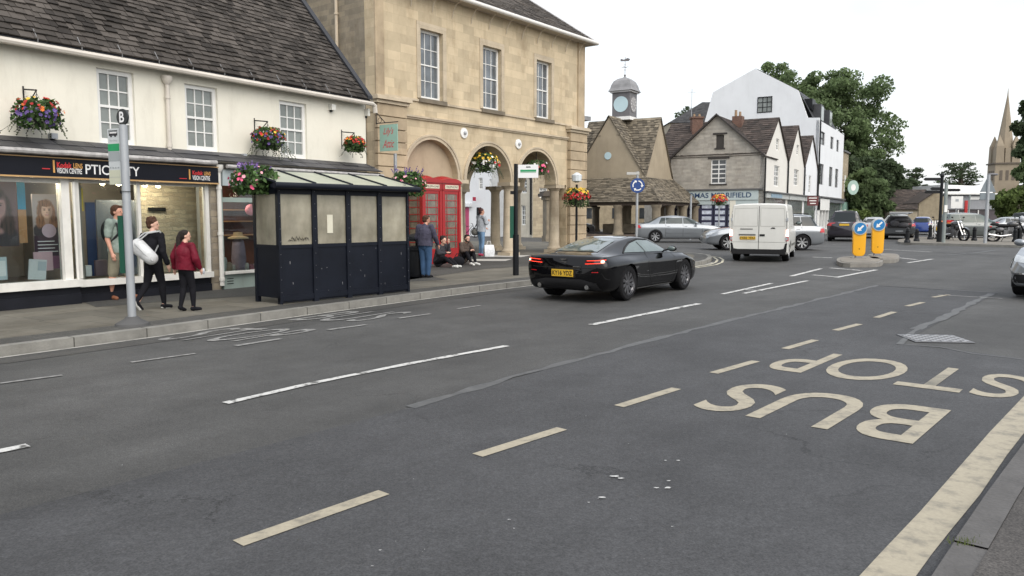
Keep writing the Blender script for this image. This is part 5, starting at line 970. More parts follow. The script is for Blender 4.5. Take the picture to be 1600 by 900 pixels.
# ---------------- trees
LEAFA=M('leaf_green',(.145,.20,.092),.6,var=.3,vs=.25,island=.5,spec=.2,trans=.45); LEAFB=M('leaf_dark_green',(.072,.10,.052),.6,var=.3,vs=.25,island=.45,spec=.2,trans=.45); LEAFC=M('leaf_light_green',(.14,.19,.06),.6,var=.3,vs=.3,island=.5,spec=.2,trans=.45); BARK=M('bark',(.06,.048,.035),.9,var=.3)
def leafblob(mb,c,r,n,sz,rg,flat=1):
    for _ in range(n):
        while 1:
            p=Vector((rg.uniform(-1,1),rg.uniform(-1,1),rg.uniform(-1,1)))
            if .25<p.length<1: break
        p=Vector(c)+Vector((p.x*r[0],p.y*r[1],p.z*r[2])); a=Vector((rg.gauss(0,1),rg.gauss(0,1),rg.gauss(0,1)*flat)).normalized(); b=a.cross(Vector((rg.gauss(0,1),rg.gauss(0,1),rg.gauss(0,1)))).normalized(); s=sz*rg.uniform(.6,1.3)
        mb.add([p-a*s,p+b*s*.55,p+a*s,p-b*s*.55+Vector((0,0,s*.2))],[(0,1,2),(0,2,3)])
def tree(name,label,X,Y,zt,rx,zb,mat,seed,ncl=60,nl=90,sz=.35,clr=.24,lobes=None,cat='tree',trunk=None,group='trees behind the buildings',tr=.45):
    rg=random.Random(seed); t=thing(name,label,cat,(X,Y,0),0,group); cz=(zt+zb)/2; rz=(zt-zb)/2; mb=MB(); lim=MB()
    lobes=lobes or [(0,0,1)]
    C=[]
    while len(C)<ncl:
        p=Vector((rg.uniform(-1,1),rg.uniform(-1,1),rg.uniform(-1,1)))
        if p.length>1 or p.length<.35: continue
        # slimmer at the base, irregular outline
        k=.82+.30*math.sin(p.x*5+seed)*math.cos(p.z*4+seed*2); C.append(Vector((p.x*rx*k,p.y*rx*.8*k,cz+p.z*rz*(.92+.1*math.sin(p.x*7+seed)))))
    for c in C:
        r=rx*clr*rg.uniform(.7,1.35); leafblob(mb,c,(r,r,r*.75),int(nl*1.7*rg.uniform(.7,1.2)),sz,rg)
    mb.build('crown',mat,t)
    lim.tube([(0,0,0),(.1,0,zb*.6+.5),(0,.1,cz)],[tr,tr*.75,tr*.4],8)
    for c in C[::max(1,len(C)//14)]: lim.tube([(0,0,zb+(cz-zb)*rg.uniform(0,.8)),(c.x*.5,c.y*.5,(c.z+cz)/2-.5),(c.x,c.y,c.z)],[tr*.35,tr*.2,tr*.07],5)
    lim.build('trunk',BARK,t,True); return t
def PX(u,Y): return (u-800)/F*Y
zz=lambda v,Y: at(1300,v,Y).z
tree('broadleaf_tree','largest leafy green tree rising behind the tall white building',PX(1312,112),112,zz(100,112),8.2,zz(320,112),LEAFA,3,ncl=210,nl=115,sz=.25,clr=.155)
tree('broadleaf_tree','upper part of a green tree showing just right of the tall white gable peak',PX(1262,110),112,zz(105,110),6,zz(240,110),LEAFA,5,ncl=90,nl=110,sz=.27,clr=.19)
tree('broadleaf_tree','small green treetop just behind the white gable peak',PX(1206,125),125,zz(97,125),3.5,zz(190,125),LEAFA,6,ncl=40,nl=110,sz=.27,clr=.26)
tree('broadleaf_tree','thin treetop behind the slate roof left of the white gable',PX(1075,135),135,at(1075,152,135).z,4.2,zz(240,135),LEAFB,9,ncl=38,nl=60,sz=.27,clr=.22)
tree('dense_tree','tall dark green tree right of the stone end house',PX(1352,105),105,at(1350,240,105).z,4.6,0.3,LEAFB,11,ncl=110,nl=120,sz=.4,clr=.22)
tree('dense_tree','rounded dark green tree right of the round hanging sign',PX(1338,100),98,at(1340,262,100).z,3.2,0.2,LEAFA,12,ncl=70,nl=110,sz=.38,clr=.24)
tree('dense_tree','dark tree sloping down to the low house roof',PX(1385,118),118,at(1385,262,118).z,4.2,0.3,LEAFB,13,ncl=80,nl=110,sz=.4,clr=.22)
tree('dense_tree','low dark hedge like tree behind the low brown roof',PX(1420,125),128,at(1420,300,128).z,6,0.3,LEAFB,14,ncl=80,nl=110,sz=.27,clr=.22)
tree('dense_tree','low tree behind the stone gable house',PX(1462,140),140,at(1460,300,140).z,5,0.3,LEAFB,15,ncl=60,nl=90,sz=.27,clr=.24)
tree('shrub','light green shrub below the dark trees by the car park',PX(1350,88),90,zz(326,90),1.6,0.1,LEAFC,16,ncl=26,nl=70,sz=.25,clr=.3,tr=.1,cat='shrub')
tree('broadleaf_tree','dark leaning tree at the right edge in front of the church spire',PX(1622,80),80,at(1600,142,80).z,3.0,at(1600,262,80).z,LEAFB,17,ncl=80,nl=90,sz=.32,clr=.25)
tree('broadleaf_tree','lower boughs of a green tree beside the church tower',PX(1603,78),77,at(1590,225,77).z,2.2,at(1590,300,77).z,LEAFA,27,ncl=40,nl=80,sz=.3,clr=.28)
tree('shrub','bright green shrub right of the church tower base',PX(1588,95),95,at(1588,290,95).z,2.7,0.2,LEAFC,18,ncl=50,nl=90,sz=.3,clr=.28,tr=.15,cat='shrub')
def layered(name,label,u0,u1,vt,vb,Y,seed,n,trk):
    rg=random.Random(seed); X=PX((u0+u1)/2,Y); t=thing(name,label,'tree',(X,Y,0),0,'conifers against the sky'); mb=MB(); lim=MB(); hw=(u1-u0)/2/F*Y
    for i in range(n):
        fz=i/(n-1); z=at(1450,vb+(vt-vb)*fz,Y).z; ww=hw*(math.sqrt(max(.1,1-(fz*.9)**2)))*rg.uniform(.6,1.05)
        for s in (-1,1):
            xe=s*ww*rg.uniform(.5,1); lim.tube([(0,0,z-1.2),(xe*.5,0,z-.4),(xe,rg.uniform(-2,2),z)],[.16,.1,.05],5)
            for k in range(4): q=rg.uniform(.3,1.05); leafblob(mb,(xe*q,rg.uniform(-2,2),z+rg.uniform(-.2,.3)),(hw*.24,1.4,.28),30,.26,rg,.3)
    mb.build('crown',LEAFB,t); lim.tube([(0,0,0),(.2,0,at(1450,vb,Y).z),(0,0,at(1450,vt+4,Y).z)],[trk,trk*.7,trk*.3],7).build('trunk',BARK,t,True)
layered('cedar','broad flat layered cedar against the sky behind the finger post',1450,1538,258,288,150,31,7,.7)
layered('pine','slender open pine against the sky left of the cedar',1405,1440,267,300,140,33,5,.3)

t=thing('long_stone_house','long low stone house glimpsed between the columns of the market cross','house',(PX(893,88),88,0),0); w=PX(1075,88)-PX(893,88); bx(0,w,0,6,0,3.6).build('wall',MATS['gable_buff'],t); bx(-.2,w+.2,-.3,6,3.6,3.8).build('roof',BROWNT,t)
for i in range(4): bx(1.5+i*3.1,2.3+i*3.1,-.04,-.002,1.2,2.4).build('window',DPANE,t)
# ---------------- vehicles
TYRE=M('tyre',(.011,.011,.012),.85,var=.15,bump=.1,spec=.15); RIMS=M('alloy_rim',(.40,.41,.42),.3,metal=.7,var=.1); RIMD=M('dark_alloy_rim',(.16,.16,.17),.3,metal=.8,var=.1); PLAST=M('black_plastic',(.015,.015,.016),.65,var=.15,spec=.2)
def paint(name,c,metal=.5,rough=.3): return M(name,c,rough,metal=metal,var=.04,coat=1,spec=.5)
CSIL=paint('silver_paint',(.25,.27,.29)); CBLK=M('car_black_paint',(.003,.003,.0035),.06,var=0,spec=.1,coat=.5); CVAN=M('van_white_paint',(.62,.62,.585),.4,var=.05,dirt=.12,coat=.4); CGRY=paint('grey_green_paint',(.095,.11,.11),.3); CDRK=paint('dark_violet_paint',(.02,.017,.024),.3); CBLU=paint('blue_paint',(.02,.05,.22),.3); CWHT=paint('pearl_white_paint',(.42,.43,.44),.1); CDGY=paint('charcoal_paint',(.05,.055,.06),.4)
AGL=M('car_glass',(.016,.021,.021),.05,var=0,spec=.45); AGL2=M('car_glass_pale',(.10,.13,.125),.05,var=.25,vs=2,spec=.6,coat=.3); CHROME=M('chrome',(.6,.6,.6),.15,metal=1,var=0)
TAIL=M('tail_lamp_red',(.42,.012,.015),.2,var=.1,spec=.7); BRK=M('lit_brake_lamp',(1,.06,.03),.4,var=0,emis=2.2); BRKW=M('lit_lamp_core',(1,.78,.45),.4,var=0,emis=5); HEAD=M('headlamp',(.42,.45,.47),.1,var=.3,vs=8,spec=1,coat=1); PLY=M('plate_yellow',(.62,.38,.03),.4,var=0); PLW=M('plate_white',(.6,.6,.55),.4,var=0); AMBL=M('amber_lens',(.55,.20,.02),.3,var=0); SEAMK=M('panel_gap',(.004,.004,.004),.8,var=0)
def herm(xs,vals,x):
    n=len(xs)
    if x<=xs[0]: return list(vals[0])
    if x>=xs[-1]: return list(vals[-1])
    i=max(k for k in range(n-1) if xs[k]<=x); h=xs[i+1]-xs[i]; t=(x-xs[i])/h; out=[]
    for j in range(len(vals[0])):
        def sl(k):
            if k==0: return (vals[1][j]-vals[0][j])/(xs[1]-xs[0])
            if k==n-1: return (vals[-1][j]-vals[-2][j])/(xs[-1]-xs[-2])
            a=(vals[k][j]-vals[k-1][j])/(xs[k]-xs[k-1]); b=(vals[k+1][j]-vals[k][j])/(xs[k+1]-xs[k])
            if a*b<=0: return 0
            return 2*a*b/(a+b)
        m0,m1=sl(i)*h,sl(i+1)*h; a,b=vals[i][j],vals[i+1][j]
        out.append((2*t**3-3*t*t+1)*a+(t**3-2*t*t+t)*m0+(-2*t**3+3*t*t)*b+(t**3-t*t)*m1)
    return out
# station: x, zb, wb, wm, zm, ws, zs, ww, zw, wr, zr, zc
def carbody(st,nx=64,sub=3):
    xs=[s[0] for s in st]; vals=[s[1:] for s in st]; L=xs[-1]; rings=[]
    X=[]
    for a,b in zip(xs,xs[1:]):
        k=max(1,int(round((b-a)/L*nx))); X+=[a+(b-a)*i/k for i in range(k)]
    X.append(xs[-1])
    for x in X:
        zb,wb,wm,zm,ws,zs,ww,zw,wr,zr,zc=herm(xs,vals,x)
        key=[(0,zb),(wb*.85,zb),(wb,zb+.03),(wb+(wm-wb)*.6,zb+(zm-zb)*.4),(wm,zm),(ws,(zm+zs)/2+.01),(ws,zs),(ww+.01,zw-.02),(ww,zw)]
        for k in range(1,4): t=k/4; key.append((ww+(wr-ww)*t+.018*math.sin(PI*t),zw+(zr-zw)*t))
        key+=[(wr,zr),(wr*.90,zr+(zc-zr)*.45),(wr*.66,zr+(zc-zr)*.8),(wr*.33,zc-.004),(0,zc)]
        K=[(-key[1][0],key[1][1])]+key+[(-key[-2][0],key[-2][1])]; fine=[]
        for i in range(1,len(K)-2):
            p0,p1,p2,p3=K[i-1:i+3]
            for q in range(sub):
                t=q/sub; tn=.42; fine.append(tuple((2*t**3-3*t*t+1)*p1[d]+(t**3-2*t*t+t)*tn*(p2[d]-p0[d])+(-2*t**3+3*t*t)*p2[d]+(t**3-t*t)*tn*(p3[d]-p1[d]) for d in (0,1)))
        key=fine+[key[-1]]; half=[(x,y,z) for y,z in key]; rings.append(half+[(x,-y,z) for y,z in key[-2:0:-1]])
    return MB().loft(rings,True)
def evalmesh(o):
    dg=bpy.context.evaluated_depsgraph_get(); me=bpy.data.meshes.new_from_object(o.evaluated_get(dg)); old=o.data; o.modifiers.clear(); o.data=me; me.name=o.name; return o
class Car:
    def __init__(s,name,label,cat,loc,az,st,mat,wheels,rw=.33,ww=.22,track=None,arch=1.13,rim=RIMS,spokes=5,scale=1,group=None,nx=64,ang=32):
        s.t=thing(name,label,cat,loc,PI/2-R(az),group); s.t.scale=(scale,)*3; s.st=st; s.wm=max(q[3] for q in st)
        body=carbody(st,nx).build('body',mat,s.t,True,angle=ang); s.body=body; s.mat=mat
        cut=MB(); tr=track or s.wm-.03
        for x in wheels:
            for sg in (-1,1): cut.lathe([(rw*arch,min(sg*(tr-.30),sg*(tr+.3))),(rw*arch,max(sg*(tr-.30),sg*(tr+.3)))],(x,0,rw),32,'y')
        c=cut.build('cutter',PLAST); c.parent=s.t; bpy.context.view_layer.update()
        m=body.modifiers.new('b','BOOLEAN'); m.object=c; m.operation='DIFFERENCE'; m.solver='EXACT'; evalmesh(body)
        bpy.data.objects.remove(c); body.data.materials.clear(); body.data.materials.append(mat)
        for p in body.data.polygons: p.material_index=0
        body.data.polygons.foreach_set('use_smooth',[True]*len(body.data.polygons)); body.data.set_sharp_from_angle(angle=R(ang))
        bm=bmesh.new(); bm.from_mesh(body.data); s.bvh=BVHTree.FromBMesh(bm); bm.free()
        for x in wheels:
            q=MB()
            for sg in (-1,1):
                y0,y1=sorted((sg*(tr-.29),sg*(tr-.01))); R_=rw*arch-.004
                q.loft([[(x+R_*math.cos(PI*k/16),y,rw+R_*math.sin(PI*k/16)) for k in range(-2,19)] for y in (y0,y1)],caps=False,closed=False)
            q.build('wheel_arch',PLAST,s.t)
            for sg in (-1,1): s.wheel(x,sg,rw,ww,tr,rim,spokes)
        s.tr=tr
    def wheel(s,x,sg,r,w,tr,rim,n):
        yo=sg*(tr+.0); yi=sg*(tr-w); prof=[(r*.66,yo-sg*.01),(r*.72,yo),(r*.93,yo-sg*.004),(r,yo-sg*.03),(r,yi+sg*.03),(r*.93,yi),(r*.6,yi)]
        wl=MB().loft([[(x+pr*math.cos(2*PI*k/28),ph,r+pr*math.sin(2*PI*k/28)) for k in range(28)] for pr,ph in prof+[prof[0]]],caps=False).build('wheel',TYRE,s.t,True)
        mb=MB(); ri=r*.70; mb.loft([[(x+pr*math.cos(2*PI*k/28),ph,r+pr*math.sin(2*PI*k/28)) for k in range(28)] for pr,ph in [(ri-.03,yo-sg*.06),(ri-.014,yo-sg*.015),(ri,yo-sg*.002),(ri+.004,yo-sg*.01),(ri,yo-sg*.07)]],caps=False)
        for k in range(n):
            a=2*PI*k/n+.3
            for da in ((-.13,.13) if n<=5 else (-.09,.09)):
                c0=Vector((math.cos(a+da*.4)*r*.12,0,math.sin(a+da*.4)*r*.12)); c1=Vector((math.cos(a+da)*ri*.97,0,math.sin(a+da)*ri*.97)); d=(c1-c0).normalized(); e=Vector((-d.z,0,d.x)); w0,w1=r*.05,r*.035
                P=[Vector((x,0,r))+q for q in (c0-e*w0,c1-e*w1,c1+e*w1,c0+e*w0)]; P=[Vector((p.x,yo-sg*.035 if i in (0,3) else yo-sg*.02,p.z)) for i,p in enumerate(P)]; mb.prism(P,(0,-sg*.02,0))
        mb.lathe([(.001,yo-sg*.02),(r*.13,yo-sg*.022),(r*.15,yo-sg*.05)],(x,0,r),14,'y'); mb.build('rim',rim,wl,True)
        MB().lathe([(.01,yo-sg*.075),(r*.66,yo-sg*.075)],(x,0,r),20,'y').build('brake_disc',PLAST,wl)
    def patch(s,poly,axis,side,mat,name,off=.005,grid=.06,parent=None,mirror=False):
        """a panel that follows the body surface; poly in (x,z) for y, (y,z) for x, (x,y) for z"""
        out=[]
        for sd,pl in ([(side,poly)] if not mirror else [(side,poly),(-side,poly)] if axis=='y' else [(side,poly),(side,[(-p[0],p[1]) for p in poly])]):
            bm=bmesh.new(); vs=[bm.verts.new((p[0],p[1],0)) for p in pl]; f=bm.faces.new(vs)
            if len(pl)>4: bmesh.ops.triangulate(bm,faces=[f])
            for ax in (0,1):
                a=min(p[ax] for p in pl); b=max(p[ax] for p in pl); k=int((b-a)/grid)
                for i in range(1,k+1):
                    c=a+(b-a)*i/(k+1); bmesh.ops.bisect_plane(bm,geom=bm.verts[:]+bm.edges[:]+bm.faces[:],plane_co=(c,0,0) if ax==0 else (0,c,0),plane_no=(1,0,0) if ax==0 else (0,1,0))
            bad=[]
            for v in bm.verts:
                p,q=v.co.x,v.co.y
                if axis=='y': o,d=Vector((p,sd*3,q)),Vector((0,-sd,0))
                elif axis=='x': o,d=Vector((12*sd,p,q)),Vector((-sd,0,0))
                else: o,d=Vector((p,q,6)),Vector((0,0,-1))
                h=s.bvh.ray_cast(o,d)
                if h[0] is None: bad.append(v)
                else: 
                    nn=h[1] if h[1].dot(d)<0 else -h[1]; v.co=h[0]-d*off*.5+nn*off*.5
            bmesh.ops.delete(bm,geom=bad,context='VERTS'); me=bpy.data.meshes.new(name); bm.to_mesh(me); bm.free(); me.materials.append(mat); me.polygons.foreach_set('use_smooth',[True]*len(me.polygons))
            o=bpy.data.objects.new(name,me); COL.objects.link(o); o.parent=parent or s.t; out.append(o)
        return out
    def seam(s,path,axis,side,w=.012,mat=None,name='panel_gap',mirror=False,off=.004):
        P=[Vector(p) for p in path]
        L=[];Q=[]
        for i,p in enumerate(P):
            d=(P[min(i+1,len(P)-1)]-P[max(i-1,0)]).normalized(); nn=Vector((-d.y,d.x)); L.append(p+nn*w/2); Q.append(p-nn*w/2)
        for i in range(len(P)-1): s.patch([L[i],L[i+1],Q[i+1],Q[i]],axis,side,mat or SEAMK,name,off,.12,mirror=mirror)
    def mirror_(s,x,z,mat=None,w=.10,y=None):
        y=y or s.wm*.93
        for sg in (-1,1):
            m=MB().ell((x,sg*(y+.14),z),(.07,.11,.07)); m.tube([(x-.02,sg*(y-.06),z-.05),(x,sg*(y+.08),z-.02)],.02,6); q=m.build('door_mirror',mat or s.mat,s.t,True)
            MB().ell((x-.045,sg*(y+.14),z),(.04,.09,.052)).build('mirror_glass',AGL2,q,True)
    def plate(s,x,z,text,side=-1,mat=None,w=.52,h=.115,y=0):
        mb=MB().box(x-.012*(side<0)-0,x+.012*(side>0),y-w/2,y+w/2,z-h/2,z+h/2); p=mb.build('number_plate',mat or PLY,s.t); xx=x+side*.0145
        if text: txt(text,0,0,0,0,0,SEAMK,p,conv=lambda a,b:(xx,y-side*(w*.46-w*.92*a),z-h*.34+h*.68*b),bold=.02)
        return p
def gen(L,W,H,belt=.93,hood=.92,tailz=.95,xr0=.1,xr1=.55,xw1=2.7,xw0=3.55,zb=.2,nose=.62,rw=.56,deck=None):
    w=W/2; st=[]
    def S_(x,z_top,ws=1,wtop=None,zs=None,bz=None,glass=False,zw=None,zb_=None,lo=1):
        zb2=zb_ or zb; zw=zw or min(belt,z_top-.03); wt=wtop if wtop is not None else w*.62
        st.append((x,zb2,w*.88*ws,w*.98*ws,.46,w*ws,(zs or zw-.15),w*.90*ws,zw,wt*ws,z_top-.035 if not glass else z_top-.05,z_top))
    S_(0,tailz-.12,.80,zs=.62,zb_=.34,zw=tailz-.18); S_(.06,tailz-.02,.93,zs=.7,zb_=.27); S_(.22,tailz+(.03 if xr0>.3 else .0),.985,zb_=.22)
    if xr0>.3: S_(xr0*.6,(deck or tailz)+.02); S_(xr0,(deck or tailz)+.04)
    else: S_(.22+.001,tailz+.02,.985) if 0 else None
    S_(xr1,H-.05,wtop=w*rw,glass=True,zw=belt+.01); 
    S_((xr1+xw1)/2,H,wtop=w*rw*1.03,glass=True,zw=belt); S_(xw1,H-.045,wtop=w*rw,glass=True,zw=belt-.01); S_(xw0,hood+.02,wtop=w*.62,zw=hood-.03)
    S_(L-.55,hood-.07,.985,zw=hood-.12); S_(L-.22,nose+.12,.93,zw=nose+.04,zs=.58,zb_=.22); S_(L-.05,nose,.82,zw=nose-.06,zs=.5,zb_=.26); S_(L,nose-.1,.68,zw=nose-.14,zs=.46,zb_=.32); return sorted(st)
def sidewin(c,H,belt,xr0,xr1,xw1,xw0,mat=AGL,ps=(),inset=.05,z1=None,back=.18,off=.008):
    """side glazing between the pillars, split at ps"""
    z1=z1 or H-.13; z0=belt+.03; xb,xf=xr1-(0 if back is None else back),xw0-.30
    cuts=[xb]+list(ps)+[xf+.25]
    for a,b in zip(cuts,cuts[1:]):
        first=a==cuts[0]; last=b==cuts[-1]; g_=.013
        P=[(a+g_-(.0),z0),(b-g_-(.05 if last else 0),z0)]
        P+=[(xw1+.08,z1)] if last else [(b-g_,z1)]
        P+=[(a+.16 if first else a+g_,z1)]
        c.patch(P,'y',1,mat,'side_window',off,.08,mirror=True)

# --- black coupe (largest car)
A_=[(0,.38,.60,.70,.5,.74,.70,.70,.845,.56,.865,.87),(.05,.30,.73,.84,.46,.87,.72,.81,.885,.63,.905,.915),(.16,.23,.82,.93,.45,.945,.74,.85,.905,.64,.93,.94),(.42,.20,.86,.965,.45,.975,.76,.84,.905,.60,.965,.98),(.95,.18,.88,.975,.45,.985,.78,.81,.915,.54,1.085,1.11),(1.5,.17,.88,.945,.45,.95,.77,.82,.91,.52,1.185,1.22),(2.05,.17,.87,.925,.45,.925,.76,.83,.905,.54,1.225,1.27),(2.5,.17,.87,.92,.45,.925,.75,.83,.90,.55,1.195,1.24),(2.95,.17,.87,.925,.45,.93,.75,.82,.895,.58,1.09,1.12),(3.35,.18,.87,.935,.45,.945,.76,.81,.885,.66,.93,.955),(3.76,.18,.87,.96,.45,.965,.765,.82,.865,.58,.885,.905),(4.25,.17,.86,.94,.42,.93,.69,.79,.775,.54,.80,.82),(4.58,.18,.78,.86,.40,.84,.58,.72,.66,.5,.68,.695),(4.70,.22,.66,.74,.38,.72,.5,.62,.57,.42,.585,.60),(4.74,.27,.5,.58,.37,.56,.46,.5,.51,.34,.52,.53)]
rr=gp(979,470); hz=36.; hv=Vector((math.sin(R(hz)),math.cos(R(hz)))); rtv=Vector((math.cos(R(hz)),-math.sin(R(hz))))
org=Vector(rr)-hv*.97*.925-rtv*.90*.925
c=Car('sports_car','glossy black two door sports coupe driving past the bus stop with brake lights on','sports car',(org.x,org.y,.012),hz,A_,CBLK,(.97,3.76),rw=.355,ww=.29,track=.955,arch=1.10,rim=RIMD,spokes=10,nx=90,ang=50,scale=.925)
c.patch([(1.08,.955),(1.32,1.04),(1.62,1.125),(2.0,1.185),(2.45,1.165),(2.74,1.06),(3.02,.93),(2.85,.925),(1.95,.94)],'y',1,AGL2,'side_window',.010,.05,mirror=True)
c.seam([(1.95,.94),(1.88,1.145)],'y',1,.03,mirror=True,off=.014)
c.seam([(1.02,.945),(1.30,1.055),(1.60,1.145),(2.0,1.205),(2.45,1.19),(2.80,1.07),(3.10,.92)],'y',1,.022,mirror=True,off=.012)
c.patch([(.46,-.50),(.46,.50),(1.30,.43),(1.42,.30),(1.46,0),(1.42,-.30),(1.30,-.43)],'z',1,AGL2,'rear_window',.008,.06)
c.patch([(3.22,-.60),(3.22,.60),(2.52,.46),(2.47,0),(2.52,-.46)],'z',1,AGL,'windscreen',.008,.07)
c.patch([(1.62,-.40),(1.62,.40),(2.38,.42),(2.38,-.42)],'z',1,M('roof_gloss',(.006,.006,.007),.03,var=0,coat=1,spec=1),'roof_panel',.004,.08)
c.seam([(1.92,.93),(1.90,.75),(1.98,.45),(2.12,.27),(3.15,.25),(3.28,.5),(3.22,.88)],'y',1,.012,mirror=True)
c.seam([(.30,-.80),(.22,-.5),(.20,0),(.22,.5),(.30,.80)],'z',1,.014)
# rear fascia
for sg in (-1,1):
    P=[(sg*.93,.83),(sg*.90,.875),(sg*.40,.865),(sg*.40,.845),(sg*.80,.835),(sg*.42,.77),(sg*.44,.745),(sg*.86,.775)]
    c.patch([(sg*.50,.762),(sg*.87,.785),(sg*.885,.80),(sg*.88,.856),(sg*.50,.834)],'x',-1,M('lamp_housing',(.07,.004,.006),.15,var=0,coat=1),'tail_light',.006,.05)
    tl=c.t.children[-1]; c.patch([(sg*.54,.828),(sg*.875,.846),(sg*.88,.853),(sg*.54,.834)],'x',-1,BRK,'light_strip',.013,.04,parent=tl); c.patch([(sg*.50,.766),(sg*.87,.788),(sg*.875,.794),(sg*.50,.772)],'x',-1,BRK,'light_strip',.013,.04,parent=tl); c.patch([(sg*.83,.80),(sg*.865,.80),(sg*.865,.838),(sg*.83,.835)],'x',-1,BRKW,'light_strip',.015,.03,parent=tl)
    c.patch([(sg*.64,.60),(sg*.78,.607),(sg*.78,.622),(sg*.64,.615)],'x',-1,TAIL,'rear_reflector',.008,.05)
c.patch([(-.80,.265),(.80,.265),(.74,.40),(.42,.46),(-.42,.46),(-.74,.40)],'x',-1,PLAST,'rear_diffuser',.010,.06)
c.seam([(-.93,.70),(-.6,.685),(0,.68),(.6,.685),(.93,.70)],'x',-1,.012)
for sg in (-1,1): MB().lathe([(.045,-.06),(.05,.0),(.04,.04)],(.02,sg*.55,.315),16,'x').build('exhaust',CHROME,c.t,True)
c.plate(-.01,.575,"KY16 YDZ",y=0.02,w=.50,h=.14)
c.patch([(-.28,.495),(.28,.495),(.28,.655),(-.28,.655)],'x',-1,PLAST,'plate_recess',.004,.1)
mb=MB(); mb.prism([(-.012,-.09,.845),(-.012,0,.83),(-.012,.09,.845),(-.012,.05,.858),(-.012,-.05,.858)],(-.008,0,0)); mb.build('rear_badge',CHROME,c.t)
c.patch([(-.075,.785),(.075,.785),(.075,.798),(-.075,.798)],'x',-1,CHROME,'rear_lettering',.012,.05); c.patch([(-.40,.700),(-.22,.700),(-.22,.713),(-.40,.713)],'x',-1,CHROME,'rear_lettering',.012,.05)
c.patch([(3.25,.66),(3.30,.70),(3.62,.715),(3.60,.68)],'y',1,CHROME,'side_strake',.008,.05,mirror=True)
c.patch([(1.35,.205),(3.35,.205),(3.35,.225),(1.35,.225)],'y',1,CHROME,'sill_trim',.010,.2,mirror=True)
c.patch([(1.78,.545),(1.9,.547),(1.9,.556),(1.78,.553)],'y',1,CHROME,'badge_strip',.01,.2,mirror=True)
c.mirror_(2.92,.985,y=.85)
MB().lathe([(.0,0),(.045,-.006),(.0,-.008)],(3.4,-.965,.80),12,'y') 
# --- white van seen from behind
VAN=[(0,.30,.90,.95,.6,.965,1.0,.955,1.15,.84,1.90,1.955),(.05,.27,.93,.965,.6,.975,1.0,.965,1.15,.86,1.925,1.985),(.5,.25,.94,.975,.6,.985,1.0,.97,1.15,.865,1.94,2.005),(2.6,.25,.94,.98,.6,.985,1.0,.97,1.15,.865,1.945,2.01),(3.15,.25,.94,.975,.6,.98,1.0,.95,1.16,.80,1.90,1.96),(3.75,.25,.93,.97,.6,.97,.95,.92,1.12,.75,1.30,1.36),(4.1,.25,.93,.96,.55,.95,.9,.88,1.02,.6,1.12,1.16),(4.5,.25,.88,.92,.5,.90,.75,.84,.88,.5,.93,.96),(4.75,.28,.75,.82,.5,.80,.65,.7,.72,.4,.74,.76)]
rr=Vector((9.62,26.7)); hz=23.5; hv=Vector((math.sin(R(hz)),math.cos(R(hz)))); rtv=Vector((math.cos(R(hz)),-math.sin(R(hz)))); org=rr-hv*.85-rtv*.93
v=Car('van','white panel van with lit brake lights waiting at the roundabout, seen from behind','van',(org.x,org.y,0),hz,VAN,CVAN,(.95,3.9),rw=.33,ww=.22,track=.94,arch=1.2,scale=1.0,nx=40,ang=35)
v.seam([(0,.42),(0,1.90)],'x',-1,.022,mat=M('gap_grey',(.10,.10,.095),.8))
for sg in (-1,1):
    v.seam([(sg*.05,1.22),(sg*.05,1.84),(sg*.80,1.82),(sg*.84,1.22),(sg*.05,1.22)],'x',-1,.012,mat=M('press_line',(.30,.30,.27),.6)); v.seam([(sg*.02,.68),(sg*.88,.68)],'x',-1,.012,mat=MATS['press_line'])
    v.seam([(sg*.90,.45),(sg*.885,1.85)],'x',-1,.016,mat=MATS['gap_grey'])
    v.patch([(sg*.875,.72),(sg*.965,.72),(sg*.965,1.06),(sg*.885,1.06)],'x',-1,TAIL,'tail_light',.012,.05); tl=v.t.children[-1]; v.patch([(sg*.875,.88),(sg*.965,.88),(sg*.965,1.10),(sg*.885,1.10)],'x',-1,M('brake_glow',(1,.62,.5),.4,var=0,emis=2.6),'light_strip',.020,.05,parent=tl)
    v.patch([(sg*.62,.26),(sg*.97,.26),(sg*.97,.66),(sg*.86,.64),(sg*.82,.46),(sg*.62,.43)],'x',-1,PLAST,'bumper_corner',.012,.06)
    for z in (.80,1.45): MB().box(-.03,.01,sg*.91-.03,sg*.91+.03,z-.05,z+.05).build('hinge',GREYP,v.t)
MB().box(-.10,.03,-.88,.88,.27,.44).build('rear_bumper',PLAST,v.t)
v.patch([(.62,1.11),(.20,1.11),(.20,1.135),(.62,1.135)],'x',-1,PLAST,'door_handle',.012,.1); v.patch([(-.54,1.14),(-.38,1.14),(-.42,1.18),(-.50,1.18)],'x',-1,PLAST,'door_handle',.012,.1); v.patch([(-.20,.88),(-.03,.88),(-.03,.95),(-.20,.95)],'x',-1,PLAST,'latch',.012,.1)
v.patch([(.66,.90),(.10,.90),(.10,.95),(.66,.95)],'x',-1,MATS['gap_grey'],'plate_hood',.008,.1); v.plate(-.012,.82,'FX02 YDU',y=.36,w=.52,h=.11)
v.patch([(.3,.52),(4.2,.52),(4.2,.60),(.3,.60)],'y',1,M('rub_strip',(.12,.12,.11),.6),'rubbing_strip',.014,.2,mirror=True); v.seam([(.2,1.2),(1.6,1.2),(1.6,1.8),(.2,1.8),(.2,1.2)],'y',1,.012,mat=MATS['press_line'],mirror=True); v.patch([(2.45,1.22),(3.45,1.22),(3.1,1.76),(2.5,1.76)],'y',1,AGL,'side_window',.01,.08,mirror=True); v.mirror_(3.35,1.3,mat=PLAST,y=.95)
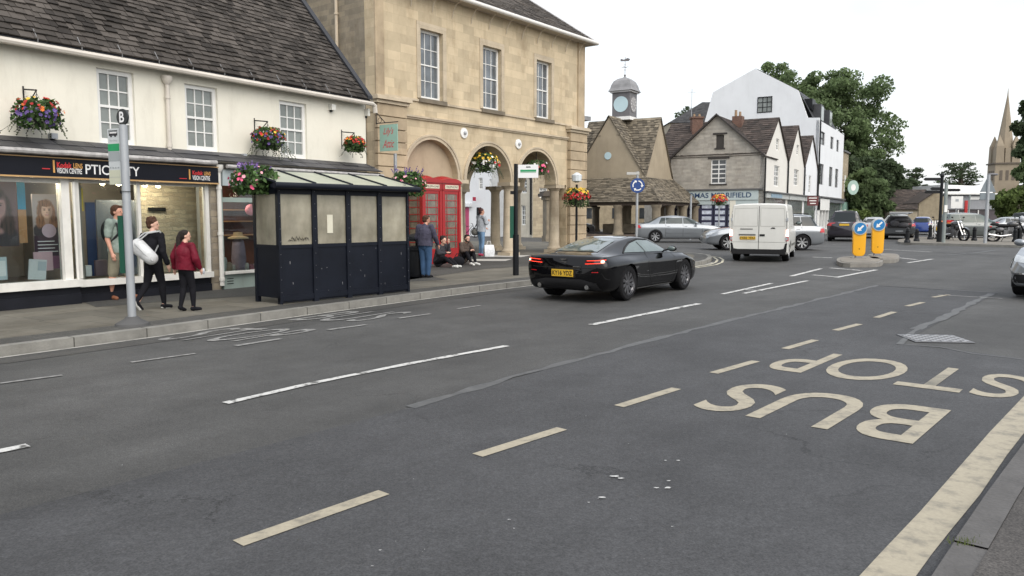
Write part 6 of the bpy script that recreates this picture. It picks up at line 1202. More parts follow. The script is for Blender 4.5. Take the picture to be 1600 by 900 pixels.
# --- silver saloon in profile
SAL=gen(4.73,1.81,1.44,belt=.97,hood=.96,tailz=1.0,xr0=.62,xr1=1.35,xw1=2.55,xw0=3.55,nose=.66,deck=1.03)
def place(u,v_,az,xw,side,track=.88,rwl=.33):
    """origin so that the wheel at local x=xw on the given side (+1 left) touches the road at pixel (u,v_)"""
    p=Vector(gp(u,v_)); hv=Vector((math.sin(R(az)),math.cos(R(az)))); lv=Vector((-math.cos(R(az)),math.sin(R(az)))); return p-hv*xw-lv*side*track
def common(c,H,belt,xr0,xr1,xw1,xw0,L,ps,tail=(.60,.90,.12),lampz=.66,rearwin=True,glassm=AGL,hood=.95):
    sidewin(c,H,belt,xr0,xr1,xw1,xw0,glassm,ps)
    zt_=H-.12
    if rearwin: c.patch([(-.60,belt+.05),(.60,belt+.05),(.50,zt_),(-.50,zt_)],'x',-1,glassm,'rear_window',.008,.08)
    c.patch([(-.66,hood+.10),(.66,hood+.10),(.52,zt_),(-.52,zt_)],'x',1,glassm,'windscreen',.008,.08)
    w=c.wm
    for sg in (-1,1):
        c.patch([(sg*tail[0],tail[1]-.02-tail[2]),(sg*(w-.02),tail[1]-tail[2]),(sg*(w-.02),tail[1]),(sg*tail[0],tail[1])],'x',-1,TAIL,'tail_light',.010,.05)
        c.patch([(sg*.42,lampz-.14),(sg*(w-.10),lampz-.10),(sg*(w-.08),lampz+.02),(sg*.50,lampz-.02)],'x',1,HEAD,'headlight',.010,.05)
    c.patch([(.0,tail[1]-tail[2]),(.26,tail[1]-tail[2]),(.20,tail[1]),(.05,tail[1])],'y',1,TAIL,'tail_light',.012,.05,mirror=True)
    for x in ps: c.seam([(x,.34),(x,belt)],'y',1,.012,mirror=True)
    c.seam([(xw0-.1,.34),(xw0-.12,belt)],'y',1,.012,mirror=True)
    c.patch([(1.3,.50),(3.6,.50),(3.6,.53),(1.3,.53)],'y',1,c.mat,'rubbing_strip',.022,.3,mirror=True)
    c.mirror_(xw0-.42,belt+.06)
    for x in ps: c.patch([(x+.07,belt-.11),(x+.22,belt-.11),(x+.22,belt-.085),(x+.07,belt-.085)],'y',1,c.mat,'door_handle',.03,.1,mirror=True)
o_=place(1021,379,96,1.02,-1)
sc=1.10; c=Car('saloon_car','silver four door saloon crossing in front of the market cross','car',(o_.x,o_.y,0),96,SAL,CSIL,(1.02,3.78),rw=.33,track=.885,spokes=7,scale=sc,nx=50)
common(c,1.44,.97,.62,1.35,2.55,3.55,4.73,(1.55,2.45),tail=(.5,.93,.16),lampz=.72,hood=.96,glassm=M('car_glass_mid',(.03,.04,.038),.05,var=.3,vs=3,spec=.45))
# --- silver estate behind the van
EST=gen(4.70,1.75,1.47,belt=.95,hood=.93,tailz=.98,xr0=.05,xr1=.50,xw1=2.55,xw0=3.45,nose=.66)
o_=place(1137,391,-87,3.85*1.13,1); c=Car('estate_car','silver estate car passing behind the white van','car',(o_.x,o_.y,0),-87,EST,CSIL,(.92,3.85),rw=.32,track=.86,spokes=7,scale=1.13,nx=50)
common(c,1.47,.95,.05,.5,2.55,3.45,4.7,(.95,1.75,2.6),tail=(.52,.88,.16),lampz=.72,hood=.93); MB().tube([(.6,.52,1.46),(2.3,.54,1.5)],.02,6).tube([(.6,-.52,1.46),(2.3,-.54,1.5)],.02,6).build('roof_rail',PLAST,c.t)
# --- dark off-roader seen from behind
SUV=gen(4.75,1.88,1.78,belt=1.10,hood=1.12,tailz=1.12,xr0=.05,xr1=.40,xw1=2.6,xw0=3.5,nose=.85,zb=.30,rw=.60)
def rear(name,label,u0,u1,v0,az,st,mat,H,belt,wheels,xr1,xw1,xw0,L,scale=1,cat='car',plate=PLY,ps=(1.7,2.6),tail=(.62,.95,.16),group='cars around the car park',glassm=AGL,rwl=.33,hood=.95):
    p=Vector(gp((u0+u1)/2,v0)); hv=Vector((math.sin(R(az)),math.cos(R(az)))); o=p-hv*.6
    c=Car(name,label,cat,(o.x,o.y,0),az,st,mat,wheels,rw=rwl,scale=scale,nx=40,group=group,track=max(q[3] for q in st)-.02); common(c,H,belt,.05,xr1,xw1,xw0,L,ps,tail=tail,glassm=glassm,hood=hood)
    if plate: c.plate(-.02,tail[1]-.12,'',y=0)
    return c
c=rear('off_road_car','dark off road car seen from behind to the right of the silver estate','car' and 1296,1342,377,26,SUV,CDRK,1.78,1.10,(.85,3.75),.4,2.6,3.5,4.75,1.06,tail=(.68,1.08,.18),hood=1.12,rwl=.37)
MB().box(-.06,.06,-.80,.80,.40,.62).build('rear_bumper',CDRK,c.t); c.patch([(-.42,1.06),(.42,1.06),(.40,1.10),(-.40,1.10)],'x',-1,CHROME,'chrome_strip',.015,.1)
COU=gen(4.5,1.78,1.40,belt=.93,hood=.92,tailz=.98,xr0=.5,xr1=1.25,xw1=2.4,xw0=3.3,nose=.66,deck=1.0)
c=rear('hatchback','pale silver car seen from behind between the two keep left bollards','x' and 1348,1384,372,22,COU,CWHT,1.40,.93,(.9,3.5),1.25,2.4,3.3,4.5,1.05,tail=(.45,.90,.14))
HAT=gen(4.0,1.72,1.47,belt=.96,hood=.95,tailz=1.0,xr0=.05,xr1=.45,xw1=2.2,xw0=3.05,nose=.68)
c=rear('hatchback','blue car partly hidden behind the black bollards','x' and 1430,1450,367,30,HAT,CBLU,1.47,.96,(.75,3.2),.45,2.2,3.05,4.0,1.0,plate=None)
# --- black estate with open tailgate
c=rear('black_estate','black car with its tailgate open and loaded boot, beside the right hand keep left bollard','x' and 1386,1420,374,22,EST,CDGY,1.47,.95,(.92,3.62),.5,2.55,3.45,4.7,1.12,plate=None,glassm=AGL)
c.patch([(-.62,.62),(.62,.62),(.66,1.0),(.52,1.36),(-.52,1.36),(-.66,1.0)],'x',-1,SEAMK,'open_boot',.014,.1); MB().prism([(-.75,-.6,1.56),(.35,-.55,1.47),(.35,.55,1.47),(-.75,.6,1.56)],(0,0,.05)).build('tailgate',CWHT,c.t); MB().box(-.12,.1,-.82,.82,.36,.66).build('rear_bumper',CDGY,c.t); MB().box(-.13,-.12,-.2,.2,.48,.52).build('bumper_lettering',GREYP,c.t)
mb=MB().ell((-.0,-.2,.85),(.12,.3,.16)).ell((0,.25,.95),(.12,.25,.2)).ell((0,-.1,1.15),(.1,.4,.1)).build('luggage',M('luggage',(.05,.05,.055),.8,var=.5,vs=8),c.t,True)
# --- grey people carrier, silver car, dark off roader on the right
MPV=gen(4.35,1.80,1.66,belt=1.03,hood=1.02,tailz=1.08,xr0=.05,xr1=.55,xw1=2.2,xw0=3.35,nose=.72,zb=.22)
def side(name,label,u,v_,az,st,mat,H,belt,wheels,xr1,xw1,xw0,L,sc,ps,xw,sd,glassm=AGL,hood=.95,tail=(.6,1.0,.2),lampz=.7,spokes=5):
    o=place(u,v_,az,xw*sc,sd); c=Car(name,label,'car',(o.x,o.y,0),az,st,mat,wheels,rw=.33,scale=sc,nx=44,group='cars around the car park',spokes=spokes); common(c,H,belt,.05,xr1,xw1,xw0,L,ps,tail=tail,glassm=glassm,hood=hood,lampz=lampz); return c
side('people_carrier','grey people carrier parked behind the motorcycles','u' and 1492,374.5,97,MPV,CGRY,1.66,1.03,(.80,3.45),.55,2.2,3.35,4.35,1.06,(1.1,2.0),.80,-1,hood=1.02,tail=(.68,1.1,.22),lampz=.85,glassm=M('car_glass_green',(.05,.075,.07),.06,var=.3,vs=2,spec=.45))
side('saloon_car','silver car parked nose out at the right behind the black motorcycle','u' and 1566,368,100,COU,CSIL,1.40,.93,(.9,3.5),1.25,2.4,3.3,4.5,1.05,(1.5,2.3),.9,-1)
c=rear('off_road_car','dark green off road car parked behind the silver car at the right edge','x' and 1578,1610,361,60,SUV,CDGY,1.78,1.10,(.85,3.75),.4,2.6,3.5,4.75,1.06,tail=(.68,1.08,.18),hood=1.12,rwl=.37,plate=None)
# --- near car at the right edge, facing us
HAT2=gen(4.25,1.79,1.50,belt=.97,hood=.98,tailz=1.0,xr0=.05,xr1=.45,xw1=2.3,xw0=3.3,nose=.72)
az=226; hv=Vector((math.sin(R(az)),math.cos(R(az)))); lv=Vector((-math.cos(R(az)),math.sin(R(az))))
p=Vector(gp(1573,463)); o_=p-hv*3.75+lv*.93
c=Car('hatchback','pale silver car at the right edge of the picture facing the camera','car',(o_.x,o_.y,.012),az,HAT2,CSIL,(.8,3.42),rw=.32,track=.875,nx=60); common(c,1.5,.97,.05,.45,2.3,3.3,4.25,(1.15,2.1),lampz=.80,hood=.98)
c.patch([(-.80,.30),(.80,.30),(.72,.46),(-.72,.46)],'x',1,PLAST,'lower_grille',.010,.06); c.patch([(-.80,.47),(.80,.47),(.80,.49),(-.80,.49)],'x',1,CHROME,'grille_trim',.014,.06); c.patch([(3.55,.56),(4.05,.58),(3.9,.72),(3.62,.80)],'y',1,HEAD,'headlight',.012,.05,mirror=True)
# --- cars through the arches
c=rear('small_van','dark grey car derived van seen through the right arch','x' and 822,845,363,20,SUV,CDGY,1.78,1.10,(.85,3.75),.4,2.6,3.5,4.75,1.0,tail=(.74,1.45,.55),hood=1.12,rwl=.34)
side('hatchback','silver car just behind the black bus stop pole through the arch','u' and 824,362,80,HAT,CSIL,1.47,.96,(.75,3.2),.45,2.2,3.05,4.0,1.0,(1.2,2.0),3.2,-1)
c=rear('hatchback','dark green old car parked by the white house through the middle arch','x' and 768,790,367,50,HAT,M('car_olive',(.05,.055,.045),.3,coat=1),1.47,.96,(.75,3.2),.45,2.2,3.05,4.0,1.0)
side('hatchback','white car between the town hall and the market cross','u' and 915,366,95,HAT,CWHT,1.47,.96,(.75,3.2),.45,2.2,3.05,4.0,1.0,(1.2,2.0),3.2,-1)
# ---------------- hanging baskets
LFG=M('basket_leaf',(.06,.11,.035),.6,var=.2,vs=6,island=.5,spec=.2,trans=.25); LFD=M('trailing_leaf',(.06,.07,.035),.7,var=.3,vs=6,island=.5)
FL={'red':M('petal_red',(.40,.012,.012),.6,var=.1,island=.3),'yellow':M('petal_yellow',(.62,.40,.03),.6,island=.15),'purple':M('petal_purple',(.10,.06,.22),.6,island=.35),'pink':M('petal_pink',(.70,.10,.22),.6,island=.3),'pale':M('petal_pale',(.72,.35,.40),.6,island=.2),'white':M('petal_white',(.75,.75,.72),.6,island=.1),'orange':M('petal_orange',(.65,.15,.015),.6,island=.25),'lav':M('petal_lavender',(.22,.13,.38),.6,island=.3)}
LIN=M('basket_liner',(.02,.022,.018),.8)
def flower(mb,c,nrm,r,rg,pet=6):
    nrm=nrm.normalized(); a=nrm.orthogonal().normalized(); b=nrm.cross(a); ph=rg.uniform(0,6); P=[Vector(c)+nrm*r*.1]
    for k in range(pet*2): rr=r if k%2 else r*.72; t=ph+PI*k/pet; P.append(Vector(c)+(a*math.cos(t)+b*math.sin(t))*rr+nrm*r*(.42 if k%2 else .2))
    n=pet*2; mb.add(P,[(0,i+1,(i+1)%n+1) for i in range(n)])
def basket(label,loc,R_,fl,seed,trail=.6,up=.6,br=None,nleaf=560,wd=1.,group='hanging flower baskets',fs=.042,hz=1.0):
    """fl: list of (colour, count, zlo, zhi) fractions of height"""
    rg=random.Random(seed); t=thing('hanging_basket',label,'flower basket',loc,0,group)
    MB().lathe([(R_*.12,-R_*.55),(R_*.40,-R_*.42),(R_*.55,-R_*.1),(R_*.58,0),(R_*.5,.0)],(0,0,0),18).build('basket',LIN,t,True)
    mb=MB(); tr=MB()
    for _ in range(nleaf):
        a=rg.uniform(0,2*PI); z=rg.uniform(-.75,1)*R_; rr=R_*math.sqrt(max(.05,1-(z/R_*.85)**2))*rg.uniform(.45,1.05)*wd; c=Vector((rr*math.cos(a),rr*math.sin(a),z*(up if z>0 else .8)))
        d=Vector((rg.gauss(0,1),rg.gauss(0,1),rg.gauss(0,.8))).normalized(); e=d.orthogonal().normalized(); s=.045*rg.uniform(.6,1.3); mb.add([c-d*s,c+e*s*.6,c+d*s,c-e*s*.6],[(0,1,2),(0,2,3)])
    fo=mb.build('foliage',LFG,t)
    for k in range(int(26*trail)+4):
        a=rg.uniform(0,2*PI); p=Vector((R_*.85*math.cos(a),R_*.85*math.sin(a),-.05)); 
        for j in range(int(rg.uniform(6,13)*trail)+2):
            q=p+Vector((math.cos(a)*.02+rg.gauss(0,.015),math.sin(a)*.02+rg.gauss(0,.015),-.035)); d=Vector((rg.gauss(0,1),rg.gauss(0,1),rg.gauss(0,1))).normalized(); e=d.orthogonal().normalized(); s=.020; tr.add([q-d*s,q+e*s*.7,q+d*s,q-e*s*.7],[(0,1,2),(0,2,3)]); tr.tube([p,q],.003,3,caps=False); p=q
    tr.build('trailing_stems',LFD,t)
    for col,n,lo,hi in fl:
        mb=MB()
        for _ in range(int(n*1.6)):
            z=rg.uniform(lo,hi); a=rg.uniform(0,2*PI); rr=math.sqrt(max(.02,1-(z*.85)**2))*rg.uniform(.85,1.12)*wd; p=Vector((rr*math.cos(a)*R_,rr*math.sin(a)*R_,z*R_*(up if z>0 else .8)+.01)); flower(mb,p,Vector((p.x+rg.gauss(0,.08),p.y+rg.gauss(0,.08),p.z+.05)),fs*.78*rg.uniform(.6,1.25),rg)
        if n: mb.build('flowers_'+{'lav':'lavender'}.get(col,col),FL[col],t)
    if br:
        mb=MB().tube([(0,0,-.1),(0,0,br[2])],.006,4)
        mb.tube([(0,0,br[2]),(br[0],br[1],br[2]+.05)],.014,6).tube([(br[0],br[1],br[2]+.1),(br[0],br[1],br[2]-.35)],.014,6).tube([(br[0],br[1],br[2]-.3),(0,0,br[2])],.010,6)
        for k in range(3): a=k*2.1; mb.tube([(R_*.55*math.cos(a),R_*.55*math.sin(a),0),(0,0,br[2]-.05)],.003,3)
        mb.build('bracket',BLK,t)
    return t
def wb(fr,u,v,out,y0): 
    x,z=fr.fp(u,v,y0-out); return fr.w((x,y0-out,z)),fr.n*out
mix=lambda k:[('red',int(34*k),.1,1),('purple',int(46*k),-.7,.25),('yellow',int(10*k),.6,1),('orange',int(8*k),-.1,.5)]
for (u,v,R_,lab,fl,sd,tr) in [(59,180,.34,'leftmost hanging basket on the cream wall, red above purple flowers with long trailing stems',mix(1.1),1,.6),(419,218,.32,'red and purple flower basket on the cream wall between second and third upstairs windows',[('red',40,-.2,1),('yellow',10,.2,1),('purple',30,-.6,.6)],2,.8),(554,227,.25,'red and orange flower basket on the cream wall near the green hanging sign',[('red',40,-.2,1),('orange',22,.2,1),('yellow',6,.5,1)],3,.35)]:
    p,o=wb(SH,u,v,.42,y1); basket(lab,p,R_,fl,sd,tr,br=(o.x,o.y,R_*1.15),up=.75)
for u,v,R_,lab,fl,sd in [(757,256,.50,'yellow and white flower basket hanging in the middle stone arch',[('yellow',34,.1,1),('white',26,-.3,.6),('red',5,-.2,.4)],4),(838,263,.42,'dark leafy flower basket hanging in the right stone arch',[('red',14,-.4,.3),('pink',10,-.4,.4),('white',6,.3,.8)],5)]:
    x,z=HL.fp(u,v,.15); basket(lab,HL.w((x,.15,z)),R_,fl,sd,.9,up=.7,br=(.0,.01,R_*1.5),nleaf=650,fs=.065)
p=at(901,311,29.5); t=basket('yellow and red flower basket on a post beside the right corner of the stone hall',p,.50,[('yellow',46,.5,1),('red',80,-.1,.55),('white',4,.2,.6)],6,.6,up=.8,nleaf=700,fs=.065); MB().tube([(0,0,.55),(0,0,-p.z+.12)],.045,8).build('post',BLK,t)
MB().lathe([(.05,.62),(.18,.68),(.20,.9),(.05,1.0)],(0,0,0),10).build('lamp_bowl',M('lamp_bowl',(.6,.65,.68),.3,var=0),t)
p=at(1124,314,52); t=basket('small red and yellow flower basket in front of the pale blue shop sign',p,.52,[('red',70,-.1,.8),('orange',40,.1,1),('yellow',26,.4,1)],7,.5,up=.8,nleaf=500,fs=.08); MB().tube([(0,0,-.3),(0,0,-p.z)],.05,6).build('post',STEEL,t)
# planters on shelter
def tall(t,R_,n,col,seed,h=.3,wd=1):
    rg=random.Random(seed); mb=MB()
    for _ in range(n):
        a=rg.uniform(0,6.28); r=R_*math.sqrt(rg.random())*wd; x,y=r*math.cos(a),r*math.sin(a); hh=h*rg.uniform(.6,1.1); x2,y2=x*1.35,y*1.35
        for k in range(9): q=Vector((x+(x2-x)*k/9,y+(y2-y)*k/9,R_*.35+hh*(.35+.65*k/9))); flower(mb,q,Vector((rg.gauss(0,1),rg.gauss(0,1),.3)),.016,rg,3)
    mb.build('flower_spikes',FL[col],t)
hp_=at(398,284,BS.o.y+.25); t=basket('large green basket with pink and purple flowers on the left end of the bus shelter',hp_,.34,[('pink',20,-.5,.4),('pale',12,-.2,.9)],8,.0,up=.75,nleaf=1000,fs=.042,wd=1.15); tall(t,.3,34,'lav',3,.22,.8)
hp_=at(637,290,BS.w((L,Dp,0)).y+.35); t=basket('green basket with pink and purple flowers behind the right end of the bus shelter',hp_,.33,[('pink',14,-.5,.4),('pale',12,.1,.9)],9,.0,up=.8,nleaf=900,fs=.04,wd=1.1); tall(t,.3,22,'purple',5,.3,.9)
MB().tube([(0,0,-.25),(0,0,.0)],.012,5).tube([(-.1,-.1,-.2),(-.4,-.45,-.25)],.012,5).build('bracket',BLK,t)
# ---------------- keep left bollards and island
ISL=M('island_kerb',(.20,.19,.17),.9,var=.2,vs=3,bump=.3,dirt=.3)
def island(label,pts):
    t=thing('traffic_island',label,'traffic island',(0,0,0),0,'traffic islands'); P=[gp(u,v) for u,v in pts]; cx=sum(p[0] for p in P)/len(P); cy=sum(p[1] for p in P)/len(P); t.location=(cx,cy,0)
    mb=MB(); q=[(p[0]-cx,p[1]-cy,0) for p in P]; mb.prism(q,(0,0,.13)); mb.build('kerb',ISL,t); mb=MB(); mb.prism([(a*.86,b*.86,.131) for a,b,_ in q],(0,0,.012)); mb.build('top',M('island_top',(.19,.175,.15),.9,var=.2),t)
def oval(u0,u1,v0,v1,n=18,flat=.5):
    a=[]; 
    for k in range(n): t=2*PI*k/n; a.append(((u0+u1)/2+(u1-u0)/2*math.copysign(abs(math.cos(t))**flat,math.cos(t)),(v0+v1)/2+(v1-v0)/2*math.copysign(abs(math.sin(t))**.8,math.sin(t))))
    return a
island('nearer low kerbed island under the left keep left bollard',oval(1307,1380,406,418)); island('farther low kerbed island under the right keep left bollard',oval(1355,1405,401,411.5))
YB=M('bollard_yellow',(.78,.38,.01),.35,var=.03,coat=.3); SBL=M('sign_blue',(.01,.17,.42),.35,var=0)
def kbollard(u,v,vt,label,sc=1):
    p=gp(u,v-3,.13); Y=p[1]; H=at(u,vt,Y).z-.13; w=.215*sc; t=thing('keep_left_bollard',label,'bollard',(p[0],p[1],.13),R(-12),'yellow keep left bollards')
    zc=H-.21*sc; mb=MB(); n=14
    P=[(-w*.9,.20),(-w*.72,.12),(-.05,.075),(.05,.075),(w*.72,.12),(w*.9,.20),(w*.95,zc-.02)]+[(w*.95*math.cos(PI*k/n),zc+w*.95*math.sin(PI*k/n)) for k in range(1,n)]+[(-w*.95,zc-.02)]
    mb.prism([(x,-.09,z) for x,z in P],(0,.18,0)); b=mb.build('body',YB,t)
    m_=b.modifiers.new('bev','BEVEL'); m_.width=.02; m_.segments=3; evalmesh(b); b.data.polygons.foreach_set('use_smooth',[True]*len(b.data.polygons)); b.data.set_sharp_from_angle(angle=R(50))
    MB().lathe([(.02,-.125),(w*1.02,-.125),(w*1.06,-.10),(w*1.06,.09),(.02,.10)],(0,0,zc),30,'y').build('sign_rim',M('rim_grey',(.42,.43,.42),.4),t); dsc=MB().lathe([(.01,-.132),(w*.88,-.132),(w*.88,-.126),(.01,-.126)],(0,0,zc),30,'y').build('sign_disc',SBL,t)
    r=w*.62; A=Vector((r*.72,0,r*.72)); B=Vector((-r*.72,0,-r*.72)); d=(B-A).normalized(); e=Vector((-d.z,0,d.x)); tl=B-d*.12*sc; q=[A+e*.028,tl+e*.028,tl+e*.085,B,tl-e*.085,tl-e*.028,A-e*.028]; MB().prism([(x.x,-.137,zc+x.z) for x in q],(0,.004,0)).build('arrow',WHITE,dsc)
    MB().box(-.10,.10,-.10,.10,.0,.09).box(-.22,.22,-.13,.13,0,.03).build('foot',M('foot_grey',(.2,.2,.2),.6),t); MB().lathe([(.018,-.094),(.018,-.09)],(0,0,.33),10,'y').build('lock',PLAST,t)
    return t
kbollard(1341,407,347,'nearer yellow keep left bollard with round blue arrow sign'); kbollard(1370,403,342,'farther yellow keep left bollard, to the right of the nearer one')
# ---------------- roundabout sign, posts
x,y=gp(994,402,.12); t=thing('roundabout_sign','round blue mini roundabout sign with three white arrows on a steel pole','road sign',(x,y,.12),0); z=at(993,290,y).z-.12; MB().tube([(0,0,0),(0,0,at(993,268,y).z-.12)],.045,10).build('pole',STEEL,t,True)
rr_=11.3/F*y; s=MB().lathe([(.01,-.07),(rr_,-.07),(rr_,-.055),(.01,-.055)],(0,0,z),32,'y').build('sign_disc',M('sign_blue_dark',(.008,.045,.19),.4,var=0),t)
mb=MB()
for k in range(3):
    a0=R(90+120*k-10); N_=8; sp=R(78); ri,ro=rr_*.56,rr_*.70; O=[]
    for i in range(N_+1): a=a0-sp*i/N_; O.append((ro*math.cos(a),ro*math.sin(a)))
    a=a0-sp; tip=a-R(26); O+=[(rr_*.84*math.cos(a),rr_*.84*math.sin(a)),(rr_*.63*math.cos(tip),rr_*.63*math.sin(tip)),(rr_*.42*math.cos(a),rr_*.42*math.sin(a))]
    for i in range(N_,-1,-1): a=a0-sp*i/N_; O.append((ri*math.cos(a),ri*math.sin(a)))
    mb.prism([(p[0],-.076,z+p[1]) for p in O],(0,.004,0))
mb.build('arrows',WHITE,s); MB().box(-.38,.06,-.06,.06,at(993,273,y).z-.12,at(993,269,y).z-.12).build('sign_lamp',M('lamp_case',(.4,.4,.38),.5),t)
# thin grey post in front of the stone house
x,y=gp(1078,372,0); y=50; x=PX(1078,50); t=tag(MB().tube([(0,0,0),(0,0,at(1078,305,50).z)],.06,8).build('steel_post',STEEL,None,True),'plain pale post between the market cross and the property cards','post'); t.location=(x,y,0)
# car park verge: black bollards, finger post, signs
def bollard(u,v,vt,label):
    x,y=gp(u,v,.12); h=at(u,vt,y).z-.12; t=thing('street_bollard',label,'bollard',(x,y,.12),0,'black cast iron bollards'); MB().lathe([(.16,0),(.15,.12),(.11,.16),(.10,h*.72),(.13,h*.74),(.13,h*.78),(.09,h*.80),(.09,h*.9),(.06,h*.97),(.01,h)],(0,0,0),12).build('shaft',BLK,t,True)
for i,(u,v,vt,lab) in enumerate([(1417.5,379,355,'leftmost black bollard of the car park kerb'),(1432,377,357,'second black bollard from the left on the car park kerb'),(1453,374,351,'black bollard just left of the tall finger post'),(1522,376,354,'black bollard between the two motorcycles'),(1586,378,357,'left one of the pair of bollards at the right edge'),(1593,378,356,'right one of the pair of bollards at the right edge')]): bollard(u,v,vt,lab)
x,y=gp(1467,378,.12); t=thing('finger_post','tall black finger post with four direction arms','signpost',(x,y,.12),0); H_=at(1470,276,y).z-.12; mb=MB().tube([(0,0,0),(0,0,1.1)],.13,10).tube([(0,0,1.1),(0,0,H_)],.08,10).ell((0,0,H_+.05),(.11,.11,.14)); mb.build('pole',BLK,t,True)
for (u0,u1,v) in ((1441,1470,280),(1452,1470,295),(1443,1470,300),(1472,1500,297)):
    za=at(1470,v,y).z-.12; xa=(u0-1470)/F*y; xb=(u1-1470)/F*y; s=-1 if xa<-.2 else 1; a,b=min(xa,xb),max(xa,xb); MB().prism([(a+(0 if s>0 else .1),-.02,za-.08),(b-(.1 if s>0 else 0),-.02,za-.08),(b,-.02,za),(b-(.1 if s>0 else 0),-.02,za+.08),(a+(0 if s>0 else .1),-.02,za+.08),(a,-.02,za)],(0,.04,0)).build('direction_arm',BLK,t)
def sgn(u,v,vt,label,r,mat,kids=None,name='sign_post',cat='post'):
    x,y=gp(u,v,.12); t=thing(name,label,cat,(x,y,.12),0); MB().tube([(0,0,0),(0,0,at(u,vt,y).z-.12)],r,10).build('pole',mat,t,True); return t,y
t,y=sgn(1474,379,285,'grey post immediately right of the black finger post',.09,M('post_greygreen',(.22,.25,.24),.5)); bx(-.10,.06,-.12,-.09,at(1474,335,y).z,at(1474,324,y).z).build('small_sign',WHITE,t)
t,y=sgn(1539,380,273,'galvanised post carrying the back of a triangular road sign',.085,STEEL,cat='road sign'); z0=at(1539,300,y).z-.12; z1=at(1539,274,y).z-.12; SB=M('sign_back',(.16,.19,.21),.5); MB().prism([(-.42,.0,z0),(.42,.0,z0),(.0,.0,z1)],(0,.03,0)).build('triangle_sign',SB,t); zz0=at(1539,312,y).z-.12; bx(-.40,.38,.0,.03,zz0,z0-.04).build('lower_sign',SB,t); MB().ell((.22,0,z1+.05),(.28,.08,.07)).ell((-.02,0,z1+.02),(.06,.06,.08)).build('lamp',M('lamp_case2',(.12,.12,.13),.4),t,True)
t,y=sgn(1512,366,305,'slim dark post behind the grey people carrier',.06,MATS['post_greygreen'])
t=thing('white_fence','short white picket fence piece beside the finger post','fence',at(1459,372,48),0); t.location.z=0
mb=MB()
for i in range(5): mb.box(-.32+i*.16,-.24+i*.16,-.02,.02,.2,1.25)
mb.box(-.36,.44,.021,.05,.95,1.05).box(-.36,.44,.021,.05,.4,.5).build('pickets',M('white_paint',(.7,.7,.7)),t)
# ---------------- motorcycles
def motorbike(label,u,v,az,col,chrome=True,group='motorcycles parked on the car park kerb'):
    x,y=gp(u,v,.12); t=thing('motorcycle',label,'motorcycle',(x,y,.12),PI/2-R(az),group); t.scale=(1.12,)*3
    for xx in (0,1.42):
        w=MB(); N=22; rings=[[(xx+(.31+.055*math.cos(a))*math.cos(2*PI*k/N),.05*math.sin(a)*1.2,.31+(.31-.0+.055*math.cos(a)-.0)*math.sin(2*PI*k/N)) for a in [2*PI*j/8 for j in range(8)]] for k in range(N+1)]
        wl=w.loft(rings,False).build('wheel',TYRE,t,True); m=MB().lathe([(.05,-.06),(.06,0),(.05,.06)],(xx,0,.31),10,'y')
        for k in range(5): a=2*PI*k/5; m.tube([(xx,0,.31),(xx+.26*math.cos(a),0,.31+.26*math.sin(a))],.015,5)
        m.lathe([(.12,-.07),(.12,-.06)],(xx,0,.31),16,'y'); m.build('rim',CHROME,wl)
    fk=CHROME if chrome else PLAST
    for sy in (-.09,.09): MB().tube([(1.42,sy,.31),(1.08,sy,1.0)],.028,8).build('fork_leg',fk,t,True)
    MB().ell((.85,0,.86),(.30,.16,.16)).ell((1.02,0,.70),(.16,.13,.16)).build('fuel_tank',col,t,True); MB().ell((.42,0,.80),(.34,.13,.08)).ell((.05,0,.86),(.20,.11,.08)).build('seat',PLAST,t,True)
    MB().box(.42,.98,-.17,.17,.24,.58).ell((.3,0,.6),(.2,.12,.14)).lathe([(.12,-.17),(.12,.17)],(.70,0,.42),12,'y').box(.6,.85,-.1,.1,.5,.72).build('engine',M('engine_metal',(.16,.16,.165),.4,metal=.7,var=.4,vs=9),t)
    MB().tube([(.0,0,.31),(.5,.0,.35),(.95,0,.45),(1.1,0,.9)],.035,6).tube([(.1,0,.7),(.6,0,.72),(1.05,0,.95)],.03,6).build('frame',PLAST,t,True)
    MB().tube([(.75,-.16,.35),(.3,-.18,.28),(-.25,-.18,.36)],[.03,.045,.055],8).build('exhaust',CHROME,t,True)
    MB().tube([(.98,-.38,1.06),(1.05,-.12,1.04),(1.05,.12,1.04),(.98,.38,1.06)],.018,6).build('handlebar',PLAST,t,True)
    for sy in (-.36,.36): MB().ell((1.0,sy,1.2),(.02,.07,.04)).tube([(1.0,sy*.8,1.06),(1.0,sy,1.2)],.008,4).build('mirror',PLAST,t,True)
    MB().ell((1.16,0,.95),(.09,.09,.09)).build('headlight',HEAD,t,True); MB().loft([[(1.42+.39*math.cos(a),yy,.31+.39*math.sin(a)) for a in [R(40+12*k) for k in range(9)]] for yy in (-.07,.07)],False,False).build('mudguard',col,t,True)
    MB().ell((-.12,0,.74),(.06,.08,.05)).build('tail_light',TAIL,t,True); MB().box(-.30,-.28,-.11,.11,.5,.68).build('number_plate',PLY,t); MB().tube([(.55,.12,.3),(.45,.32,0)],.014,5).build('side_stand',PLAST,t); return t
m1=motorbike('black and chrome cruiser motorcycle with front wheel towards the camera, next to the finger post',1489,376,165,M('bike_black',(.02,.02,.022),.2,coat=1)); m1.location.x+=.0; m1.location.y+=1.2
m2=motorbike('black naked motorcycle with silver headlight facing right beside the galvanised post',1551,377.5,108,M('bike_dark',(.018,.018,.02),.3,coat=1),False); MB().ell((1.2,0,1.12),(.14,.15,.17)).build('screen',GREYP,m2,True)
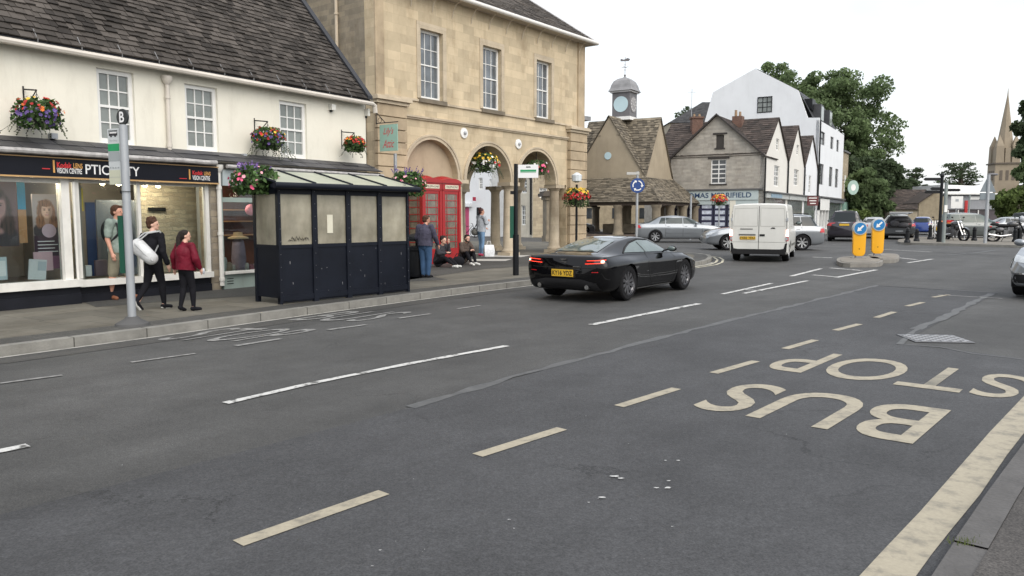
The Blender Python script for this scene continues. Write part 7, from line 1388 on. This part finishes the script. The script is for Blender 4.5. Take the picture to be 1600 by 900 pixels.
m3=motorbike('scooter like motorcycle seen from behind with orange tail and white plate',1480,374,5,M('bike_orange',(.55,.16,.02),.3)); MB().box(-.34,-.31,-.13,.13,.45,.66).build('rear_plate',PLW,m3); MB().box(-.30,-.1,-.16,.16,.68,.92).build('tail_box',MATS['bike_orange'],m3); MB().box(-.28,-.05,-.18,.18,.93,1.05).build('tail_light',TAIL,m3)
# bicycle by the white house
x,y=gp(729,365,0); y=55; x=PX(729,y); t=thing('bicycle','dark bicycle leaning at a hoop stand in front of the white house','bicycle',(x-.4,y,0),R(10))
for xx in (0,1.0): MB().loft([[(xx+(.33+.02*math.cos(a))*math.cos(2*PI*k/18),.02*math.sin(a),.34+(.33+.02*math.cos(a))*math.sin(2*PI*k/18)) for a in [2*PI*j/5 for j in range(5)]] for k in range(19)],False).build('wheel',TYRE,t)
MB().tube([(0,0,.34),(.4,0,.3),(.3,0,.8),(0,0,.34)],.025,5).tube([(.4,0,.3),(.85,0,.85),(.32,0,.75)],.025,5).tube([(1.0,0,.34),(.85,0,.95),(.8,0,1.0)],.022,5).build('frame',BLK,t); MB().ell((.28,0,.88),(.13,.06,.04)).build('saddle',BLK,t,True); MB().tube([(.75,-.25,1.0),(.82,0,1.0),(.75,.25,1.0)],.015,5).build('handlebar',BLK,t)
t=tag(MB().tube([(0,0,0),(0,0,.6)]+[(.35-.35*math.cos(PI*k/8),0,.6+.35*math.sin(PI*k/8)) for k in range(1,8)]+[(.7,0,.6),(.7,0,0)],.03,6).build('cycle_stand',BLK,None,True),'black hoop cycle stand next to the bicycle','cycle stand'); t.location=(PX(742,55),54.6,0)

# ---------------- people
def cap(mb,a,b,ra,rb,seg=12,flat=None):
    """tapered rounded limb segment"""
    a,b=Vector(a),Vector(b); d=(b-a); L_=d.length; d=d.normalized(); u=d.orthogonal().normalized() if flat is None else (Vector(flat)-d*d.dot(Vector(flat))).normalized(); w=d.cross(u); rings=[]
    def ring(c,r,k=1): rings.append([c+u*math.cos(2*PI*i/seg)*r*k+w*math.sin(2*PI*i/seg)*r for i in range(seg)])
    for t in (75,45,20): ring(a-d*ra*math.sin(R(t)),ra*math.cos(R(t)))
    for k in range(5): t=k/4; ring(a+d*L_*t,ra+(rb-ra)*t)
    for t in (20,45,75): ring(b+d*rb*math.sin(R(t)),rb*math.cos(R(t)))
    mb.loft(rings,True)
def chain(mb,pts,rad,seg=12):
    for i in range(len(pts)-1): cap(mb,pts[i],pts[i+1],rad[i],rad[i+1],seg)
def blend(mb,name,mat,parent,vox=.011,sm=3):
    o=mb.build(name,mat,parent); m=o.modifiers.new('r','REMESH'); m.mode='VOXEL'; m.voxel_size=vox; s=o.modifiers.new('s','SMOOTH'); s.iterations=sm; s.factor=.6
    evalmesh(o); o.data.materials.clear(); o.data.materials.append(mat); o.data.polygons.foreach_set('use_smooth',[True]*len(o.data.polygons)); return o
SK=M('skin',(.52,.27,.19),.55,var=.08,vs=9); SKP=M('skin_pale',(.60,.36,.27),.55,var=.06,vs=9); EYE=M('eye_dark',(.03,.02,.02),.3,var=0); LIP=M('lip',(.38,.12,.10),.5,var=0)
BASE=dict(pel=(0,0,.52),wst=(0,.0,.61),chs=(0,0,.72),nck=(0,-.005,.835),hed=(0,.012,.925))
def person(label,loc,az,H,J,skin,hair,top,bottom,shoe,hairst='short',group='people in the street',topk=1.0,sleeve='long',legs='long',build=1.0,face=0,neckfwd=0,name='person',skirt=0):
    """J: joints as fractions of height, local x right, y forward, z up"""
    j={k:Vector(v)*H for k,v in {**BASE,**J}.items()}; h=H; b_=build
    mb=MB(); cap(mb,j['pel'],j['wst'],.082*h*b_,.070*h*b_); cap(mb,j['wst'],j['chs'],.068*h*b_,.084*h*b_); cap(mb,j['chs'],j['chs'].lerp(j['nck'],.5),.082*h*b_,.06*h)
    for s in 'LR':
        sh=j['sh'+s]; cap(mb,j['chs'].lerp(j['nck'],.55),sh,.052*h,.036*h); chain(mb,[sh,j['el'+s],j['wr'+s]],[.034*h*b_,.025*h,.0155*h])
        chain(mb,[j['pel'].lerp(j['hp'+s],.8),j['kn'+s],j['kn'+s].lerp(j['an'+s],.35),j['an'+s]],[.056*h*b_,.036*h,.034*h,.022*h])
        ft_=j['to'+s]; cap(mb,j['an'+s]-Vector((0,0,.012*h)),ft_,.022*h,.017*h); cap(mb,j['an'+s]-Vector((0,0,.015*h))-(ft_-j['an'+s]).normalized()*.018*h,j['an'+s]-Vector((0,0,.02*h)),.02*h,.02*h)
        # hand: palm, four fingers, thumb
        d=(j['wr'+s]-j['el'+s]).normalized(); hd=j.get('hd'+s); 
        if hd is not None: d=(hd-j['wr'+s]).normalized()
        sd=d.cross(Vector((0,1,0))); sd=sd.normalized() if sd.length>.1 else Vector((1,0,0)); nn=sd.cross(d); pc=j['wr'+s]+d*.045*h
        cap(mb,j['wr'+s],pc,.0155*h,.020*h)
        for k in range(4):
            o=(k-1.5)*.0105*h; Lf=(.036,.044,.041,.031)[k]*h; r0=pc+nn*o; mid=r0+d*(.012*h+Lf*.5); tip=mid+(d*.6+sd*(.7 if s=='L' else -.7)).normalized()*Lf*.5; chain(mb,[r0,mid,tip],[.0065*h,.0058*h,.0045*h],6)
        tb=j['wr'+s]+d*.018*h; chain(mb,[tb,tb+(d*.5+nn).normalized()*.026*h,tb+(d*.9+nn*.8).normalized()*.047*h],[.0085*h,.007*h,.005*h],6)
    hd=j['hed']; cap(mb,j['nck']-Vector((0,0,.01*h)),hd-Vector((0,0,.03*h)),.034*h,.031*h)
    fa_=R(face); rot=Matrix.Rotation(-fa_,3,'Z'); f=rot@Vector((0,1,0)); sx=rot@Vector((1,0,0)); up=Vector((0,0,1))
    def hp(a,b,c): return hd+sx*a*h+f*b*h+up*c*h
    mb.ell(hd+up*.012*h,(.046*h,.055*h,.056*h),16,12,rot); mb.ell(hp(0,.014,-.028),(.035*h,.037*h,.040*h),14,10,rot)
    cap(mb,hp(0,.052,.006),hp(0,.060,-.012),.006*h,.0078*h,8); mb.ell(hp(0,.044,-.048),(.014*h,.011*h,.011*h),8,6)
    for s in (-1,1): mb.ell(hp(s*.047,-.004,-.008),(.006*h,.011*h,.017*h),8,6,rot)
    body=blend(mb,name,skin,None,.0085 if h>1.2 else .008,2); body.location=(loc[0],loc[1],loc[2] if len(loc)>2 else .12); body.rotation_euler=(0,0,-R(az)); tag(body,label,'person',group)
    e=MB()
    for s in (-1,1): e.ell(hp(s*.018,.050,.004),(.006*h,.004*h,.0045*h),8,6,rot)
    e.build('eyes',EYE,body,True); MB().ell(hp(0,.052,-.034),(.014*h,.004*h,.004*h),8,6,rot).build('mouth',LIP,body,True)
    # hair
    m=MB(); rg=random.Random(int(h*1000)+len(label))
    m.ell(hp(0,-.012,.028),(.053*h,.056*h,.050*h),16,10,rot); m.ell(hp(0,-.028,-.004),(.048*h,.042*h,.045*h),14,10,rot)
    if hairst=='curly':
        for _ in range(46): a=rg.uniform(0,6.28); z=rg.uniform(0,.07); r_=.05*math.sqrt(max(.1,1-(z/.085)**2)); m.ell(hp(r_*math.cos(a)*1.05,-.01+r_*math.sin(a)*(1.1 if math.sin(a)<0 else .9),.015+z),(.014*h,)*3,7,5)
    if hairst in('short','beard'):
        for s in (-1,1): m.ell(hp(s*.042,-.006,.018),(.01*h,.026*h,.025*h),8,6,rot)
        m.ell(hp(0,.036,.056),(.036*h,.02*h,.014*h),10,6,rot)
    if hairst=='beard': m.ell(hp(0,.034,-.058),(.030*h,.026*h,.020*h),10,8,rot); [m.ell(hp(s*.036,.012,-.035),(.012*h,.024*h,.028*h),8,6,rot) for s in (-1,1)]
    if hairst=='tail': m.ell(hp(0,-.052,.045),(.022*h,.02*h,.02*h)); chain(m,[hp(0,-.058,.035),hp(.0,-.078,-.03),hp(.0,-.080,-.11),hp(.0,-.075,-.20)],[.024*h,.032*h,.034*h,.016*h])
    if hairst=='bun': m.ell(hp(0,-.05,.06),(.03*h,.03*h,.028*h))
    blend(m,'hair',hair,body,.012,1)
    # top
    if top:
        k=topk; m=MB(); sit=j['pel'].z<.3*h; hem=j['pel'].z-.015*h; lo=j['pel']-Vector((0,0,.05*h)) if not sit else j['pel']
        cap(m,lo,j['pel'].lerp(j['wst'],.5),.094*h*b_*k,.092*h*b_*k); cap(m,j['pel'].lerp(j['wst'],.5),j['chs'],.088*h*b_*k,.094*h*b_*k); cap(m,j['chs'],j['chs'].lerp(j['nck'],.6),.092*h*b_,.064*h); cap(m,j['nck']-Vector((0,0,.03*h)),j['nck'],.046*h,.037*h)
        for s in 'LR':
            sh=j['sh'+s]; cap(m,j['chs'].lerp(j['nck'],.55),sh,.060*h,.045*h)
        tp=blend(m,'top',top,body,.011,3)
        bm=bmesh.new(); bm.from_mesh(tp.data)
        if not sit: bmesh.ops.bisect_plane(bm,geom=bm.verts[:]+bm.edges[:]+bm.faces[:],plane_co=(0,0,hem),plane_no=(0,0.12,1),clear_inner=True)
        m=MB()
        for s in 'LR':
            sh=j['sh'+s]
            if sleeve=='long': chain(m,[sh,j['el'+s],j['el'+s].lerp(j['wr'+s],.92)],[.044*h*b_,.035*h*k,.026*h*k])
            else: chain(m,[sh,sh.lerp(j['el'+s],.75)],[.044*h*b_,.040*h])
        ar=blend(m,'sleeves',top,body,.011,2); bm.from_mesh(ar.data); bpy.data.objects.remove(ar); bm.to_mesh(tp.data); bm.free(); tp.data.polygons.foreach_set('use_smooth',[True]*len(tp.data.polygons))
        b3=tp.modifiers.new('fold','DISPLACE'); tx=bpy.data.textures.new('fold','CLOUDS'); tx.noise_scale=.09*h; b3.texture=tx; b3.strength=.022*h; b3.mid_level=.5; evalmesh(tp)
    if bottom:
        m=MB(); cap(m,j['pel']+Vector((0,0,.03*h)),j['pel'],.080*h*b_,.084*h*b_)
        for s in 'LR':
            hj=j['pel'].lerp(j['hp'+s],.85)
            if legs=='long': chain(m,[hj,j['kn'+s],j['kn'+s].lerp(j['an'+s],.35),j['an'+s]+Vector((0,0,.012*h))],[.062*h*b_,.044*h*b_,.040*h*b_,.030*h*b_])
            elif legs=='slim': chain(m,[hj,j['kn'+s],j['kn'+s].lerp(j['an'+s],.35),j['an'+s]+Vector((0,0,.012*h))],[.060*h*b_,.040*h,.037*h,.025*h])
            else: chain(m,[hj,j['kn'+s]+(j['kn'+s]-hj)*.02],[.060*h*b_,.047*h*b_])
        blend(m,'trousers' if legs!='short' else 'shorts',bottom,body,.011,2)
    for s in 'LR':
        m=MB(); a_=j['an'+s]; t_=j['to'+s]; dd=(t_-a_); dd.z*=1; d=dd.normalized(); cap(m,a_-d*.022*h-Vector((0,0,.020*h)),t_+d*.012*h,.026*h,.022*h,10); cap(m,a_-Vector((0,0,.005*h)),a_-Vector((0,0,.02*h)),.027*h,.027*h,10); q=blend(m,'shoe',shoe[0],body,.009,2)
        if len(shoe)>1:
            m=MB(); off=Vector((0,0,-.026*h)) if abs(d.z)<.5 else d.cross(Vector((1,0,0)))*.024*h; cap(m,a_-d*.03*h+off-Vector((0,0,.008*h)),t_+d*.018*h+off*.8,.017*h,.015*h,8); blend(m,'sole',shoe[1],q,.008,1)
    return body,j,h
CL=lambda n,c,r=.9,v=.2: M(n,c,r,var=v,vs=7,bump=.35,bs=18,spec=.12)
HB=M('hair_brown',(.07,.032,.018),.7,var=.5,vs=45,bump=1,bs=70,spec=.3); HDK=M('hair_dark',(.018,.012,.010),.6,var=.5,vs=45,bump=1,bs=70,spec=.3)
BKC=CL('black_cloth',(.012,.012,.015)); JEAN=CL('blue_jeans',(.045,.09,.17)); JEAL=CL('light_jeans',(.16,.27,.42)); SOLE=M('white_rubber',(.6,.6,.57),.6,var=.05)
def std(**k):
    J=dict(shL=(-.105,0,.81),shR=(.105,0,.81),elL=(-.135,-.015,.64),elR=(.135,-.015,.64),wrL=(-.135,.03,.50),wrR=(.135,.03,.50),hpL=(-.052,0,.50),hpR=(.052,0,.50),knL=(-.058,.012,.285),knR=(.058,.012,.285),anL=(-.062,-.01,.045),anR=(.062,-.01,.045),toL=(-.072,.085,.018),toR=(.072,.085,.018)); J.update(k); return J
def hgt(u,vf,vh,z=.12): y=gp(u,vf,z)[1]; return at(u,vh,y).z-z
# man in grey-green polo and shorts
x,y=gp(188,467,.124); H_=hgt(188,467,320,.124)
man,j,h=person('man in grey green polo shirt and shorts with a rucksack standing by the optician window',(x,y,.124),100,H_,std(anL=(-.075,.08,.045),toL=(-.08,.165,.018),knL=(-.065,.055,.285),wrL=(-.10,.12,.56),elL=(-.14,.02,.64),anR=(.06,-.07,.045),toR=(.08,.01,.018),knR=(.06,-.025,.285)),SK,HB,CL('polo_green',(.22,.27,.24)),CL('khaki_shorts',(.20,.185,.135)),(M('tan_boot',(.20,.075,.035),.7),),'short',sleeve='short',legs='short',build=1.12,face=-5)
m=MB(); m.ell(j['chs']+Vector((0,-.11*h,.0)),(.085*h,.055*h,.12*h)); blend(m,'rucksack',M('rucksack_grey',(.04,.045,.06),.8),man,.012)
m=MB(); 
for s in (-1,1): chain(m,[Vector((s*.07*h,-.05*h,.83*h)),Vector((s*.075*h,.062*h,.80*h)),Vector((s*.085*h,.082*h,.70*h)),Vector((s*.09*h,.0,.62*h))],[.012*h]*4,6)
m.build('straps',M('strap_black',(.015,.016,.02),.8),man,True)
# youth in black with a white holdall
x,y=gp(232,483,.12); H_=hgt(236,483,341)
x+=.11
yt,j,h=person('curly haired youth in black carrying a white holdall, walking away beside the girl',(x,y,.12),14,H_,std(knL=(-.075,-.02,.29),anL=(-.105,-.15,.09),toL=(-.10,-.10,.015),knR=(.05,.06,.285),anR=(.055,.075,.045),toR=(.06,.165,.018),elR=(.15,-.03,.64),wrR=(.165,.02,.50),elL=(-.14,-.04,.65),wrL=(-.12,.05,.55),hed=(0,.02,.93)),SKP,HB,BKC,BKC,(BKC,SOLE),'curly',topk=1.02,legs='slim',face=62)
WH=CL('white_canvas',(.50,.51,.51)); m=MB(); a=Vector((-.075*h,-.13*h,.69*h)); b=Vector((.085*h,-.135*h,.57*h)); cap(m,a,b,.088*h,.072*h); m.ell(a,(.085*h,.07*h,.095*h)); blend(m,'holdall',WH,yt,.012)
m=MB()
for o in (-.02,.03): chain(m,[Vector((-.09*h+o*h,-.17*h,.74*h)),Vector((.0*h+o*h,-.10*h,.84*h)),Vector((.09*h+o*h,-.03*h,.86*h)),Vector((.12*h,.02*h,.80*h)),Vector((.1*h,-.12*h,.60*h))],[.008*h]*5,6)
chain(m,[Vector((-.05*h,-.215*h,.73*h)),Vector((.05*h,-.21*h,.63*h)),Vector((.14*h,-.185*h,.545*h))],[.006*h]*3,6); m.build('strap',M('strap_grey',(.40,.41,.41),.8),yt,True)
# girl in maroon bomber
x,y=gp(288,486,.12); H_=hgt(288,486,359)
x+=.05
gl,j,h=person('girl in maroon bomber jacket and black leggings with long dark ponytail, walking away',(x,y,.12),22,H_,std(knL=(-.045,.0,.29),anL=(-.045,-.06,.06),toL=(-.05,.0,.02),knR=(.045,.05,.285),anR=(.05,.05,.045),toR=(.055,.14,.018),elL=(-.17,-.02,.66),wrL=(-.205,.02,.53),elR=(.16,.0,.65),wrR=(.155,.07,.53),hed=(0,.015,.925)),SKP,HDK,CL('maroon_nylon',(.13,.010,.022),.45),BKC,(BKC,),'tail',topk=1.28,legs='slim',face=45)
m=MB(); m.ell(j['wrR']+Vector((.01,.05*h,-.04*h)),(.016*h,.02*h,.04*h)); m.build('bottle',M('clear_plastic',(.45,.47,.5),.2),gl,True)
# man in navy jacket by the phone boxes
x,y=gp(665,434,.12); H_=hgt(665,434,336)
mn,j,h=person('man in dark grey jacket and blue jeans seen from behind beside the phone boxes',(x,y,.12),20,H_,std(hed=(.01,.03,.925),elR=(.16,.03,.65),wrR=(.17,.11,.53),wrL=(-.12,.06,.52),anL=(-.035,-.01,.045),toL=(-.03,.085,.018),knL=(-.045,.01,.285),anR=(.045,.0,.045),toR=(.06,.09,.018)),SK,HB,CL('slate_jacket',(.060,.058,.085)),JEAN,(BKC,),'short',topk=1.18,build=1.15,face=40)
# seated pair on the kerb in front of the phone boxes
def seated(label,u,v,az,H_,top,hairst,hair,shoe,extra={},face=0,group='people sitting by the phone boxes'):
    x,y=gp(u,v,.12)
    J=dict(pel=(0,-.02,.10),wst=(0,.0,.19),chs=(0,.045,.30),nck=(0,.09,.405),hed=(0,.125,.49),shL=(-.10,.07,.385),shR=(.10,.07,.385),elL=(-.13,.14,.26),elR=(.13,.14,.26),wrL=(-.05,.24,.27),wrR=(.05,.25,.27),hpL=(-.05,.0,.09),hpR=(.05,.0,.09),knL=(-.075,.20,.24),knR=(.075,.21,.24),anL=(-.06,.30,.045),anR=(.06,.32,.045),toL=(-.07,.39,.018),toR=(.07,.41,.018)); J.update(extra)
    return person(label,(x,y,.12),az,H_,J,SKP,hair,top,BKC,shoe,hairst,legs='slim',face=face,group=group,topk=1.08)
seated('seated youth in dark grey top leaning one cheek on a hand beside the phone boxes',686,417,132,1.55,CL('charcoal_top',(.045,.045,.052)),'curly',HDK,(SOLE,),dict(knL=(-.06,.24,.15),knR=(.06,.24,.17),anL=(-.05,.42,.045),anR=(.05,.45,.045),toL=(-.06,.50,.03),toR=(.06,.54,.03),wrL=(-.06,.20,.43),elL=(-.10,.17,.27)))
sd,j,h=seated('bearded seated youth in brown jacket hunched over a phone beside the stone column',724,413,140,1.6,CL('brown_jacket',(.085,.065,.055)),'beard',HDK,(SOLE,),{},face=0); bx(j['wrR'].x-.03,j['wrR'].x+.03,j['wrR'].y+.05,j['wrR'].y+.06,j['wrR'].z-.03,j['wrR'].z+.09).build('phone',PLAST,sd)
x,y=gp(716,416,.12); t=thing('black_bag','small black bag on the paving beside the bearded seated youth','bag',(x,y,.12),R(20)); m=MB(); m.ell((0,0,.14),(.2,.12,.15)); blend(m,'body',BKC,t,.015); MB().tube([(-.12,0,.24),(-.05,0,.36),(.05,0,.36),(.12,0,.24)],.012,5).build('strap',BKC,t)
# woman in denim jacket
x,y=gp(752,400,.12); H_=hgt(752,401,325)
wo_,j,h=person('woman in pale denim jacket, light jeans and pink shoes standing under the middle arch',(x,y,.12),55,H_,std(anL=(-.03,-.01,.045),toL=(-.03,.08,.018),anR=(.03,0,.045),toR=(.04,.09,.018),knL=(-.035,.012,.285),knR=(.035,.012,.285),elR=(.13,.05,.68),wrR=(.06,.13,.72),elL=(-.13,.03,.66),wrL=(-.07,.12,.60)),SK,M('hair_auburn',(.05,.012,.012),.6),CL('pale_denim',(.36,.39,.43)),JEAL,(M('pink_shoe',(.62,.06,.14),.6),),'bun',legs='slim',topk=1.1,face=20)
m=MB(); m.ell(Vector((-.14*h,-.07*h,.50*h)),(.10*h,.07*h,.075*h)); blend(m,'shoulder_bag',CL('grey_bag',(.20,.20,.19)),wo_,.013); MB().tube([(-.14*h,-.1*h,.55*h),(0,-.085*h,.72*h),(.07*h,-.02*h,.845*h)],.012,5).build('strap',BKC,wo_)
x,y=gp(764,401,.12); t=thing('carrier_bag','white and silver carrier bag on the paving beside the woman in denim','bag',(x,y,.12),R(20)); MB().loft([[(-.17,-.08,0),(.17,-.08,0),(.17,.08,0),(-.17,.08,0)],[(-.19,-.1,.2),(.19,-.1,.2),(.19,.1,.2),(-.19,.1,.2)],[(-.17,-.03,.42),(.17,-.03,.42),(.17,.03,.42),(-.17,.03,.42)]]).build('body',M('bag_plastic',(.6,.62,.64),.3,var=.2,vs=12),t,True); MB().tube([(-.08,0,.42),(-.05,0,.55),(.05,0,.55),(.08,0,.42)],.012,5).build('handles',WHITE,t)
